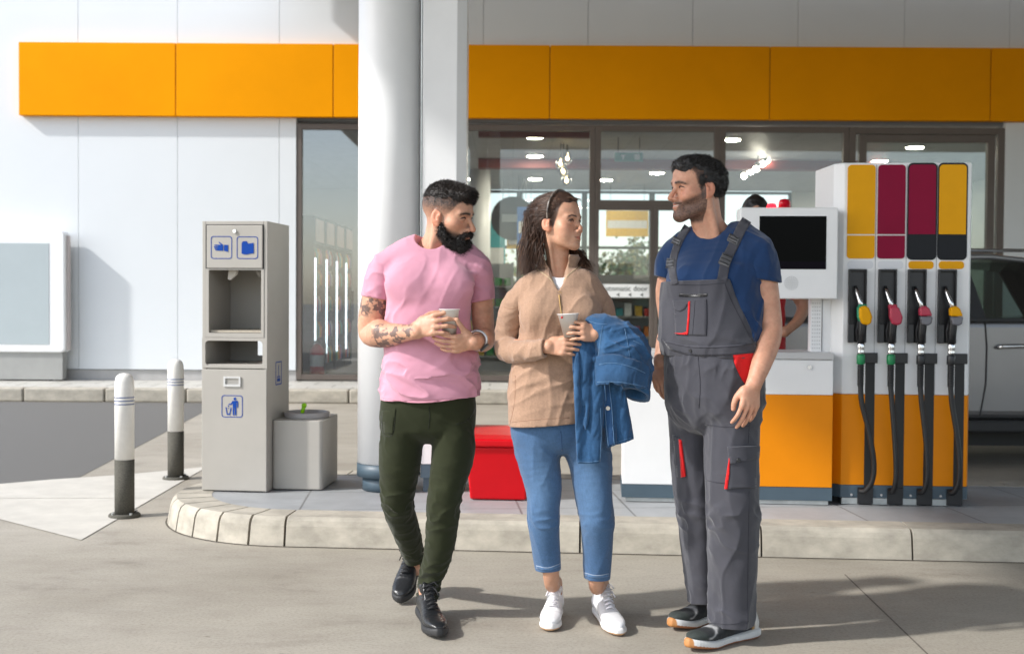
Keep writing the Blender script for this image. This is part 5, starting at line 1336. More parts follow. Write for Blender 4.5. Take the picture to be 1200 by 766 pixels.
# hair: thick on top, brushed forward; clipped sides stay on the scalp
def short_hair(s, vol_fn, n, length, width, mname, col, name, parent, seed, jitter=.3, disp=.0025, freq=90, lay=(0, 0, 0)):
    V = Vol((-.14, -.17, -.20), (.14, .17, .175), .0025); vol_fn(V); V.displace(lambda p: disp * fbm(p * freq, 3, seed), .02)
    v, q = V.mesh(1); nn = vnormals(v, q); hv_, hq_ = hairs(v, nn, n, length, width, seed, np.array(lay), jitter)
    VV, QQ = join([(v, q), (hv_, hq_)])
    return link_mesh(name, np_mesh(name, s.W(VV), QQ), mat(mname, col, .42, var=.35, vscale=160, bump=.5, bscale=300, spec=.5), parent, smooth=True), V
def man_hair(V):
    q = lambda x, f, u: (x, -f, u)
    V.ell(q(0, -.012, .060), (.071, .097, .077), .02); V.ell(q(0, .045, .082), (.056, .052, .045), .02)
    V.tube([q(-.040, .078, .094), q(0, .094, .100), q(.040, .078, .094)], [.013, .016, .013], k=.02)
    V.half(q(0, .02, .066), (0, .55 * -1, -1)) if 0 else None
    V.half(q(0, .0, .052), (0, -.10, -1))
    V.half(q(0, .098, .05), (0, -1, .1))
short_hair(hd, man_hair, 14000, .009, .0006, 'hair_dark_brown', (.019, .013, .010), 'hair', man, 3, .35, .0022, 110, (0, -1.1, .1))
def man_beard(V):
    q = lambda x, f, u: (x, -f, u)
    for sx in (-1, 1):
        V.tube([q(sx * .066, .012, -.028), q(sx * .060, .016, -.062), q(sx * .045, .050, -.095), q(sx * .016, .082, -.112)], [.009, .0175, .022, .024], k=.02)
        V.tube([q(sx * .004, .103, -.0535), q(sx * .016, .097, -.056), q(sx * .029, .085, -.066), q(sx * .034, .076, -.082)], [.0062, .0075, .0075, .010], k=.008)
    V.ell(q(0, .072, -.126), (.042, .036, .042), .03); V.ell(q(0, .068, -.152), (.032, .030, .032), .02)
    V.ell(q(0, .096, -.0695), (.018, .013, .0095), .006, 'sub')
    V.ell(q(0, .094, -.080), (.008, .010, .008), .006)
short_hair(hd, man_beard, 9000, .010, .0008, 'beard_black', (.015, .011, .009), 'beard', man, 5, .45, .003, 120, (0, -.2, -.7))
# t-shirt
SV = Vol(*bbox([M(415, 270, .2), M(585, 482, -.24)], .03), .0036)
tubes(SV, [(M(506, 308, .0), (.150, .085)), (M(504, 335, -.005), (.168, .118)), (M(502, 375, -.01), (.168, .122)), (M(504, 420, -.01), (.180, .125)), (M(503.5, 455, -.005), (.188, .130)), (M(503.5, 500, 0), (.192, .132))], n=2.4, k=.03)
tubes(SV, [(M(453, 312), .062), (M(480, 297, .01), .064), (M(506, 289, .03), .060), (M(538, 298, .01), .064), (M(559, 314, .0), .056)], k=.03)
SV.ell(M(478, 332, -.085), (.085, .050, .065), .05); SV.ell(M(530, 334, -.085), (.080, .050, .065), .05)
SS = Vol(*bbox([M(418, 290, .1), M(585, 372, -.12)], .03), .0036)
tubes(SS, [(M(462, 308), .062), (M(452, 314), .063), (M(446, 330, .005), .065), (M(440, 362, .01), .065)], k=0)
tubes(SS, [(M(550, 310), .056), (M(559, 315), .056), (M(562, 332, .02), .055), (M(564.5, 362, .03), .054)], k=0)
def man_fold(p):
    q = p - M(503, 400)
    a = folds(p, (1, .1, .75), 17, .0065, 2, .30) * .9 * gauss(q[:, 2] - .05, .10) * sstep(.06, -.03, q[:, 0])           # pulls from the right elbow
    b = folds(p, (1, 0, -.25), 19, .0105, 4, .22) * sstep(-.02, -.14, q[:, 2])                                        # hem folds
    c = folds(p, (.5, 0, 1), 20, .0022, 6, .2) * sstep(.18, .10, np.abs(q[:, 0])) * sstep(.05, .2, q[:, 2])
    d = folds(p, (1, .3, -.4), 26, .0045, 8, .3) * sstep(.14, .20, np.abs(q[:, 0]))
    e = folds(p, (1, 0, .45), 17, .011, 9, .2) * gauss(q[:, 2] + .06, .06) * sstep(-.05, .10, q[:, 0])
    return a + b + c + d + e + .0008 * fbm(p * 30, 2, 4)
SV.displace(man_fold); SS.displace(man_fold)
def plane_cut(V, p0, p1, keep_up=True, d=0.0):
    """cut along the plane holding two photo pixels' points (and the depth direction)"""
    a, b = np.array(p0), np.array(p1); t = b - a; n = np.cross(t, (0, 1, 0)); n /= np.linalg.norm(n)
    if (n[2] > 0) == keep_up: n = -n
    V.half(a, n)
plane_cut(SV, M(446, 468.5), M(561, 463.5), True)
tubes(SV, [(M(516, 240, .02), .064), (M(509, 268, .02), .070), (M(505, 282, -.015), .064)], k=.006, op='sub')
def hem_cut(V, a, b, out, lo, hi):
    t = b - a; n = np.cross(t, (0, 1, 0)); n /= np.linalg.norm(n)
    if n @ np.array(out) < 0: n = -n
    sl, X, Y, Z, ok = V.sub(lo, hi); d = (X - F32(a[0])) * F32(n[0]) + (Y - F32(a[1])) * F32(n[1]) + (Z - F32(a[2])) * F32(n[2]); V.D[sl] = np.maximum(V.D[sl], d.astype(F32))
hem_cut(SS, np.array(M(423, 346.5, .01)), np.array(M(457.5, 352.0, .01)), (0, 0, -1), M(400, 400, -.3), M(505, 290, .3))
hem_cut(SS, np.array(M(551, 355.5, .03)), np.array(M(577, 350.5, .03)), (0, 0, -1), M(506, 400, -.3), M(600, 290, .3))
for pts in ([(M(444, 338, .01), .0575), (M(439, 362, .012), .0590)], [(M(563, 338, .03), .0465), (M(565, 364, .03), .049)]): tubes(SS, pts, k=.004, op='sub')
v, q = join([SV.mesh(2), SS.mesh(2)])
shirt = link_mesh('t_shirt', np_mesh('t_shirt', v, q), cloth('pink_cotton', (.62, .295, .385), .9, 1200, .10, .3, .035), man, smooth=True)
m_pinkd = cloth('pink_seam', (.66, .30, .38), .9, 1200, .1)
m_pinkd = cloth('pink_seam', (.66, .30, .38), .9, 1200, .1)
for ln in ([(424, 343.2), (440, 347.5), (456, 349.5)], [(553, 351.8), (565, 350), (576, 347)]): patch(SS, strip(ln, .8), 'hem_stitch', m_pinkd, shirt, t=.0006)
patch(SV, strip([(447, 465), (475, 470.5), (497, 471.5), (530, 468), (560, 460)], .8), 'hem_stitch', m_pinkd, shirt, t=.0006)
# trousers
TV = Vol(*bbox([M(436, 440, .2), M(566, 700, -.25), M(480, 665, .55)], .03), .0036)
tubes(TV, [(M(503, 452), (.178, .112)), (M(502, 474), (.192, .122)), (M(501, 489), (.188, .115))], n=2.3, k=.03, flat=True)
tubes(TV, [(M(472.5, 488, .0), (.083, .10)), (M(469.5, 530, .015), (.087, .094)), (M(467, 560, .04), (.076, .082)), (M(465.5, 583, .06), (.066, .074)), (M(470, 605, .14), (.060, .066)), (M(479, 630, .24), (.053, .060)), (M(486.5, 655, .34), (.042, .046))], k=.02)
tubes(TV, [(M(531, 488, .0), (.083, .10)), (M(531, 530, -.02), (.087, .094)), (M(525, 560, -.04), (.074, .080)), (M(521, 585, -.055), (.066, .070)), (M(517.5, 620, -.03), (.062, .066)), (M(513, 650, .0), (.057, .060)), (M(505, 676, .05), (.046, .049)), (M(501.5, 694, .075), (.043, .046))], k=.008)
def trou_fold(p):
    z = p[:, 2]; zk = M(467, 585)[2]; zc = M(503, 505)[2]
    a = folds(p, (1, .2, .12), 30, .0062, 12, .25) * (gauss(z - zk, .11) + .5 * gauss(z - .30, .10))
    b = folds(p, (1, 0, -.55), 26, .0045, 14, .25) * gauss(z - zc, .07)
    c = folds(p, (1, .1, .35), 34, .0075, 15, .3) * sstep(.30, .16, z)
    return a + b + c + .001 * fbm(p * 26, 2, 6)
TV.displace(trou_fold)
TV.half(M(503, 455), (0, 0, 1))
def cut_end(V, c, axis, lo, hi):
    n = np.array(axis, float); n /= np.linalg.norm(n); sl, X, Y, Z, ok = V.sub(lo, hi); d = (X - F32(c[0])) * F32(n[0]) + (Y - F32(c[1])) * F32(n[1]) + (Z - F32(c[2])) * F32(n[2]); V.D[sl] = np.maximum(V.D[sl], d.astype(F32))
cR, cL = M(487, 652, .335), M(502, 689.5, .07)
cut_end(TV, cR, (.15, .5, -.85), M(455, 680, .1), M(497, 625, .6)); cut_end(TV, cL, (-.12, .1, -1), M(480, 705, -.1), M(530, 665, .2))
# rolled cuffs
for c, ax, r, ll in ((cR, np.array((.15, .5, -.85)), .046, .030), (cL, np.array((-.10, .1, -1)), .0445, .030)):
    ax = ax / np.linalg.norm(ax); TV.tube([c - ax * ll, c], [r, r * .98], k=.004, flat=True); TV.tube([c - ax * .03, c + ax * .03], [r - .007, r - .007], k=.003, op='sub')
v, q = TV.mesh(2)
m_olive = cloth('olive_cotton', (.021, .025, .009), .88, 1000, .15, .10, .10, vs=10)
tr = link_mesh('trousers', np_mesh('trousers', v, q), m_olive, man, smooth=True)
m_olived = cloth('olive_seam', (.011, .013, .006), .9, 900, .2)
for ln in ([(503, 476), (503.5, 490), (502, 502)], [(447, 486), (449, 507), (460, 509), (464, 480)], [(557, 478), (548, 492), (534, 497)]): patch(TV, strip(ln, .9), 'seam', m_olived, tr, t=.0008)
patch(TV, [(448, 481), (464, 479), (460, 508.5), (450, 507)], 'pocket', m_olive, tr, t=.002)
# shoes
m_leather = mat('black_leather', (1, 1, 1), .33, var=.10, vscale=30, bump=.15, bscale=260, attr=True, spec=.55)
m_lace_b = mat('black_lace', (.012, .012, .013), .8)
def paint_black(al, ht, sd, v): return np.tile(np.array((.016, .017, .019), F32), (len(v), 1))
st_black = dict(prof=None, sole=.030, sole_col=(.020, .020, .021), paint=paint_black, mat=m_leather, lace=m_lace_b, heelflare=True, spring=.014)
for F_ in (FOOT_L, FOOT_R):
    sh = empty('shoe', (0, 0, 0)); sh.parent = man
    shoe(F_[0], F_[1], 0, 1.06, st_black, sh, None)
# watch
wc = M(559.5, 398.5, -.145); wa = np.array(M(556, 401, -.19)) - np.array(M(564, 399.5, -.08)); wa /= np.linalg.norm(wa)
wt = empty('watch', Vector(wc) - man.location); wt.parent = man
u_ = np.cross(wa, (0, 0, 1.)); u_ /= np.linalg.norm(u_); w_v = np.cross(u_, wa)
MB().tube([Vector(wc + (u_ * math.cos(a) + w_v * math.sin(a)) * .0365) for a in np.linspace(0, 2 * math.pi, 33)], .0065, 8, caps=False).build('strap', mat('watch_steel', (.55, .56, .57), .3, metal=.8), wt, smooth=True)
fd_ = np.array((.15, -.95, -.35)); fd_ -= wa * fd_.dot(wa); fd_ /= np.linalg.norm(fd_); fc = wc + fd_ * .038
Mw = Matrix([list(wa) + [fc[0]], list(np.cross(fd_, wa)) + [fc[1]], list(fd_) + [fc[2]], [0, 0, 0, 1]]); Mw = Matrix(((wa[0], np.cross(fd_, wa)[0], fd_[0], fc[0]), (wa[1], np.cross(fd_, wa)[1], fd_[1], fc[1]), (wa[2], np.cross(fd_, wa)[2], fd_[2], fc[2]), (0, 0, 0, 1)))
MB().prism(rounded_rect(-.017, -.019, .017, .019, .005), -.002, .006, 'z', Mw).build('case', m_blackp, wt, bevel=.001)
# the two paper cups (held, so they are things of their own)
m_cup = mat('white_paper', (.82, .81, .79), .6, var=.03)
def paper_cup(c, h, r0, r1, label, tilt=0.):
    b = MB(); b.lathe((0, 0, 0), [(r0 * .96, .004), (r0, .0), (r0 + (r1 - r0) * .98, h * .97), (r1 + .0035, h * .975), (r1 + .0040, h * .99), (r1 + .003, h), (r1 - .001, h), (r1 - .003, h * .96), (r0 - .002, .01), (.001, .01)], 40, caps=False)
    b._xf(list(b.bm.verts), Matrix.Translation(Vector(c)) @ Matrix.Rotation(tilt, 4, 'Y'))
    return tag(b.build('paper_cup', m_cup), label, 'cup', 'white paper cups')
paper_cup(M(526.5, 392, -.207), .098, .026, .0375, 'white paper cup held in both hands by the person in the pink t-shirt')
# =================================================================== woman in the tan sweater
WY = 4.66
def Wp(px, py, d=0.): return np.array(P(px, py, WY + d))
wom = empty('person', Vector((Wp(665, 700)[0], WY, 0)), 'long haired person in a tan zip sweater and blue jeans holding a paper cup', 'person')
SK_W = (.58, .315, .205)
hw_ = Head(Wp(654.5, 262.5), R(55), R(-3), R(2), .925, fem=1., h=.0020)
def wom_col(s, c, x, f, u, ax):
    brow = gauss(u - (.0215 + .22 * np.clip(ax - .014, 0, .022) - .50 * np.clip(ax - .038, 0, 1)), .0034) * sstep(.010, .016, ax) * sstep(.055, .046, ax) * (f > .04)
    c = lerp_col(c, 1.15 * brow, (.030, .016, .011))
    line = np.interp(u, (-.03, .0, .012, .035, .055, .085), (.012, .022, .030, .040, .046, .060))
    c = lerp_col(c, .92 * sstep(.006, -.004, f - line) * sstep(-.028, -.01, u), (.030, .016, .011))
    return c
hvw = hw_.build(Wp(656, 332, .03), .0465, skin=SK_W, colour=wom_col)
WFL = (G(651.5, 717, 0), G(644, 740, 0)); WFR = (G(701, 716, 0), G(726, 745.5, 0))
AV = Vol(*bbox([Wp(585, 330, .1), Wp(735, 425, -.34)], .03), .0023)
tubes(AV, [(Wp(612, 352), .034), (Wp(594, 400, .02), .036), (Wp(612, 409, -.07), .036), (Wp(630, 407, -.14), .027), (Wp(643, 406, -.185), .0215)], k=.02)
tubes(AV, [(Wp(694, 352), .034), (Wp(713, 400, .0), .036), (Wp(712, 399, -.09), .034), (Wp(703, 394, -.15), .025), (Wp(697, 391.5, -.195), .0215)], k=.02)
hand(AV, Wp(640, 406.5, -.175), (.95, -.26, .05), (-.22, -.92, .25), .88, ((.32, .45, .28), (.34, .45, .28), (.36, .48, .28), (.38, .50, .30)), .05, ((.028, .030, -.010), (.040, .056, -.020), (.044, .082, -.026), (.040, .104, -.032)), -1, r0=.0082, wr=.024)
hand(AV, Wp(701, 393, -.180), (-.86, -.46, .22), (.42, -.86, .22), .88, ((.45, .62, .34), (.45, .62, .34), (.46, .64, .34), (.48, .66, .36)), .10, ((.030, .026, -.012), (.048, .046, -.030), (.052, .070, -.044), (.044, .090, -.052)), 1, r0=.0082, wr=.024)
av, aq = AV.mesh(1); ac = np.tile(np.array(SK_W, F32), (len(av), 1)) * (1 + .05 * fbm(av * 40, 3, 8)[:, None])
LV = Vol(*bbox([Wp(590, 320, .2), Wp(722, 740, -.25), Wp(700, 730, .3)], .06), .006)
tubes(LV, [(Wp(655, 350), (.11, .06)), (Wp(655, 390), (.12, .08)), (Wp(650, 440), (.12, .08)), (Wp(655, 505), (.14, .085))], k=.02)
tubes(LV, [(Wp(656, 325, .03), .045), (Wp(655, 345, .02), .05)], k=.03); tubes(LV, [(Wp(614, 352), .03), (Wp(655, 342), .05), (Wp(694, 352), .03)], k=.02)
tubes(LV, [(Wp(630, 515), .065), (Wp(637, 600), .042), (Wp(645, 665), .034), (Wp(647, 685, .06), .029)] + ankle(*WFL, .03, .029), k=.02)
tubes(LV, [(Wp(688, 515), .065), (Wp(699, 600), .042), (Wp(699, 670), .034), (Wp(699.5, 688, .08), .029)] + ankle(*WFR, .03, .029), k=.02)
lv, lq = LV.mesh(1); lc = np.tile(np.array(SK_W, F32) * .86, (len(lv), 1))
bv, bq, bc = join([hvw, (av, aq, ac), (lv, lq, lc)])
body = link_mesh('body', np_mesh('body', bv, bq, bc), m_skin, wom, smooth=True)
hw_.eyes((-.34, -1, .0), body)
# undershirt
UV = Vol(*bbox([Wp(630, 305, .12), Wp(690, 375, -.2)], .03), .004)
tubes(UV, [(Wp(656, 328, .01), (.080, .060)), (Wp(656, 350, -.012), (.11, .078)), (Wp(656, 380, -.01), (.11, .08))], k=.02)
tubes(UV, [(Wp(655, 285, .0), .046), (Wp(656, 312, -.035), .048)], k=.004, op='sub')
v, q = UV.mesh(1); link_mesh('undershirt', np_mesh('undershirt', v, q), cloth('white_jersey', (.74, .73, .74), .9, 900, .1), wom, smooth=True)
# sweater
SV = Vol(*bbox([Wp(570, 285, .2), Wp(735, 505, -.26)], .03), .0036)
tubes(SV, [(Wp(656, 338, .0), (.150, .085)), (Wp(657, 362, -.01), (.152, .106)), (Wp(655, 395, -.01), (.150, .108)), (Wp(648, 430, -.005), (.153, .112)), (Wp(643, 465, -.008), (.157, .126)), (Wp(643, 510, -.008), (.157, .138))], n=2.4, k=.03)
tubes(SV, [(Wp(611, 350), .050), (Wp(631, 334, .01), .050), (Wp(656, 327, .02), .048), (Wp(681, 334, .01), .050), (Wp(699, 350, .0), .050)], k=.03)
SV.ell(Wp(634, 368, -.08), (.065, .055, .065), .05); SV.ell(Wp(680, 370, -.08), (.065, .055, .065), .05)
SL = Vol(*bbox([Wp(572, 320, .12), Wp(735, 430, -.26)], .03), .0034)
tubes(SL, [(Wp(614, 347), .049), (Wp(604, 358, .0), .052), (Wp(597, 379, .02), .049), (Wp(593, 400, .03), .045), (Wp(596, 410, -.02), .045), (Wp(611, 412, -.085), .042), (Wp(628, 409.5, -.145), .036), (Wp(644, 407.5, -.190), .033)], k=.0)
tubes(SL, [(Wp(695, 347), .049), (Wp(704, 359, .01), .051), (Wp(709, 381, .01), .047), (Wp(713, 401, .0), .044), (Wp(713, 401, -.07), .045), (Wp(706, 397, -.13), .037), (Wp(698, 392.5, -.18), .032)], k=.0)
# stand-up collar
tubes(SV, [(Wp(655, 326, .012), (.074, .066)), (Wp(654, 314, .012), (.068, .062)), (Wp(654, 302, .016), (.090, .076))], k=.012, flat=True)
def wom_fold(p):
    q = p - Wp(655, 400)
    a = folds(p, (.25, 0, 1), 20, .0045, 32, .22) * sstep(.20, .05, np.abs(q[:, 0])) 
    b = folds(p, (1, .2, .5), 24, .006, 34, .3) * gauss(q[:, 0] + .19, .10) * gauss(q[:, 2] + .02, .12)
    c = folds(p, (1, .2, -.55), 26, .0055, 35, .3) * gauss(q[:, 0] + .20, .06) * sstep(-.05, .10, q[:, 2])
    d = folds(p, (1, 0, .4), 18, .006, 36, .25) * gauss(q[:, 2] + .16, .10)
    e = folds(p, (.2, .3, 1), 34, .0045, 37, .3) * gauss(q[:, 0] + .10, .06) * gauss(q[:, 2] + .03, .05)
    return a + b + c + d + e + .0011 * fbm(p * 28, 2, 14)
SV.displace(wom_fold); SL.displace(wom_fold)
tubes(SV, [(Wp(656, 335, .0), .046), (Wp(654, 316, .012), .056), (Wp(653.5, 297, .016), .080)], k=.004, op='sub')
# the open half zip: a V cut from the throat down
SV.tube([Wp(651, 292, -.11), Wp(653.5, 306, -.11), Wp(655, 322, -.11), Wp(655, 338, -.12)], [(.062, .10), (.053, .10), (.031, .09), (.002, .08)], U=(1, 0, 0), k=.003, op='sub')
plane_cut(SV, Wp(596, 498.5), Wp(668, 493), True)
for c_, ax_, lo_, hi_ in ((Wp(639.5, 407.2, -.172), (.90, -.43, .05), Wp(625, 432, -.33), Wp(655, 385, -.08)), (Wp(701.5, 393.8, -.162), (-.85, -.45, .18), Wp(688, 425, -.33), Wp(712, 375, -.09))):
    cut_end(SL, c_, ax_, lo_, hi_); ax_ = np.array(ax_) / np.linalg.norm(ax_); SL.tube([c_ - ax_ * .035, c_ + ax_ * .03], [.0265, .0285], k=.004, op='sub')
v, q = join([SV.mesh(2), SL.mesh(2)])
def sweater_mat():
    m = cloth('tan_knit', (.39, .245, .165), .92, 700, .15, .3, .12, vs=140); nt = m.node_tree; L = nt.links.new
    b = nt.nodes['Principled BSDF']; tc = [n for n in nt.nodes if n.type == 'TEX_COORD'][0]; old = [n for n in nt.nodes if n.type == 'BUMP'][0]
    wv = nt.nodes.new('ShaderNodeTexWave'); wv.wave_type = 'BANDS'; wv.bands_direction = 'X'; wv.inputs['Scale'].default_value = 62; wv.inputs['Distortion'].default_value = .5; wv.inputs['Detail'].default_value = 2
    L(tc.outputs['Object'], wv.inputs[0]); bp = nt.nodes.new('ShaderNodeBump'); bp.inputs['Strength'].default_value = .22; bp.inputs['Distance'].default_value = .0025
    L(wv.outputs['Fac'], bp.inputs['Height']); L(old.outputs[0], bp.inputs['Normal']); L(bp.outputs[0], b.inputs['Normal'])
    return m
m_tan = sweater_mat(); m_tand = cloth('tan_seam', (.33, .19, .12), .9, 700, .2)
sw = link_mesh('sweater', np_mesh('sweater', v, q), m_tan, wom, smooth=True)
for ln in ([(597, 499), (603, 470), (604, 440)],): patch(SV, strip(ln, .9), 'seam', m_tand, sw, t=.0007)
patch(SV, strip([(598, 494.5), (630, 491.5), (667, 489)], .8), 'hem_stitch', m_tand, sw, t=.0006)
patch(SL, strip([(611, 357), (600, 362), (588, 359)], .8), 'shoulder_seam', m_tand, sw, t=.0006)
m_gold = mat('gold_zip', (.72, .48, .20), .35, metal=.8, var=.1)
zpts = SV.hit(np.array([654.8, 655.2, 656.5, 658.2]), np.array([337., 346, 358, 371.])) + np.array((0, -.003, 0))
zp = MB(); zp.tube([Vector(p) for p in zpts], [.0022, .0026, .0026, .0020], 8); zp.build('zip', m_gold, sw)
zr = MB(); c_ = zpts[0] + (zpts[1] - zpts[0]) * .9 + np.array((0, -.006, 0)); zr.tube([Vector(c_ + np.array((.010 * math.cos(a), 0, .010 * math.sin(a)))) for a in np.linspace(0, 2 * math.pi, 25)], .0019, 6, caps=False)
zr.box(Vector(zpts[0]) + Vector((-.004, -.008, -.006)), Vector(zpts[0]) + Vector((.004, .0, .008))); zr.build('zip_pull', m_gold, sw)
for ln in ([(628, 315), (637, 320.5), (646, 328), (654, 338)], [(680, 312), (671, 318), (662, 326.5), (656, 338)]): patch(SV, strip(ln, 1.1), 'zip_tape', mat('zip_teeth', (.50, .38, .24), .5, metal=.3), sw, t=.0012)
# hair: pulled back cap plus long wavy locks
def wom_cap(V):
    q = lambda x, f, u: (x, -f, u)
    V.ell(q(0, -.024, .050), (.084, .105, .084), .02); V.ell(q(0, -.06, .005), (.078, .066, .085), .04); V.ell(q(0, .02, .080), (.052, .062, .050), .03)
    V.ell(q(0, .122, .014), (.078, .072, .084), .012, 'sub')
    for sx in (-1, 1): V.ell(q(sx * .085, .055, -.02), (.05, .058, .062), .010, 'sub'); V.ell(q(sx * .088, -.008, -.012), (.020, .026, .034), .008, 'sub')
    V.half(q(0, 0, -.075), (0, 0, -1))
    LL = lambda px, py, d: tuple(hw_.L(Wp(px, py, d)))
    V.tube([LL(632, 255, .07), LL(625, 275, .055), LL(621, 296, .04), LL(619, 314, .025)], [.042, .038, .034, .022], k=.03)
    V.tube([LL(652, 288, .10), LL(668, 296, .085), LL(681, 304, .03), LL(688, 316, -.01)], [.030, .024, .020, .012], k=.02)
m_hairw = mat('hair_brown', (.052, .027, .018), .45, var=.5, vscale=70, bump=.3, bscale=300, spec=.35, stretch=(1, 1, .12))
V = Vol((-.16, -.17, -.27), (.16, .20, .17), .0027); wom_cap(V)
V.displace(lambda p: .0012 * vnoise(np.stack([p[:, 0] * 260, p[:, 1] * 10, p[:, 2] * 200], -1), 3) + .0025 * fbm(p * 34, 2, 9), .02)
v, q = V.mesh(1); nn = vnormals(v, q); hh = hairs(v, nn, 14000, .024, .0004, 11, np.where(hw_.W(v)[:, 2:3] > Wp(0, 268)[2], np.array((0, 5.0, -2.0)), np.array((0, .6, -7.0))), .22)
VV, QQ = join([(v, q), hh]); hair = link_mesh('hair', np_mesh('hair', hw_.W(VV), QQ), m_hairw, wom, smooth=True)
lk_rng = np.random.default_rng(5); lockV, lockQ = [], []
def lock(pts, r, wav, ph, n=5, seg=34):
    p = _catmull(np.array(pts, float), 9); t = np.linspace(0, 1, len(p)); d = np.gradient(p, axis=0); d /= np.linalg.norm(d, axis=1, keepdims=True); u = np.cross(d, (0.2, 1, 0.1)); u /= np.linalg.norm(u, axis=1, keepdims=True); w = np.cross(d, u)
    a = ph + t * 11; p = p + (u * np.cos(a)[:, None] + w * np.sin(a)[:, None]) * (wav * sstep(.15, .6, t))[:, None]
    rr = r * (np.clip(t * 8, .4, 1)) * np.clip((1.04 - t) * 2.6, .06, 1)
    th = np.linspace(0, 2 * np.pi, n, endpoint=False); V_ = (p[:, None] + (u[:, None] * np.cos(th)[None, :, None] + w[:, None] * np.sin(th)[None, :, None] * .6) * rr[:, None, None]).reshape(-1, 3); m_ = len(p)
    Q_ = np.array([(i * n + j, i * n + (j + 1) % n, (i + 1) * n + (j + 1) % n, (i + 1) * n + j) for i in range(m_ - 1) for j in range(n)]); return V_, Q_, np.tile(np.array((.072, .037, .023)) * lk_rng.uniform(.5, 1.0 + 1.6 * lk_rng.uniform() ** 2), (len(V_), 1)).astype(F32)
parts = []
for k in range(900):                                                             # the fall behind the ear, over the near shoulder
    a = lk_rng.uniform(0, 1); s_ = Wp(624 + 14 * a + lk_rng.normal() * 2, 236 + 18 * lk_rng.uniform() + 8 * (1 - a), .02 + .09 * lk_rng.uniform() - .04 * a)
    e_x = 608 + 30 * lk_rng.uniform(); e_y = 310 + 17 * lk_rng.uniform() - .25 * abs(e_x - 615)
    dpt = -.055 + .15 * lk_rng.uniform()
    m1 = Wp(617 + 19 * a + lk_rng.normal() * 2, 262 + 6 * lk_rng.normal(), dpt * .5 + .02); m2 = Wp(e_x * .55 + (614 + 20 * a) * .45 + lk_rng.normal() * 1.5, 288 + 4 * lk_rng.normal(), dpt)
    parts.append(lock([s_, m1, m2, Wp(e_x, e_y, dpt - .02)], lk_rng.uniform(.0006, .0018), lk_rng.uniform(.005, .015), lk_rng.uniform(0, 6)))
for k in range(240):                                                              # behind the neck and onto the far shoulder
    s_ = Wp(640 + 16 * lk_rng.uniform(), 285 + 8 * lk_rng.normal(), .10); ex = 672 + 26 * lk_rng.uniform(); ey = 308 + 13 * lk_rng.uniform()
    parts.append(lock([s_, Wp(662 + 6 * lk_rng.uniform(), 294 + 4 * lk_rng.normal(), .09), Wp(676 + 8 * lk_rng.uniform(), 297 + 6 * lk_rng.uniform(), .03), Wp(ex, ey + 4, -.02 + .03 * lk_rng.normal())], lk_rng.uniform(.0007, .0019), lk_rng.uniform(.006, .013), lk_rng.uniform(0, 6)))
for k in range(420):                                                             # strands combed back over the crown
    sx = lk_rng.uniform(-1, .95); a0 = np.array((.060 * sx, -(.078 - .062 * sx * sx), .055 - .075 * abs(sx) ** 2.2)); a1 = np.array((.045 * sx + .01 * lk_rng.normal(), .10, -.02 - .03 * lk_rng.uniform()))
    n0, n1 = a0 / np.array((.087, .110, .090)), a1 / np.array((.087, .110, .090)); n0 /= np.linalg.norm(n0); n1 /= np.linalg.norm(n1); lift = 1.0 + .025 * lk_rng.uniform()
    pts_ = []
    for t_ in np.linspace(0, 1, 6):
        m_ = n0 * (1 - t_) + n1 * t_ + np.array((0, 0, .55)) * t_ * (1 - t_) * 1.6; m_ /= np.linalg.norm(m_); pts_.append(hw_.W(np.array((0, .022, .050)) + m_ * np.array((.0855, .108, .0865)) * lift))
    parts.append(lock(pts_, lk_rng.uniform(.0007, .0016), .0015, lk_rng.uniform(0, 6)))
for k in range(40):                                                              # baby hairs at the hairline
    s_ = hw_.W((lk_rng.normal() * .02, -.055 - .01 * lk_rng.uniform(), .098)); parts.append(lock([s_, s_ + (hw_.R @ np.array((0, -.02, .004))), s_ + (hw_.R @ np.array((0, -.034, -.010)))], .0008, .003, lk_rng.uniform(0, 6)))
VV, QQ, CC = join(parts); link_mesh('locks', np_mesh('locks', VV, QQ, CC), mat('hair_locks', (1, 1, 1), .45, var=.2, vscale=60, spec=.35, attr=True), hair, smooth=True)
hb = MB(); q_ = lambda x, f, u: Vector(hw_.W((x, -f, u)))
hb.tube([q_(.099 * math.sin(a) * .93, .005 + .012 * math.cos(a), .048 + .094 * math.cos(a)) for a in np.linspace(-1.95, 1.95, 41)], .0038, 8)
hb.build('headband', mat('tortoiseshell', (.16, .13, .11), .25, var=.9, vscale=95, spec=.6), wom, smooth=True)
# jeans
def denim(name, col, **k): return cloth(name, col, .9, 1500, .25, .2, .12, vs=120, **k)
TV = Vol(*bbox([Wp(590, 470, .2), Wp(725, 690, -.25)], .03), .0036)
tubes(TV, [(Wp(650, 470), (.150, .095)), (Wp(654, 494), (.182, .112)), (Wp(655, 502), (.184, .108))], n=2.3, k=.03, flat=True)
tubes(TV, [(Wp(630, 506), (.096, .108)), (Wp(631.5, 540), (.083, .096)), (Wp(637.5, 570, -.01), (.071, .080)), (Wp(637, 602, -.02), (.061, .070)), (Wp(639, 635), (.057, .062)), (Wp(642.5, 666, .02), (.0495, .054)), (Wp(643, 676, .02), (.049, .053))], k=.010)
tubes(TV, [(Wp(683, 506), (.096, .108)), (Wp(691, 540), (.085, .096)), (Wp(694.5, 572, -.02), (.074, .082)), (Wp(699, 608, -.03), (.066, .072)), (Wp(700, 645), (.058, .062)), (Wp(699.5, 676, .02), (.0515, .054)), (Wp(699, 688, .02), (.051, .053))], k=.010)
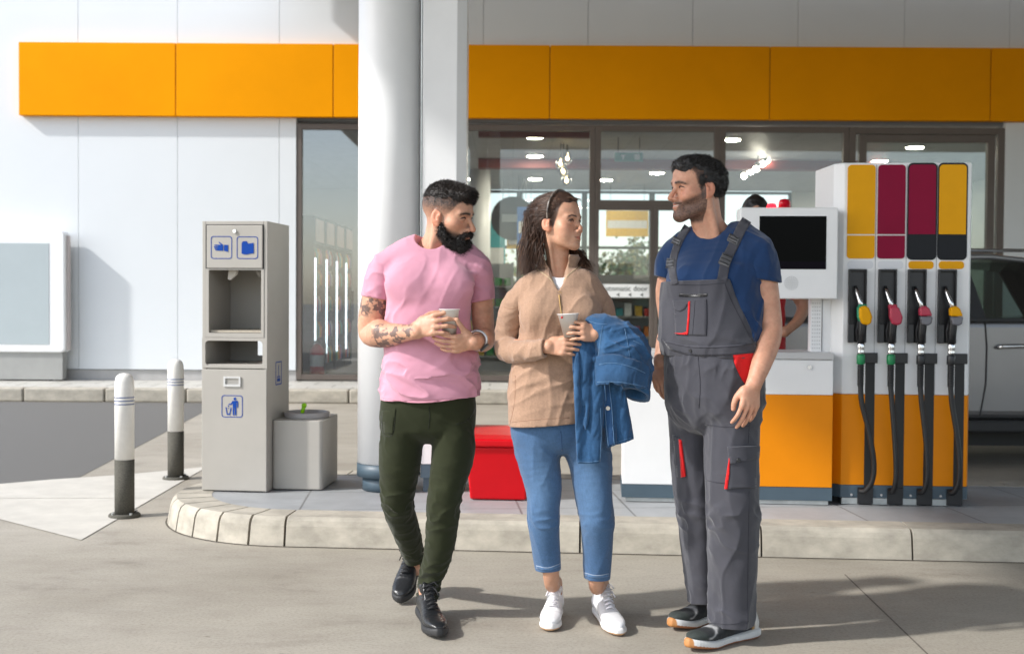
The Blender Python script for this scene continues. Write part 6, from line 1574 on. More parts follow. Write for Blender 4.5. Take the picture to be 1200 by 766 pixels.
def jean_fold(p):
    z = p[:, 2]; zk = Wp(640, 608)[2]
    a = folds(p, (1, .2, .1), 30, .0055, 42, .22) * gauss(z - zk, .045); b = folds(p, (1, 0, -.5), 24, .0045, 44, .25) * gauss(z - Wp(655, 530)[2], .06)
    return a + b + folds(p, (.3, .2, 1), 14, .003, 45, .2) + .0009 * fbm(p * 26, 2, 16)
TV.displace(jean_fold); TV.half(Wp(650, 470), (0, 0, 1))
jL, jR = Wp(642.5, 667, .02), Wp(699.2, 677.5, .02)
cut_end(TV, jL, (.05, 0, -1), Wp(610, 700, -.2), Wp(668, 650, .3)); cut_end(TV, jR, (-.04, 0, -1), Wp(676, 710, -.2), Wp(730, 655, .3))
for c_ in (jL, jR): TV.tube([c_ - np.array((0, 0, -.05)), c_ - np.array((0, 0, .03))], [.041, .0435], k=.003, op='sub')
v, q = TV.mesh(2)
c = np.tile(np.array((.058, .122, .235), F32), (len(v), 1)); pxv = v[:, 0] / v[:, 1] * FPX + CX; pyv = CY - (v[:, 2] - CAMH) / v[:, 1] * FPX - FPX * math.tan(PITCH)
fade = gauss(pxv - 637, 16) * gauss(pyv - 565, 50) + gauss(pxv - 696, 16) * gauss(pyv - 570, 55); c = lerp_col(c, .55 * fade, (.12, .22, .37)); c = lerp_col(c, .35 * sstep(620, 660, pyv) * (fbm(v * 30, 3) > .0), (.07, .15, .30))
c *= (1 + .10 * vnoise(v * np.array((700, 700, 90)), 4) + .06 * vnoise(v * np.array((120, 120, 700)), 5))[:, None]
m_jean = cloth('blue_denim', (1, 1, 1), .9, 1500, .25, .2, .05, attr=True, vs=160); m_stitch = cloth('denim_stitch', (.30, .36, .45), .9, 600, .2); m_seamd = cloth('denim_seam', (.05, .105, .22), .9, 600, .2)
jn = link_mesh('jeans', np_mesh('jeans', v, q, c), m_jean, wom, smooth=True)
for ln in ([(657, 505), (658.5, 528)],): patch(TV, strip(ln, 1.2), 'seam', m_seamd, jn, t=.0010)
for ln in ([(628.5, 664), (642, 666.5), (656, 661.5)], [(685, 672.3), (699, 675.5), (713, 673.3)]): patch(TV, strip(ln, 3.2), 'hem', denim('hem_denim', (.085, .17, .32)), jn, t=.0016)
for ln in ([(628.5, 662.2), (642, 664.8), (656, 659.8)], [(685, 670.5), (699, 673.8), (713, 671.6)]): patch(TV, strip(ln, .6), 'hem_stitch', m_stitch, jn, t=.0024)
# white trainers
m_whitel = mat('white_leather', (1, 1, 1), .5, var=.04, vscale=40, bump=.08, bscale=300, attr=True)
def paint_white(al, ht, sd, v):
    c = np.tile(np.array((.80, .79, .79), F32), (len(v), 1)); c = lerp_col(c, .9 * gauss(al - .27, .035) * (np.abs(sd) < .022) * (ht > .088), (.62, .36, .03)); c = lerp_col(c, .5 * gauss(al - .70 + 4 * sd * sd, .008), (.45, .42, .42)); return c
st_white = dict(prof=None, sole=.027, sole_col=(.78, .76, .74), outsole=(.55, .33, .18), paint=paint_white, mat=m_whitel, lace=mat('white_lace', (.80, .77, .80), .8), spring=.007, wid=(.030, .035, .034, .037, .044, .045, .037, .020))
for F_ in (WFL, WFR):
    sh = empty('shoe', (0, 0, 0)); sh.parent = wom; shoe(F_[0], F_[1], 0, .98, st_white, sh, None)
paper_cup(Wp(667, 395, -.190), .088, .020, .0385, 'white paper cup with a red rim mark held by the long haired person', R(-3))
rd = bpy.data.objects['paper_cup.001'] if 'paper_cup.001' in bpy.data.objects else None
if rd is not None: MB().ball(Vector(Wp(658.5, 372, -.222)), .004).build('rim_mark', m_red, rd)

# =================================================================== denim jacket hung over her forearm
JV = Vol(*bbox([Wp(660, 368, .06), Wp(768, 550, -.34)], .03), .0031)
# the heap over the forearm, collar side outward
JV.tube([Wp(690, 377, -.15), Wp(704, 385, -.155), Wp(722, 396, -.15), Wp(738, 416, -.145), Wp(744, 440, -.14)], [(.012, .020), (.045, .055), (.070, .085), (.070, .085), (.058, .075)], U=(.5, 0, .86), k=.02)
JV.ell(Wp(726, 412, -.15), (.095, .085, .090), .03)
JV.tube([Wp(738, 412, -.15), Wp(746, 440, -.15), Wp(745, 468, -.155)], [(.045, .05), (.052, .055), (.050, .052)], U=(1, 0, .15), k=.02)
# two hanging fronts
JF = Vol(JV.lo, JV.lo + JV.h * (JV.n - 1), JV.h)
JF.tube([Wp(692, 385, -.13), Wp(688, 412, -.185), Wp(689.5, 445, -.195), Wp(690.5, 490, -.190), Wp(690.5, 546, -.180)], [(.040, .020), (.056, .016), (.057, .015), (.054, .016), (.047, .017)], U=(1, .10, 0), k=.0, n=2.6)
JF.tube([Wp(712, 400, -.12), Wp(714, 425, -.17), Wp(719, 460, -.168), Wp(724, 495, -.165), Wp(728, 526, -.16)], [(.045, .020), (.048, .017), (.048, .016), (.054, .016), (.058, .017)], U=(1, .25, 0), k=.004, n=2.6)
fj = lambda p: folds(p, (.05, 0, 1), 24, .0085, 90, .12) + folds(p, (.3, .2, 1), 45, .003, 91, .3) + .0012 * fbm(p * 40, 2, 33)
def warp_y(V, fn, w=.05):
    I_, p = V.pts_band(w); q = p.copy(); q[:, 1] -= fn(p).astype(F32); d = V.sample(q); V.D[I_[:, 0], I_[:, 1], I_[:, 2]] = d
warp_y(JF, lambda p: 1.5 * fj(p))
JV.displace(lambda p: folds(p, (.6, .1, -.8), 22, .0110, 92, .22) + folds(p, (.9, .1, .3), 34, .0050, 93, .3) + .0012 * fbm(p * 40, 2, 34))
plane_cut(JF, Wp(677, 543.5), Wp(704, 541.5), True) if 0 else None
cut_end(JF, np.array(Wp(690, 542.5, -.18)), (.04, 0, -1), Wp(668, 560, -.34), Wp(707.5, 530, .0)); cut_end(JF, np.array(Wp(727, 519.5, -.16)), (.28, 0, -1), Wp(708, 560, -.34), Wp(760, 505, .0))
# the open sleeve end, looking down and to the left
ce = np.array(Wp(744.5, 462, -.16)); cax = np.array((-.28, -.42, -.86)); cut_end(JV, ce, cax, Wp(722, 520, -.36), Wp(775, 450, .08))
cax /= np.linalg.norm(cax); JV.tube([ce - cax * .07, ce + cax * .05], [.036, .0465], k=.003, op='sub')
JF.half(Wp(744.5, 500, -.16), (1, 0, 0)); v, q = join([JV.mesh(2), JF.mesh(2)])
c = np.tile(np.array((.025, .082, .182), F32), (len(v), 1)); c *= (1 + .35 * fbm(v * 14, 3, 40) * .5 + .14 * vnoise(v * np.array((800, 800, 120)), 41) + .08 * vnoise(v * np.array((150, 150, 900)), 42))[:, None]
c = lerp_col(c, .25 * sstep(.1, .6, fbm(v * 9, 2, 43)), (.07, .17, .32))
m_jack = cloth('jacket_denim', (1, 1, 1), .9, 1500, .3, .2, .06, attr=True, vs=150); m_jackd = denim('jacket_band', (.018, .062, .155)); m_jst = cloth('jacket_stitch', (.10, .20, .34), .9, 500, .2)
JA = Vol(JV.lo, JV.lo + JV.h * (JV.n - 1), JV.h); JA.D = np.minimum(JV.D, JF.D)
jk = empty('denim_jacket', Vector(Wp(715, 543, -.18)), 'blue denim jacket draped over the forearm of the person in the tan sweater', 'jacket')
jb = link_mesh('shell', np_mesh('shell', v, q, c), m_jack, jk, smooth=True)
KV = Vol(*bbox([Wp(690, 410, -.12), Wp(770, 460, -.32)], .03), .0026)
KV.tube([Wp(699.5, 439, -.225), Wp(712, 437, -.250), Wp(727, 438, -.266), Wp(744, 441.5, -.262), Wp(758, 446, -.225)], [(.036, .006), (.041, .007), (.040, .007), (.037, .007), (.034, .006)], U=(.06, .18, 1), k=0, n=4)
KV.tube([Wp(702, 422.5, -.215), Wp(713, 420.5, -.242), Wp(728, 422, -.256), Wp(744, 427, -.250), Wp(757.5, 433, -.213)], [(.018, .010)] * 5, U=(.06, .1, 1), k=.004, n=3)
KV.displace(lambda p: .0016 * fbm(p * 45, 2, 61)); warp_y(KV, lambda p: folds(p, (0, 0, 1), 18, .007, 95, .15), .03)
v, q = KV.mesh(2); c = np.tile(np.array((.026, .080, .175), F32), (len(v), 1)) * (1 + .2 * fbm(v * 20, 3, 44))[:, None]; cl = link_mesh('collar', np_mesh('collar', v, q, c), m_jack, jk, smooth=True)
for ln in ([(700, 447.5), (714, 447), (728, 447.8), (744, 450.5), (756, 453)], [(702, 427), (714, 425), (728, 426.5), (743, 431), (756, 437)]): patch(KV, strip(ln, .6), 'stitch_line', m_jst, cl, t=.0014, depth=.002)
for ln in ([(706, 382), (703.5, 400), (701.5, 418)], [(732, 385), (735, 400), (738, 418)], [(742, 399), (752, 404)], [(690.5, 376.5), (700, 379), (712, 380)]): patch(JA, strip(ln, .55), 'stitch_line', m_jst, jk, t=.0016)
pp_ = patch(JA, [(707.5, 448), (714, 448), (717, 475), (720.5, 520.8), (712.5, 522.8), (709.3, 490), (708, 468)], 'placket', m_jackd, jk, t=.004)
for ln in ([(713.3, 449), (716.2, 475), (719.7, 520.5)], [(708.3, 450), (708.9, 468), (710.2, 490), (713.2, 522)], [(677.5, 540.5), (690, 541), (703.5, 539.5)], [(714, 520), (727, 516.5), (740, 512.5)], [(703.5, 478), (704.5, 510), (703, 540)]): patch(JA, strip(ln, .55), 'stitch_line', m_jst, jk, t=.0052 if ln[0][1] < 470 else .0018)
m_metalb = mat('jacket_button', (.62, .58, .52), .35, metal=.7)
for (x_, y_, m_) in ((712.3, 478, m_metalb),):
    h_ = JA.hit(np.array([x_]), np.array([y_]))[0]; b = MB(); b.cyl(Vector(h_ + np.array((0, -.004, 0))), Vector(h_ + np.array((0, -.009, 0))), .0085, .0075, 18); b.build('button', m_, jk)
# =================================================================== station attendant in dungarees
AY = 4.55
def Ap(px, py, d=0.): return np.array(P(px, py, AY + d))
att = empty('person', Vector((Ap(845, 740)[0], AY, 0)), 'person in grey dungarees with red trim over a blue t-shirt standing beside the fuel pump', 'person')
SK_A = (.57, .295, .195)
ha = Head(Ap(817, 221.5), R(-70), R(2), R(0), 1.0, smile=1.)
def att_col(s, c, x, f, u, ax):
    n = fbm(np.stack([x, f, u], 1) * 260, 2)
    line = np.interp(u, (-.05, -.015, .005, .030, .052, .085), (.016, .020, .026, .036, .040, .060))
    side = sstep(.006, -.004, f - line + .004 * n) * sstep(-.040, -.005, u - .5 * np.clip(-.02 - f, -1, 0)) * (ax > .02)
    c = lerp_col(c, .85 * side * (1 + .2 * n), (.017, .013, .011))
    brow = gauss(u - (.0220 + .08 * np.clip(ax - .018, 0, .016) - .42 * np.clip(ax - .036, 0, 1)), .0052) * sstep(.006, .011, ax) * sstep(.058, .050, ax) * (f > .04)
    c = lerp_col(c, 1.0 * brow * (1 + .35 * n), (.028, .018, .014))
    jawm = sstep(-.026, -.046, u + .42 * (f - .058) + .004 * n) * (f > .0) * sstep(.012, .02, ax + 2.2 * np.clip(-.076 - u, 0, 1) + .9 * (gauss(u + .0545, .006)))
    lipm = gauss(ax / .024, 1) * gauss((u + .066) / .0085, 1) * (f > .08)
    c = lerp_col(c, (.80 + .15 * n) * jawm * sstep(.6, .3, lipm) * sstep(-.135, -.118, u), (.050, .032, .026))
    c = lerp_col(c, .85 * gauss(u + .0545, .006) * sstep(.03, .022, ax) * sstep(.0, .004, ax) * (f > .08), (.055, .034, .028))
    return c
hva = ha.build(Ap(836, 290, .03), .060, traps=((Ap(802, 283, .14), .030), (Ap(872, 280, .00), .032)), skin=SK_A, colour=att_col)
AFL = (G(883, 744, 0), G(807, 763.5, 0)); AFR = (G(852, 722, 0), G(787, 739, 0))
AV = Vol(*bbox([Ap(755, 280, .25), Ap(920, 505, -.24)], .03), .0025)
tubes(AV, [(Ap(890, 296, -.08), .052), (Ap(896, 335, -.085), .050), (Ap(901, 365, -.09), .045), (Ap(903, 384, -.10), .043), (Ap(900, 402, -.13), .044), (Ap(892, 427, -.18), .037), (Ap(884, 449, -.215), .0285)], k=.02)
tubes(AV, [(Ap(790, 302, .12), .038), (Ap(782, 340, .15), .046), (Ap(785, 380, .16), .042), (Ap(781, 400, .12), .040), (Ap(776, 416, .09), .030), (Ap(774, 424, .075), .027)], k=.02)
hand(AV, Ap(883, 450.5, -.217), (-.22, -.10, -1), (.38, -.90, .10), 1.0, ((.30, .32, .18), (.26, .30, .18), (.28, .32, .18), (.32, .34, .2)), .06, ((.030, .028, -.010), (.044, .054, -.020), (.047, .080, -.026), (.043, .102, -.030)), 1)
hand(AV, Ap(775, 421, .08), (-.05, -.16, -1), (-.72, -.66, .05), 1.0, ((.36, .40, .22), (.34, .38, .22), (.36, .40, .24), (.40, .42, .26)), .06, ((.030, .028, -.010), (.050, .050, -.014), (.055, .076, -.016), (.050, .100, -.016)), -1)
av, aq = AV.mesh(1); ac = np.tile(np.array(SK_A, F32), (len(av), 1)) * (1 + .10 * fbm(av * 40, 3, 8)[:, None]) * (1 + .08 * vnoise(av * 160, 5)[:, None] * np.array((.3, 1, 1)))
LV = Vol(*bbox([Ap(780, 280, .3), Ap(900, 760, -.25), Ap(800, 740, .3)], .06), .006)
tubes(LV, [(Ap(838, 330), (.10, .06)), (Ap(835, 370), (.11, .07)), (Ap(837, 470), (.13, .09))], U=(.82, -.57, 0), k=.02)
tubes(LV, [(Ap(834, 285, .03), .055), (Ap(836, 320, .02), .06)], k=.03); tubes(LV, [(Ap(796, 302, .10), .03), (Ap(837, 304, .03), .055), (Ap(888, 298, -.07), .045)], k=.03)
tubes(LV, [(Ap(858, 480, -.04), .07), (Ap(858, 590, -.06), .048), (Ap(860, 690, -.02), .036)] + ankle(*AFL, .03, .034), k=.02)
tubes(LV, [(Ap(812, 480, .10), .07), (Ap(816, 590, .14), .048), (Ap(824, 690, .17), .036)] + ankle(*AFR, .03, .034), k=.02)
lv, lq = LV.mesh(1); lc = np.tile(np.array(SK_A, F32), (len(lv), 1))
bv, bq, bc = join([hva, (av, aq, ac), (lv, lq, lc)])
body = link_mesh('body', np_mesh('body', bv, bq, bc), m_skin, att, smooth=True)
ha.eyes((.36, -1, -.10), body)
def att_hair(V):
    q = lambda x, f, u: (x, -f, u)
    V.ell(q(0, -.014, .048), (.0785, .099, .080), .02); V.ell(q(0, -.050, .008), (.068, .058, .066), .04); V.ell(q(0, .050, .086), (.052, .046, .036), .03)
    V.ell(q(0, .128, .008), (.072, .060, .074), .012, 'sub')
    for sx in (-1, 1): V.ell(q(sx * .085, .066, -.010), (.05, .040, .070), .012, 'sub'); V.ell(q(sx * .090, -.012, -.012), (.024, .026, .036), .008, 'sub')
    V.half(q(0, 0, -.048), (0, .25, -1))
short_hair(ha, att_hair, 14000, .0075, .0005, 'hair_black', (.011, .009, .008), 'hair', att, 13, .5, .0048, 52, (0, .8, -.3))
# blue t-shirt
UL = (.82, -.57, 0)
SV = Vol(*bbox([Ap(770, 250, .32), Ap(918, 440, -.32)], .03), .0036)
tubes(SV, [(Ap(837, 300, .02), (.160, .088)), (Ap(837, 330, .0), (.186, .122)), (Ap(837, 365, -.01), (.192, .132)), (Ap(837, 395, -.01), (.190, .136)), (Ap(837, 440, -.01), (.182, .136))], U=UL, n=2.3, k=.03)
tubes(SV, [(Ap(792, 299, .11), .060), (Ap(812, 284, .07), .060), (Ap(838, 278, .04), .058), (Ap(864, 281, -.01), .064), (Ap(887, 296, -.075), .062)], k=.035)
SV.ell(Ap(810, 330, -.03), (.075, .06, .065), .05); SV.ell(Ap(846, 330, -.09), (.075, .06, .065), .05)
SS = Vol(*bbox([Ap(772, 275, .26), Ap(916, 352, -.20)], .03), .0036)
tubes(SS, [(Ap(878, 291, -.06), .060), (Ap(887, 297, -.075), .062), (Ap(891, 316, -.08), .066), (Ap(893.5, 350, -.08), .070)], k=0)
tubes(SS, [(Ap(800, 292, .09), .056), (Ap(791, 299, .11), .057), (Ap(784, 314, .13), .056), (Ap(781, 348, .14), .056)], k=0)
def att_fold(p):
    q = p - Ap(833, 350)
    return folds(p, (.3, .2, 1), 20, .0045, 52, .25) * sstep(-.08, .05, q[:, 2]) + folds(p, (1, -.5, -.7), 24, .0055, 54, .3) * gauss(q[:, 0] - .15, .09) + folds(p, (.3, 0, 1), 20, .006, 55, .2) * sstep(.05, .14, q[:, 0]) + .001 * fbm(p * 28, 2, 24)
SV.displace(att_fold); SS.displace(att_fold)
hem_cut(SS, np.array(Ap(868, 325, -.075)), np.array(Ap(912.5, 331.5, -.075)), (0, 0, -1), Ap(838, 400, -.4), Ap(930, 270, .4))
hem_cut(SS, np.array(Ap(774, 325, .13)), np.array(Ap(792, 330, .13)), (0, 0, -1), Ap(750, 400, -.4), Ap(837, 270, .4))
tubes(SV, [(Ap(826, 232, .03), .064), (Ap(834, 258, .03), .069), (Ap(834, 266, .0), .062)], k=.006, op='sub')
for pts in ([(Ap(891, 310, -.08), .052), (Ap(893.5, 345, -.075), .060)], [(Ap(783, 312, .135), .046), (Ap(781, 345, .142), .049)]): tubes(SS, pts, k=.004, op='sub')
v, q = join([SV.mesh(2), SS.mesh(2)])
m_bluet = cloth('navy_blue_cotton', (.008, .034, .105), .88, 1100, .12, .3, .06)
ts = link_mesh('t_shirt', np_mesh('t_shirt', v, q), m_bluet, att, smooth=True)
patch(SV, strip([(815, 266), (819, 273.5), (827, 276.5), (838, 272.5), (846, 266.5)], 3.0), 'collar', cloth('navy_rib', (.007, .030, .095), .9, 700, .2), att, t=.0022)
m_blued = cloth('navy_seam', (.008, .032, .10), .9, 900, .1)
patch(SS, strip([(868.5, 321.5), (890, 326), (912, 328)], .8), 'hem_stitch', m_blued, ts, t=.0006)
# trousers of the dungarees
m_greyw = cloth('grey_workwear', (.056, .056, .068), .85, 1100, .16, .3, .06); m_greyd = cloth('grey_seam', (.032, .032, .042), .9, 800, .2); m_redw = cloth('red_workwear', (.62, .010, .012), .8, 900, .15)
TV = Vol(*bbox([Ap(776, 385, .34), Ap(900, 745, -.30)], .03), .0037)
tubes(TV, [(Ap(834, 392, -.01), (.192, .150)), (Ap(835, 412, -.01), (.184, .146)), (Ap(837, 445, -.01), (.186, .148)), (Ap(838, 470, .0), (.184, .146))], U=UL, n=2.3, k=.03, flat=True)
tubes(TV, [(Ap(858, 462, -.05), (.104, .112)), (Ap(857, 510, -.06), (.100, .112)), (Ap(857, 550, -.07), (.099, .108)), (Ap(859, 592, -.075), (.094, .102)), (Ap(859, 640, -.055), (.091, .098)), (Ap(857.5, 690, -.03), (.085, .095)), (Ap(856, 728, -.02), (.083, .094)), (Ap(855, 745, -.02), (.083, .093))], k=.012)
tubes(TV, [(Ap(815, 462, .08), (.104, .110)), (Ap(811, 510, .11), (.086, .108)), (Ap(813, 550, .125), (.084, .104)), (Ap(817, 592, .13), (.078, .098)), (Ap(820, 640, .15), (.070, .092)), (Ap(823, 690, .175), (.060, .084)), (Ap(824, 712, .18), (.058, .082))], k=.012)
def wt_fold(p):
    z = p[:, 2]; f1 = folds(p, (1, .1, -.35), 19, .0095, 62, .28) * (gauss(z - Ap(840, 600)[2], .12) + .9 * sstep(.30, .08, z))
    f2 = folds(p, (1, 0, -.7), 20, .0090, 64, .25) * gauss(z - Ap(830, 478)[2], .085); f3 = folds(p, (.15, .1, 1), 15, .0055, 65, .16)
    f4 = folds(p, (.2, 0, 1), 30, .0060, 66, .3) * gauss(z - Ap(830, 425)[2], .04)
    return f1 + f2 + f3 + f4 + .0012 * fbm(p * 24, 2, 26)
TV.displace(wt_fold)
TV.half(Ap(834, 398), (0, 0, 1))
aL, aR = Ap(855, 733, -.02), Ap(824, 702, .18)
cut_end(TV, aL, (-.05, .0, -1), Ap(815, 775, -.3), Ap(900, 715, .12)); cut_end(TV, aR, (.1, 0, -1), Ap(800, 750, .06), Ap(845, 690, .35))
for c_, r_ in ((aL, (.074, .084)), (aR, (.050, .074))): TV.tube([c_ + np.array((0, 0, .06)), c_ - np.array((0, 0, .04))], [r_, r_], k=.003, op='sub')
v, q = TV.mesh(2); dg_ = link_mesh('dungarees', np_mesh('dungarees', v, q), m_greyw, att, smooth=True)
# bib: a shell of cloth over the shirt, cut to shape
BV = Vol(SV.lo, SV.lo + SV.h * (SV.n - 1), SV.h); BV.D = np.minimum(BV.D, 9)
tubes(BV, [(Ap(836, 300, .02), (.160, .095)), (Ap(834, 330, .0), (.186, .130)), (Ap(831, 365, -.01), (.190, .144)), (Ap(832, 393, -.01), (.195, .151)), (Ap(836, 410, -.01), (.188, .149)), (Ap(837, 440, -.01), (.186, .149))], U=UL, n=2.3, k=.02)
BV.ell(Ap(810, 332, -.032), (.080, .068, .065), .05); BV.ell(Ap(846, 332, -.092), (.080, .068, .065), .05)
BV.displace(lambda p: .7 * att_fold(p) + folds(p, (.2, .1, 1), 16, .005, 71, .2) + folds(p, (1, 0, .3), 26, .006, 72, .3) * gauss(p[:, 2] - Ap(830, 402)[2], .035))
plane_cut(BV, Ap(790, 329.5), Ap(848, 327.5), False)
def edge_cut(V, pxs):
    """keep the part of the volume to the left (in the photo) of a line of pixels, at every depth"""
    I_, p = V.pts_band(.03); px = (p[:, 0] / p[:, 1] - 0) * FPX + CX; py = CY - (p[:, 2] - CAMH) / p[:, 1] * FPX - FPX * math.tan(PITCH); return I_, px, py
def right_edge(V):
    # plane family: straight strokes approximating the curved right edge of the bib
    Xg = V.lo[0] + V.h * np.arange(V.n[0]); Yg = V.lo[1] + V.h * np.arange(V.n[1]); Zg = V.lo[2] + V.h * np.arange(V.n[2])
    zr = [Ap(848, y)[2] for y in (320, 328, 345, 365, 385, 398, 420)][::-1]; xr_ = [Ap(x, 300, -.05)[0] for x in (846.5, 848.5, 855, 864, 875, 884, 900)][::-1]
    lim = np.interp(Zg, zr, xr_); d = (Xg[:, None] - lim[None, :])[:, None, :] * .8
    V.D = np.maximum(V.D, np.broadcast_to(d, V.D.shape).astype(F32))
right_edge(BV)
c0 = np.array(Ap(834, 350, .03)); BV.half(c0 + np.array((.02, .05, 0)), (.57, .82, 0))
BV.half(Ap(834, 417), (0, 0, -1))
v, q = BV.mesh(2); link_mesh('bib', np_mesh('bib', v, q), m_greyw, att, smooth=True)
bibo = bpy.data.objects['bib']
# one volume of everything worn, to lay pockets, straps and trim on
CV = Vol(*bbox([Ap(768, 246, .34), Ap(918, 745, -.34)], .03), .0045)
def overlay(V, W_):
    sl, X, Y, Z, ok = V.sub(W_.lo + W_.h, W_.lo + W_.h * (W_.n - 3)); shp = V.D[sl].shape
    g = np.stack(np.broadcast_arrays(X, Y, Z), -1).reshape(-1, 3); near = V.D[sl].ravel() > -1
    d = W_.sample(g).reshape(shp); V.D[sl] = np.minimum(V.D[sl], d)
for W_ in (SV, SS, BV, TV): overlay(CV, W_)
patch(CV, strip([(875, 258.5), (868, 270), (860, 287), (851, 306), (846, 329)], 11.5), 'strap', m_greyw, att, t=.004)
patch(CV, strip([(806, 266), (797, 281), (790.5, 299), (788.5, 316), (791, 333)], 8.2), 'strap', m_greyw, att, t=.004)
m_buck = mat('grey_buckle', (.10, .10, .105), .4, var=.1)
for (ln, w_) in (([(848, 311.5), (853, 300)], 12.5), ([(858, 285), (861.5, 277.5)], 12.5), ([(786.5, 314.5), (787.5, 303)], 8.5), ([(792, 287), (795, 279.5)], 9)):
    b_ = patch(CV, strip(ln, w_), 'buckle', m_buck, att, t=.0085)
    a_ = np.array(ln, float); mid = (a_[0] + a_[1]) / 2; dr_ = (a_[1] - a_[0]); dr_ /= np.hypot(*dr_); nn_ = np.array((-dr_[1], dr_[0]))
    for f_ in (.15, .5, .85): c_ = a_[0] + (a_[1] - a_[0]) * f_; patch(CV, strip([c_ - nn_ * w_ * .42, c_ + nn_ * w_ * .42], 1.1), 'buckle_slot', m_blackp, b_, t=.0100)
patch(CV, strip([(790, 333), (818, 334), (849, 331.5)], .8), 'top_stitch', m_greyd, bibo, t=.0010)
patch(CV, strip([(796, 345.5), (812, 346.5), (829, 345.5)], 3.6), 'zip_pocket', m_blackp, bibo, t=.0016)
pk = patch(CV, [(790, 352), (828, 350), (827.5, 393), (792, 392)], 'chest_pocket', m_greyw, bibo, t=.0035)
patch(CV, [(789.5, 352), (808.5, 353), (803, 362.5), (797, 365), (791, 363)], 'pocket_flap', m_greyw, bibo, t=.0065)
patch(CV, strip([(808.2, 353), (807.8, 370), (806, 391)], 2.0), 'red_piping', m_redw, bibo, t=.0065)
patch(CV, [(791, 390), (800, 390.2), (806.5, 388), (806.5, 392), (798, 391.8)], 'red_piping', m_redw, bibo, t=.0065)
patch(CV, strip([(827.8, 351), (828, 372), (827.4, 393)], .9), 'seam', m_greyd, bibo, t=.0042)
patch(CV, strip([(815, 352), (813.5, 372), (812, 392)], .8), 'seam', m_greyd, bibo, t=.0042)
patch(CV, strip([(849, 331), (856, 350), (866, 370), (877, 391), (884, 401)], .9), 'edge_stitch', m_greyd, bibo, t=.0010)
wb = patch(CV, [(777, 398), (800, 404), (830, 405.5), (862, 404), (885, 400), (885.5, 412.5), (860, 415.5), (830, 416.5), (805, 415), (786, 409)], 'waistband', m_greyw, att, t=.004)
for ln in ([(780, 400.5), (805, 405.8), (830, 407), (860, 405.6), (884.5, 401.8)], [(788, 408.5), (806, 413.6), (830, 415), (860, 414), (885, 411)]): patch(CV, strip(ln, .8), 'waist_stitch', m_greyd, wb, t=.0048)
def button(px, py, r, m, parent, nm='button', off=.006):
    h_ = CV.hit(np.array([px]), np.array([py]))[0]; n_ = CV.grad(h_[None])[0]; b = MB(); b.cyl(Vector(h_ + n_ * (off - .004)), Vector(h_ + n_ * (off + .002)), r, r * .8, 16); return b.build(nm, m, parent, smooth=False)
button(809.5, 410.5, .0075, m_blackp, wb)
# side pocket opening in red, thigh pockets with red piping
patch(CV, [(858.5, 415.5), (884, 413.5), (884, 420), (881, 436), (872.5, 450), (868, 444), (862, 431)], 'red_pocket', m_redw, dg_, t=.0025)
patch(CV, strip([(858, 415.5), (861.5, 431), (868, 444), (872.5, 450.5)], 1.2), 'seam', m_greyd, dg_, t=.0035)
cp_ = patch(CV, [(854.5, 525), (885.5, 524), (884, 571), (851.5, 572.5)], 'cargo_pocket', m_greyw, dg_, t=.009, depth=.002)
patch(CV, [(853.8, 523), (887, 522), (886, 536.5), (855.5, 543)], 'cargo_flap', m_greyw, dg_, t=.0135, depth=.0)
patch(CV, [(854.6, 536), (855.6, 537), (853.4, 572.5), (850.2, 572.5)], 'red_piping', m_redw, dg_, t=.0110)
button(864.2, 538.5, .0085, m_blackp, dg_, 'button', .0165)
cp_ = patch(CV, [(790, 509), (797, 513), (803, 557), (795, 558)], 'cargo_pocket', m_greyw, dg_, t=.008, depth=.002)
patch(CV, [(797, 514), (799, 516), (804, 557.5), (799.5, 558.5)], 'red_piping', m_redw, dg_, t=.0085)
for ln in ([(818, 418), (820.5, 450), (819, 478)], [(880, 465), (877, 520)], [(878, 575), (877, 640), (876, 700), (876, 730)], [(826, 497), (850, 500), (880, 499)], [(826, 562), (840, 565), (853, 566)]): patch(CV, strip(ln, .9), 'seam', m_greyd, dg_, t=.0012)
patch(CV, strip([(830, 729), (855, 731), (879, 727)], .8), 'hem_stitch', m_greyd, dg_, t=.0010)
# trainers
m_suede = mat('suede', (1, 1, 1), .85, var=.15, vscale=50, bump=.2, bscale=300, attr=True)
def paint_grey(al, ht, sd, v):
    c = np.tile(np.array((.020, .022, .024), F32), (len(v), 1)); c = lerp_col(c, .8 * sstep(.80, .86, al) * (ht < .05), (.035, .045, .040))
    line = .013 + .036 * sstep(.80, .55, al) ; c = lerp_col(c, 1.2 * gauss(ht - line, .0034) * sstep(.40, .46, al) * sstep(.84, .80, al), (.30, .30, .30))
    c = lerp_col(c, sstep(.16, .11, al + .6 * np.clip(.05 - ht, -.05, .05)), (.62, .60, .57)); c = lerp_col(c, gauss(al - .13 - 1.1 * (ht - .02), .022) * (ht < .055) * (ht > 0), (.42, .24, .08)); c = lerp_col(c, .7 * sstep(.44, .34, al) * sstep(.16, .22, al) * (ht < .09), (.028, .034, .048)); return c
st_grey = dict(prof=None, sole=.030, sole_col=(.62, .62, .61), outsole=(.34, .13, .05), toecap=(.46, .20, .06), paint=paint_grey, mat=m_suede, lace=m_lace_b, heelflare=True, spring=.018)
for F_ in (AFL, AFR):
    sh = empty('shoe', (0, 0, 0)); sh.parent = att; shoe(F_[0], F_[1], 0, 1.10, st_grey, sh, None)
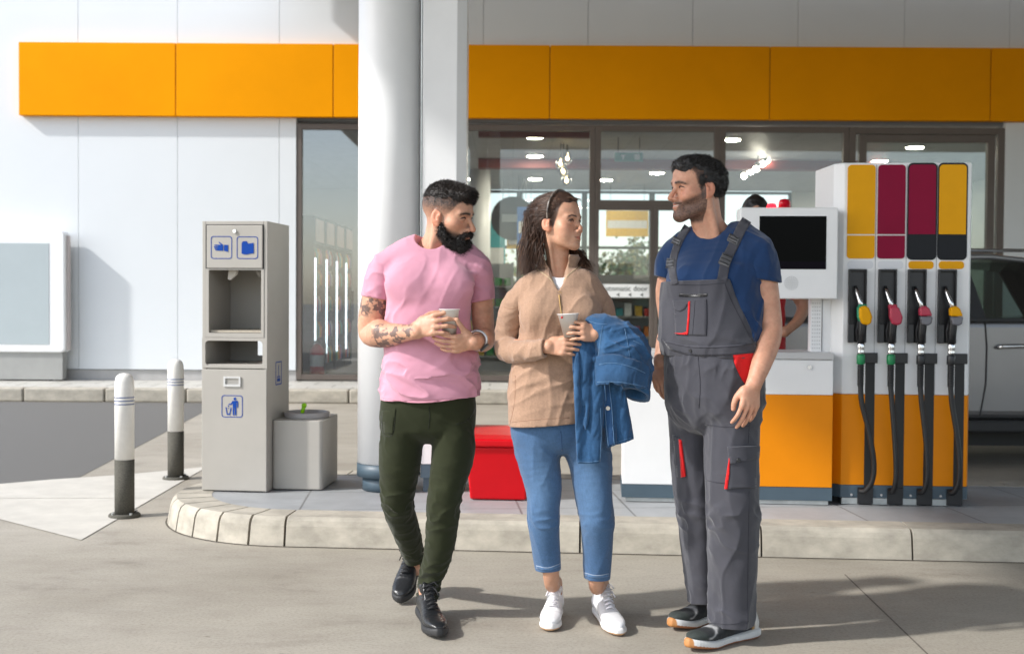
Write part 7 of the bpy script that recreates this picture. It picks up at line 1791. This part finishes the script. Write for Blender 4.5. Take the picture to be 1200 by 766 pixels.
# =================================================================== person working behind the pump
by = 7.75
def Bp(px, py, d=0.): return np.array(P(px, py, by + d))
bp2 = empty('person', Vector((Bp(890, 500)[0], by, KH)), 'dark haired person in a red top half hidden behind the payment terminal', 'person')
BVo = Vol(*bbox([Bp(850, 225, .3), Bp(955, 560, -.3)], .06), .006)
BVo.ell(Bp(885, 251), (.077, .098, .118), .02); tubes(BVo, [(Bp(886, 262), .058), (Bp(887, 285), .062)], k=.03); tubes(BVo, [(Bp(888, 300), (.17, .10)), (Bp(888, 350), (.16, .11)), (Bp(888, 405), (.16, .11))], k=.03)
tubes(BVo, [(Bp(920, 300), .06), (Bp(932, 340, .03), .046), (Bp(941, 358, .03), .042), (Bp(936, 374, -.03), .036), (Bp(926, 384, -.08), .030), (Bp(919, 389, -.1), .034)], k=.02); tubes(BVo, [(Bp(858, 300), .06), (Bp(846, 345), .046), (Bp(850, 390, -.1), .036)], k=.02)
for s_ in (-1, 1): tubes(BVo, [(Bp(888 + 16 * s_, 405), .085), (Bp(888 + 16 * s_, 470), .06), (Bp(888 + 16 * s_, 545), .045)], k=.02)
v, q = BVo.mesh(2); bb = link_mesh('body', np_mesh('body', v, q, np.tile(np.array((.50, .27, .18), F32), (len(v), 1))), m_skin, bp2, smooth=True)
HV = Vol(*bbox([Bp(868, 228, .15), Bp(905, 262, -.15)], .04), .005); HV.ell(Bp(885, 248.5, .012), (.088, .108, .112), .01); HV.displace(lambda p: .004 * fbm(p * 60, 2)); HV.half(Bp(885, 262), (0, 0, -1)); v, q = HV.mesh(1); link_mesh('hair', np_mesh('hair', v, q), MATS['hair_black'], bp2, smooth=True)
RV = Vol(*bbox([Bp(850, 270, .25), Bp(935, 420, -.25)], .05), .006); tubes(RV, [(Bp(888, 298), (.19, .11)), (Bp(888, 345), (.175, .125)), (Bp(888, 410), (.175, .13))], k=.03); tubes(RV, [(Bp(860, 296), .07), (Bp(918, 296), .07)], k=.04); tubes(RV, [(Bp(918, 300), .07), (Bp(928, 340, .03), .060)], k=.02); tubes(RV, [(Bp(858, 300), .07), (Bp(850, 335), .060)], k=.02)
RV.displace(lambda p: folds(p, (1, 0, -.4), 20, .007, 80, .3)); v, q = RV.mesh(2); link_mesh('top', np_mesh('top', v, q), cloth('red_jersey', (.50, .012, .02), .85, 900, .1), bp2, smooth=True)
QV = Vol(*bbox([Bp(855, 395, .2), Bp(922, 560, -.2)], .05), .007); tubes(QV, [(Bp(888, 400), (.17, .12)), (Bp(888, 425), (.18, .125))], k=.02)
for s_ in (-1, 1): tubes(QV, [(Bp(888 + 16 * s_, 420), .10), (Bp(888 + 17 * s_, 480), .078), (Bp(888 + 17 * s_, 560), .06)], k=.015)
QV.half(Bp(888, 557), (0, 0, -1)); v, q = QV.mesh(1); link_mesh('trousers', np_mesh('trousers', v, q), cloth('dark_trousers', (.02, .024, .035), .9, 900, .1), bp2, smooth=True)
for s_ in (-1, 1): MB().box(Vector(Bp(888 + 17 * s_, 565)) * 0 + Vector((Bp(888 + 17 * s_, 500)[0] - .045, by - .18, KH + .002)), Vector((Bp(888 + 17 * s_, 500)[0] + .045, by + .10, KH + .09))).build('shoe', m_blackp, bp2, bevel=.03, seg=3)
# ------------------------------------------------------------------ sky, sun, render settings
w = bpy.data.worlds.new('World'); SC.world = w; w.use_nodes = True; nt = w.node_tree
sky = nt.nodes.new('ShaderNodeTexSky'); sky.sky_type = 'NISHITA'; sky.sun_disc = False
SUN_TO = Vector((-.74, -.27, .62)).normalized()
el = math.asin(SUN_TO.z); az = math.atan2(SUN_TO.x, SUN_TO.y)
sky.sun_elevation = el; sky.sun_rotation = az; sky.air_density = 1.0; sky.dust_density = 1.2; sky.ozone_density = 1.0
bg = nt.nodes['Background']; bg.inputs['Strength'].default_value = .15; hs = nt.nodes.new('ShaderNodeHueSaturation'); hs.inputs['Saturation'].default_value = .62; nt.links.new(sky.outputs[0], hs.inputs['Color']); nt.links.new(hs.outputs[0], bg.inputs[0])
sd = bpy.data.lights.new('sun', 'SUN'); so = bpy.data.objects.new('sun', sd); COL.objects.link(so)
sd.energy = 1.9; sd.angle = R(2.2); sd.color = (1, .98, .95)
so.rotation_euler = SUN_TO.to_track_quat('Z', 'Y').to_euler(); so.location = SUN_TO * 30
SC.view_settings.view_transform = 'Standard'; SC.view_settings.look = 'None'; SC.view_settings.gamma = 1; SC.view_settings.exposure = 1.13
SC.render.engine = 'CYCLES'
cy = SC.cycles; cy.use_denoising = True
try: cy.denoiser = 'OPENIMAGEDENOISE'
except Exception: pass
cy.max_bounces = 7; cy.diffuse_bounces = 3; cy.glossy_bounces = 3; cy.transmission_bounces = 4; cy.transparent_max_bounces = 10; cy.caustics_reflective = False; cy.caustics_refractive = False
cy.sample_clamp_indirect = 6
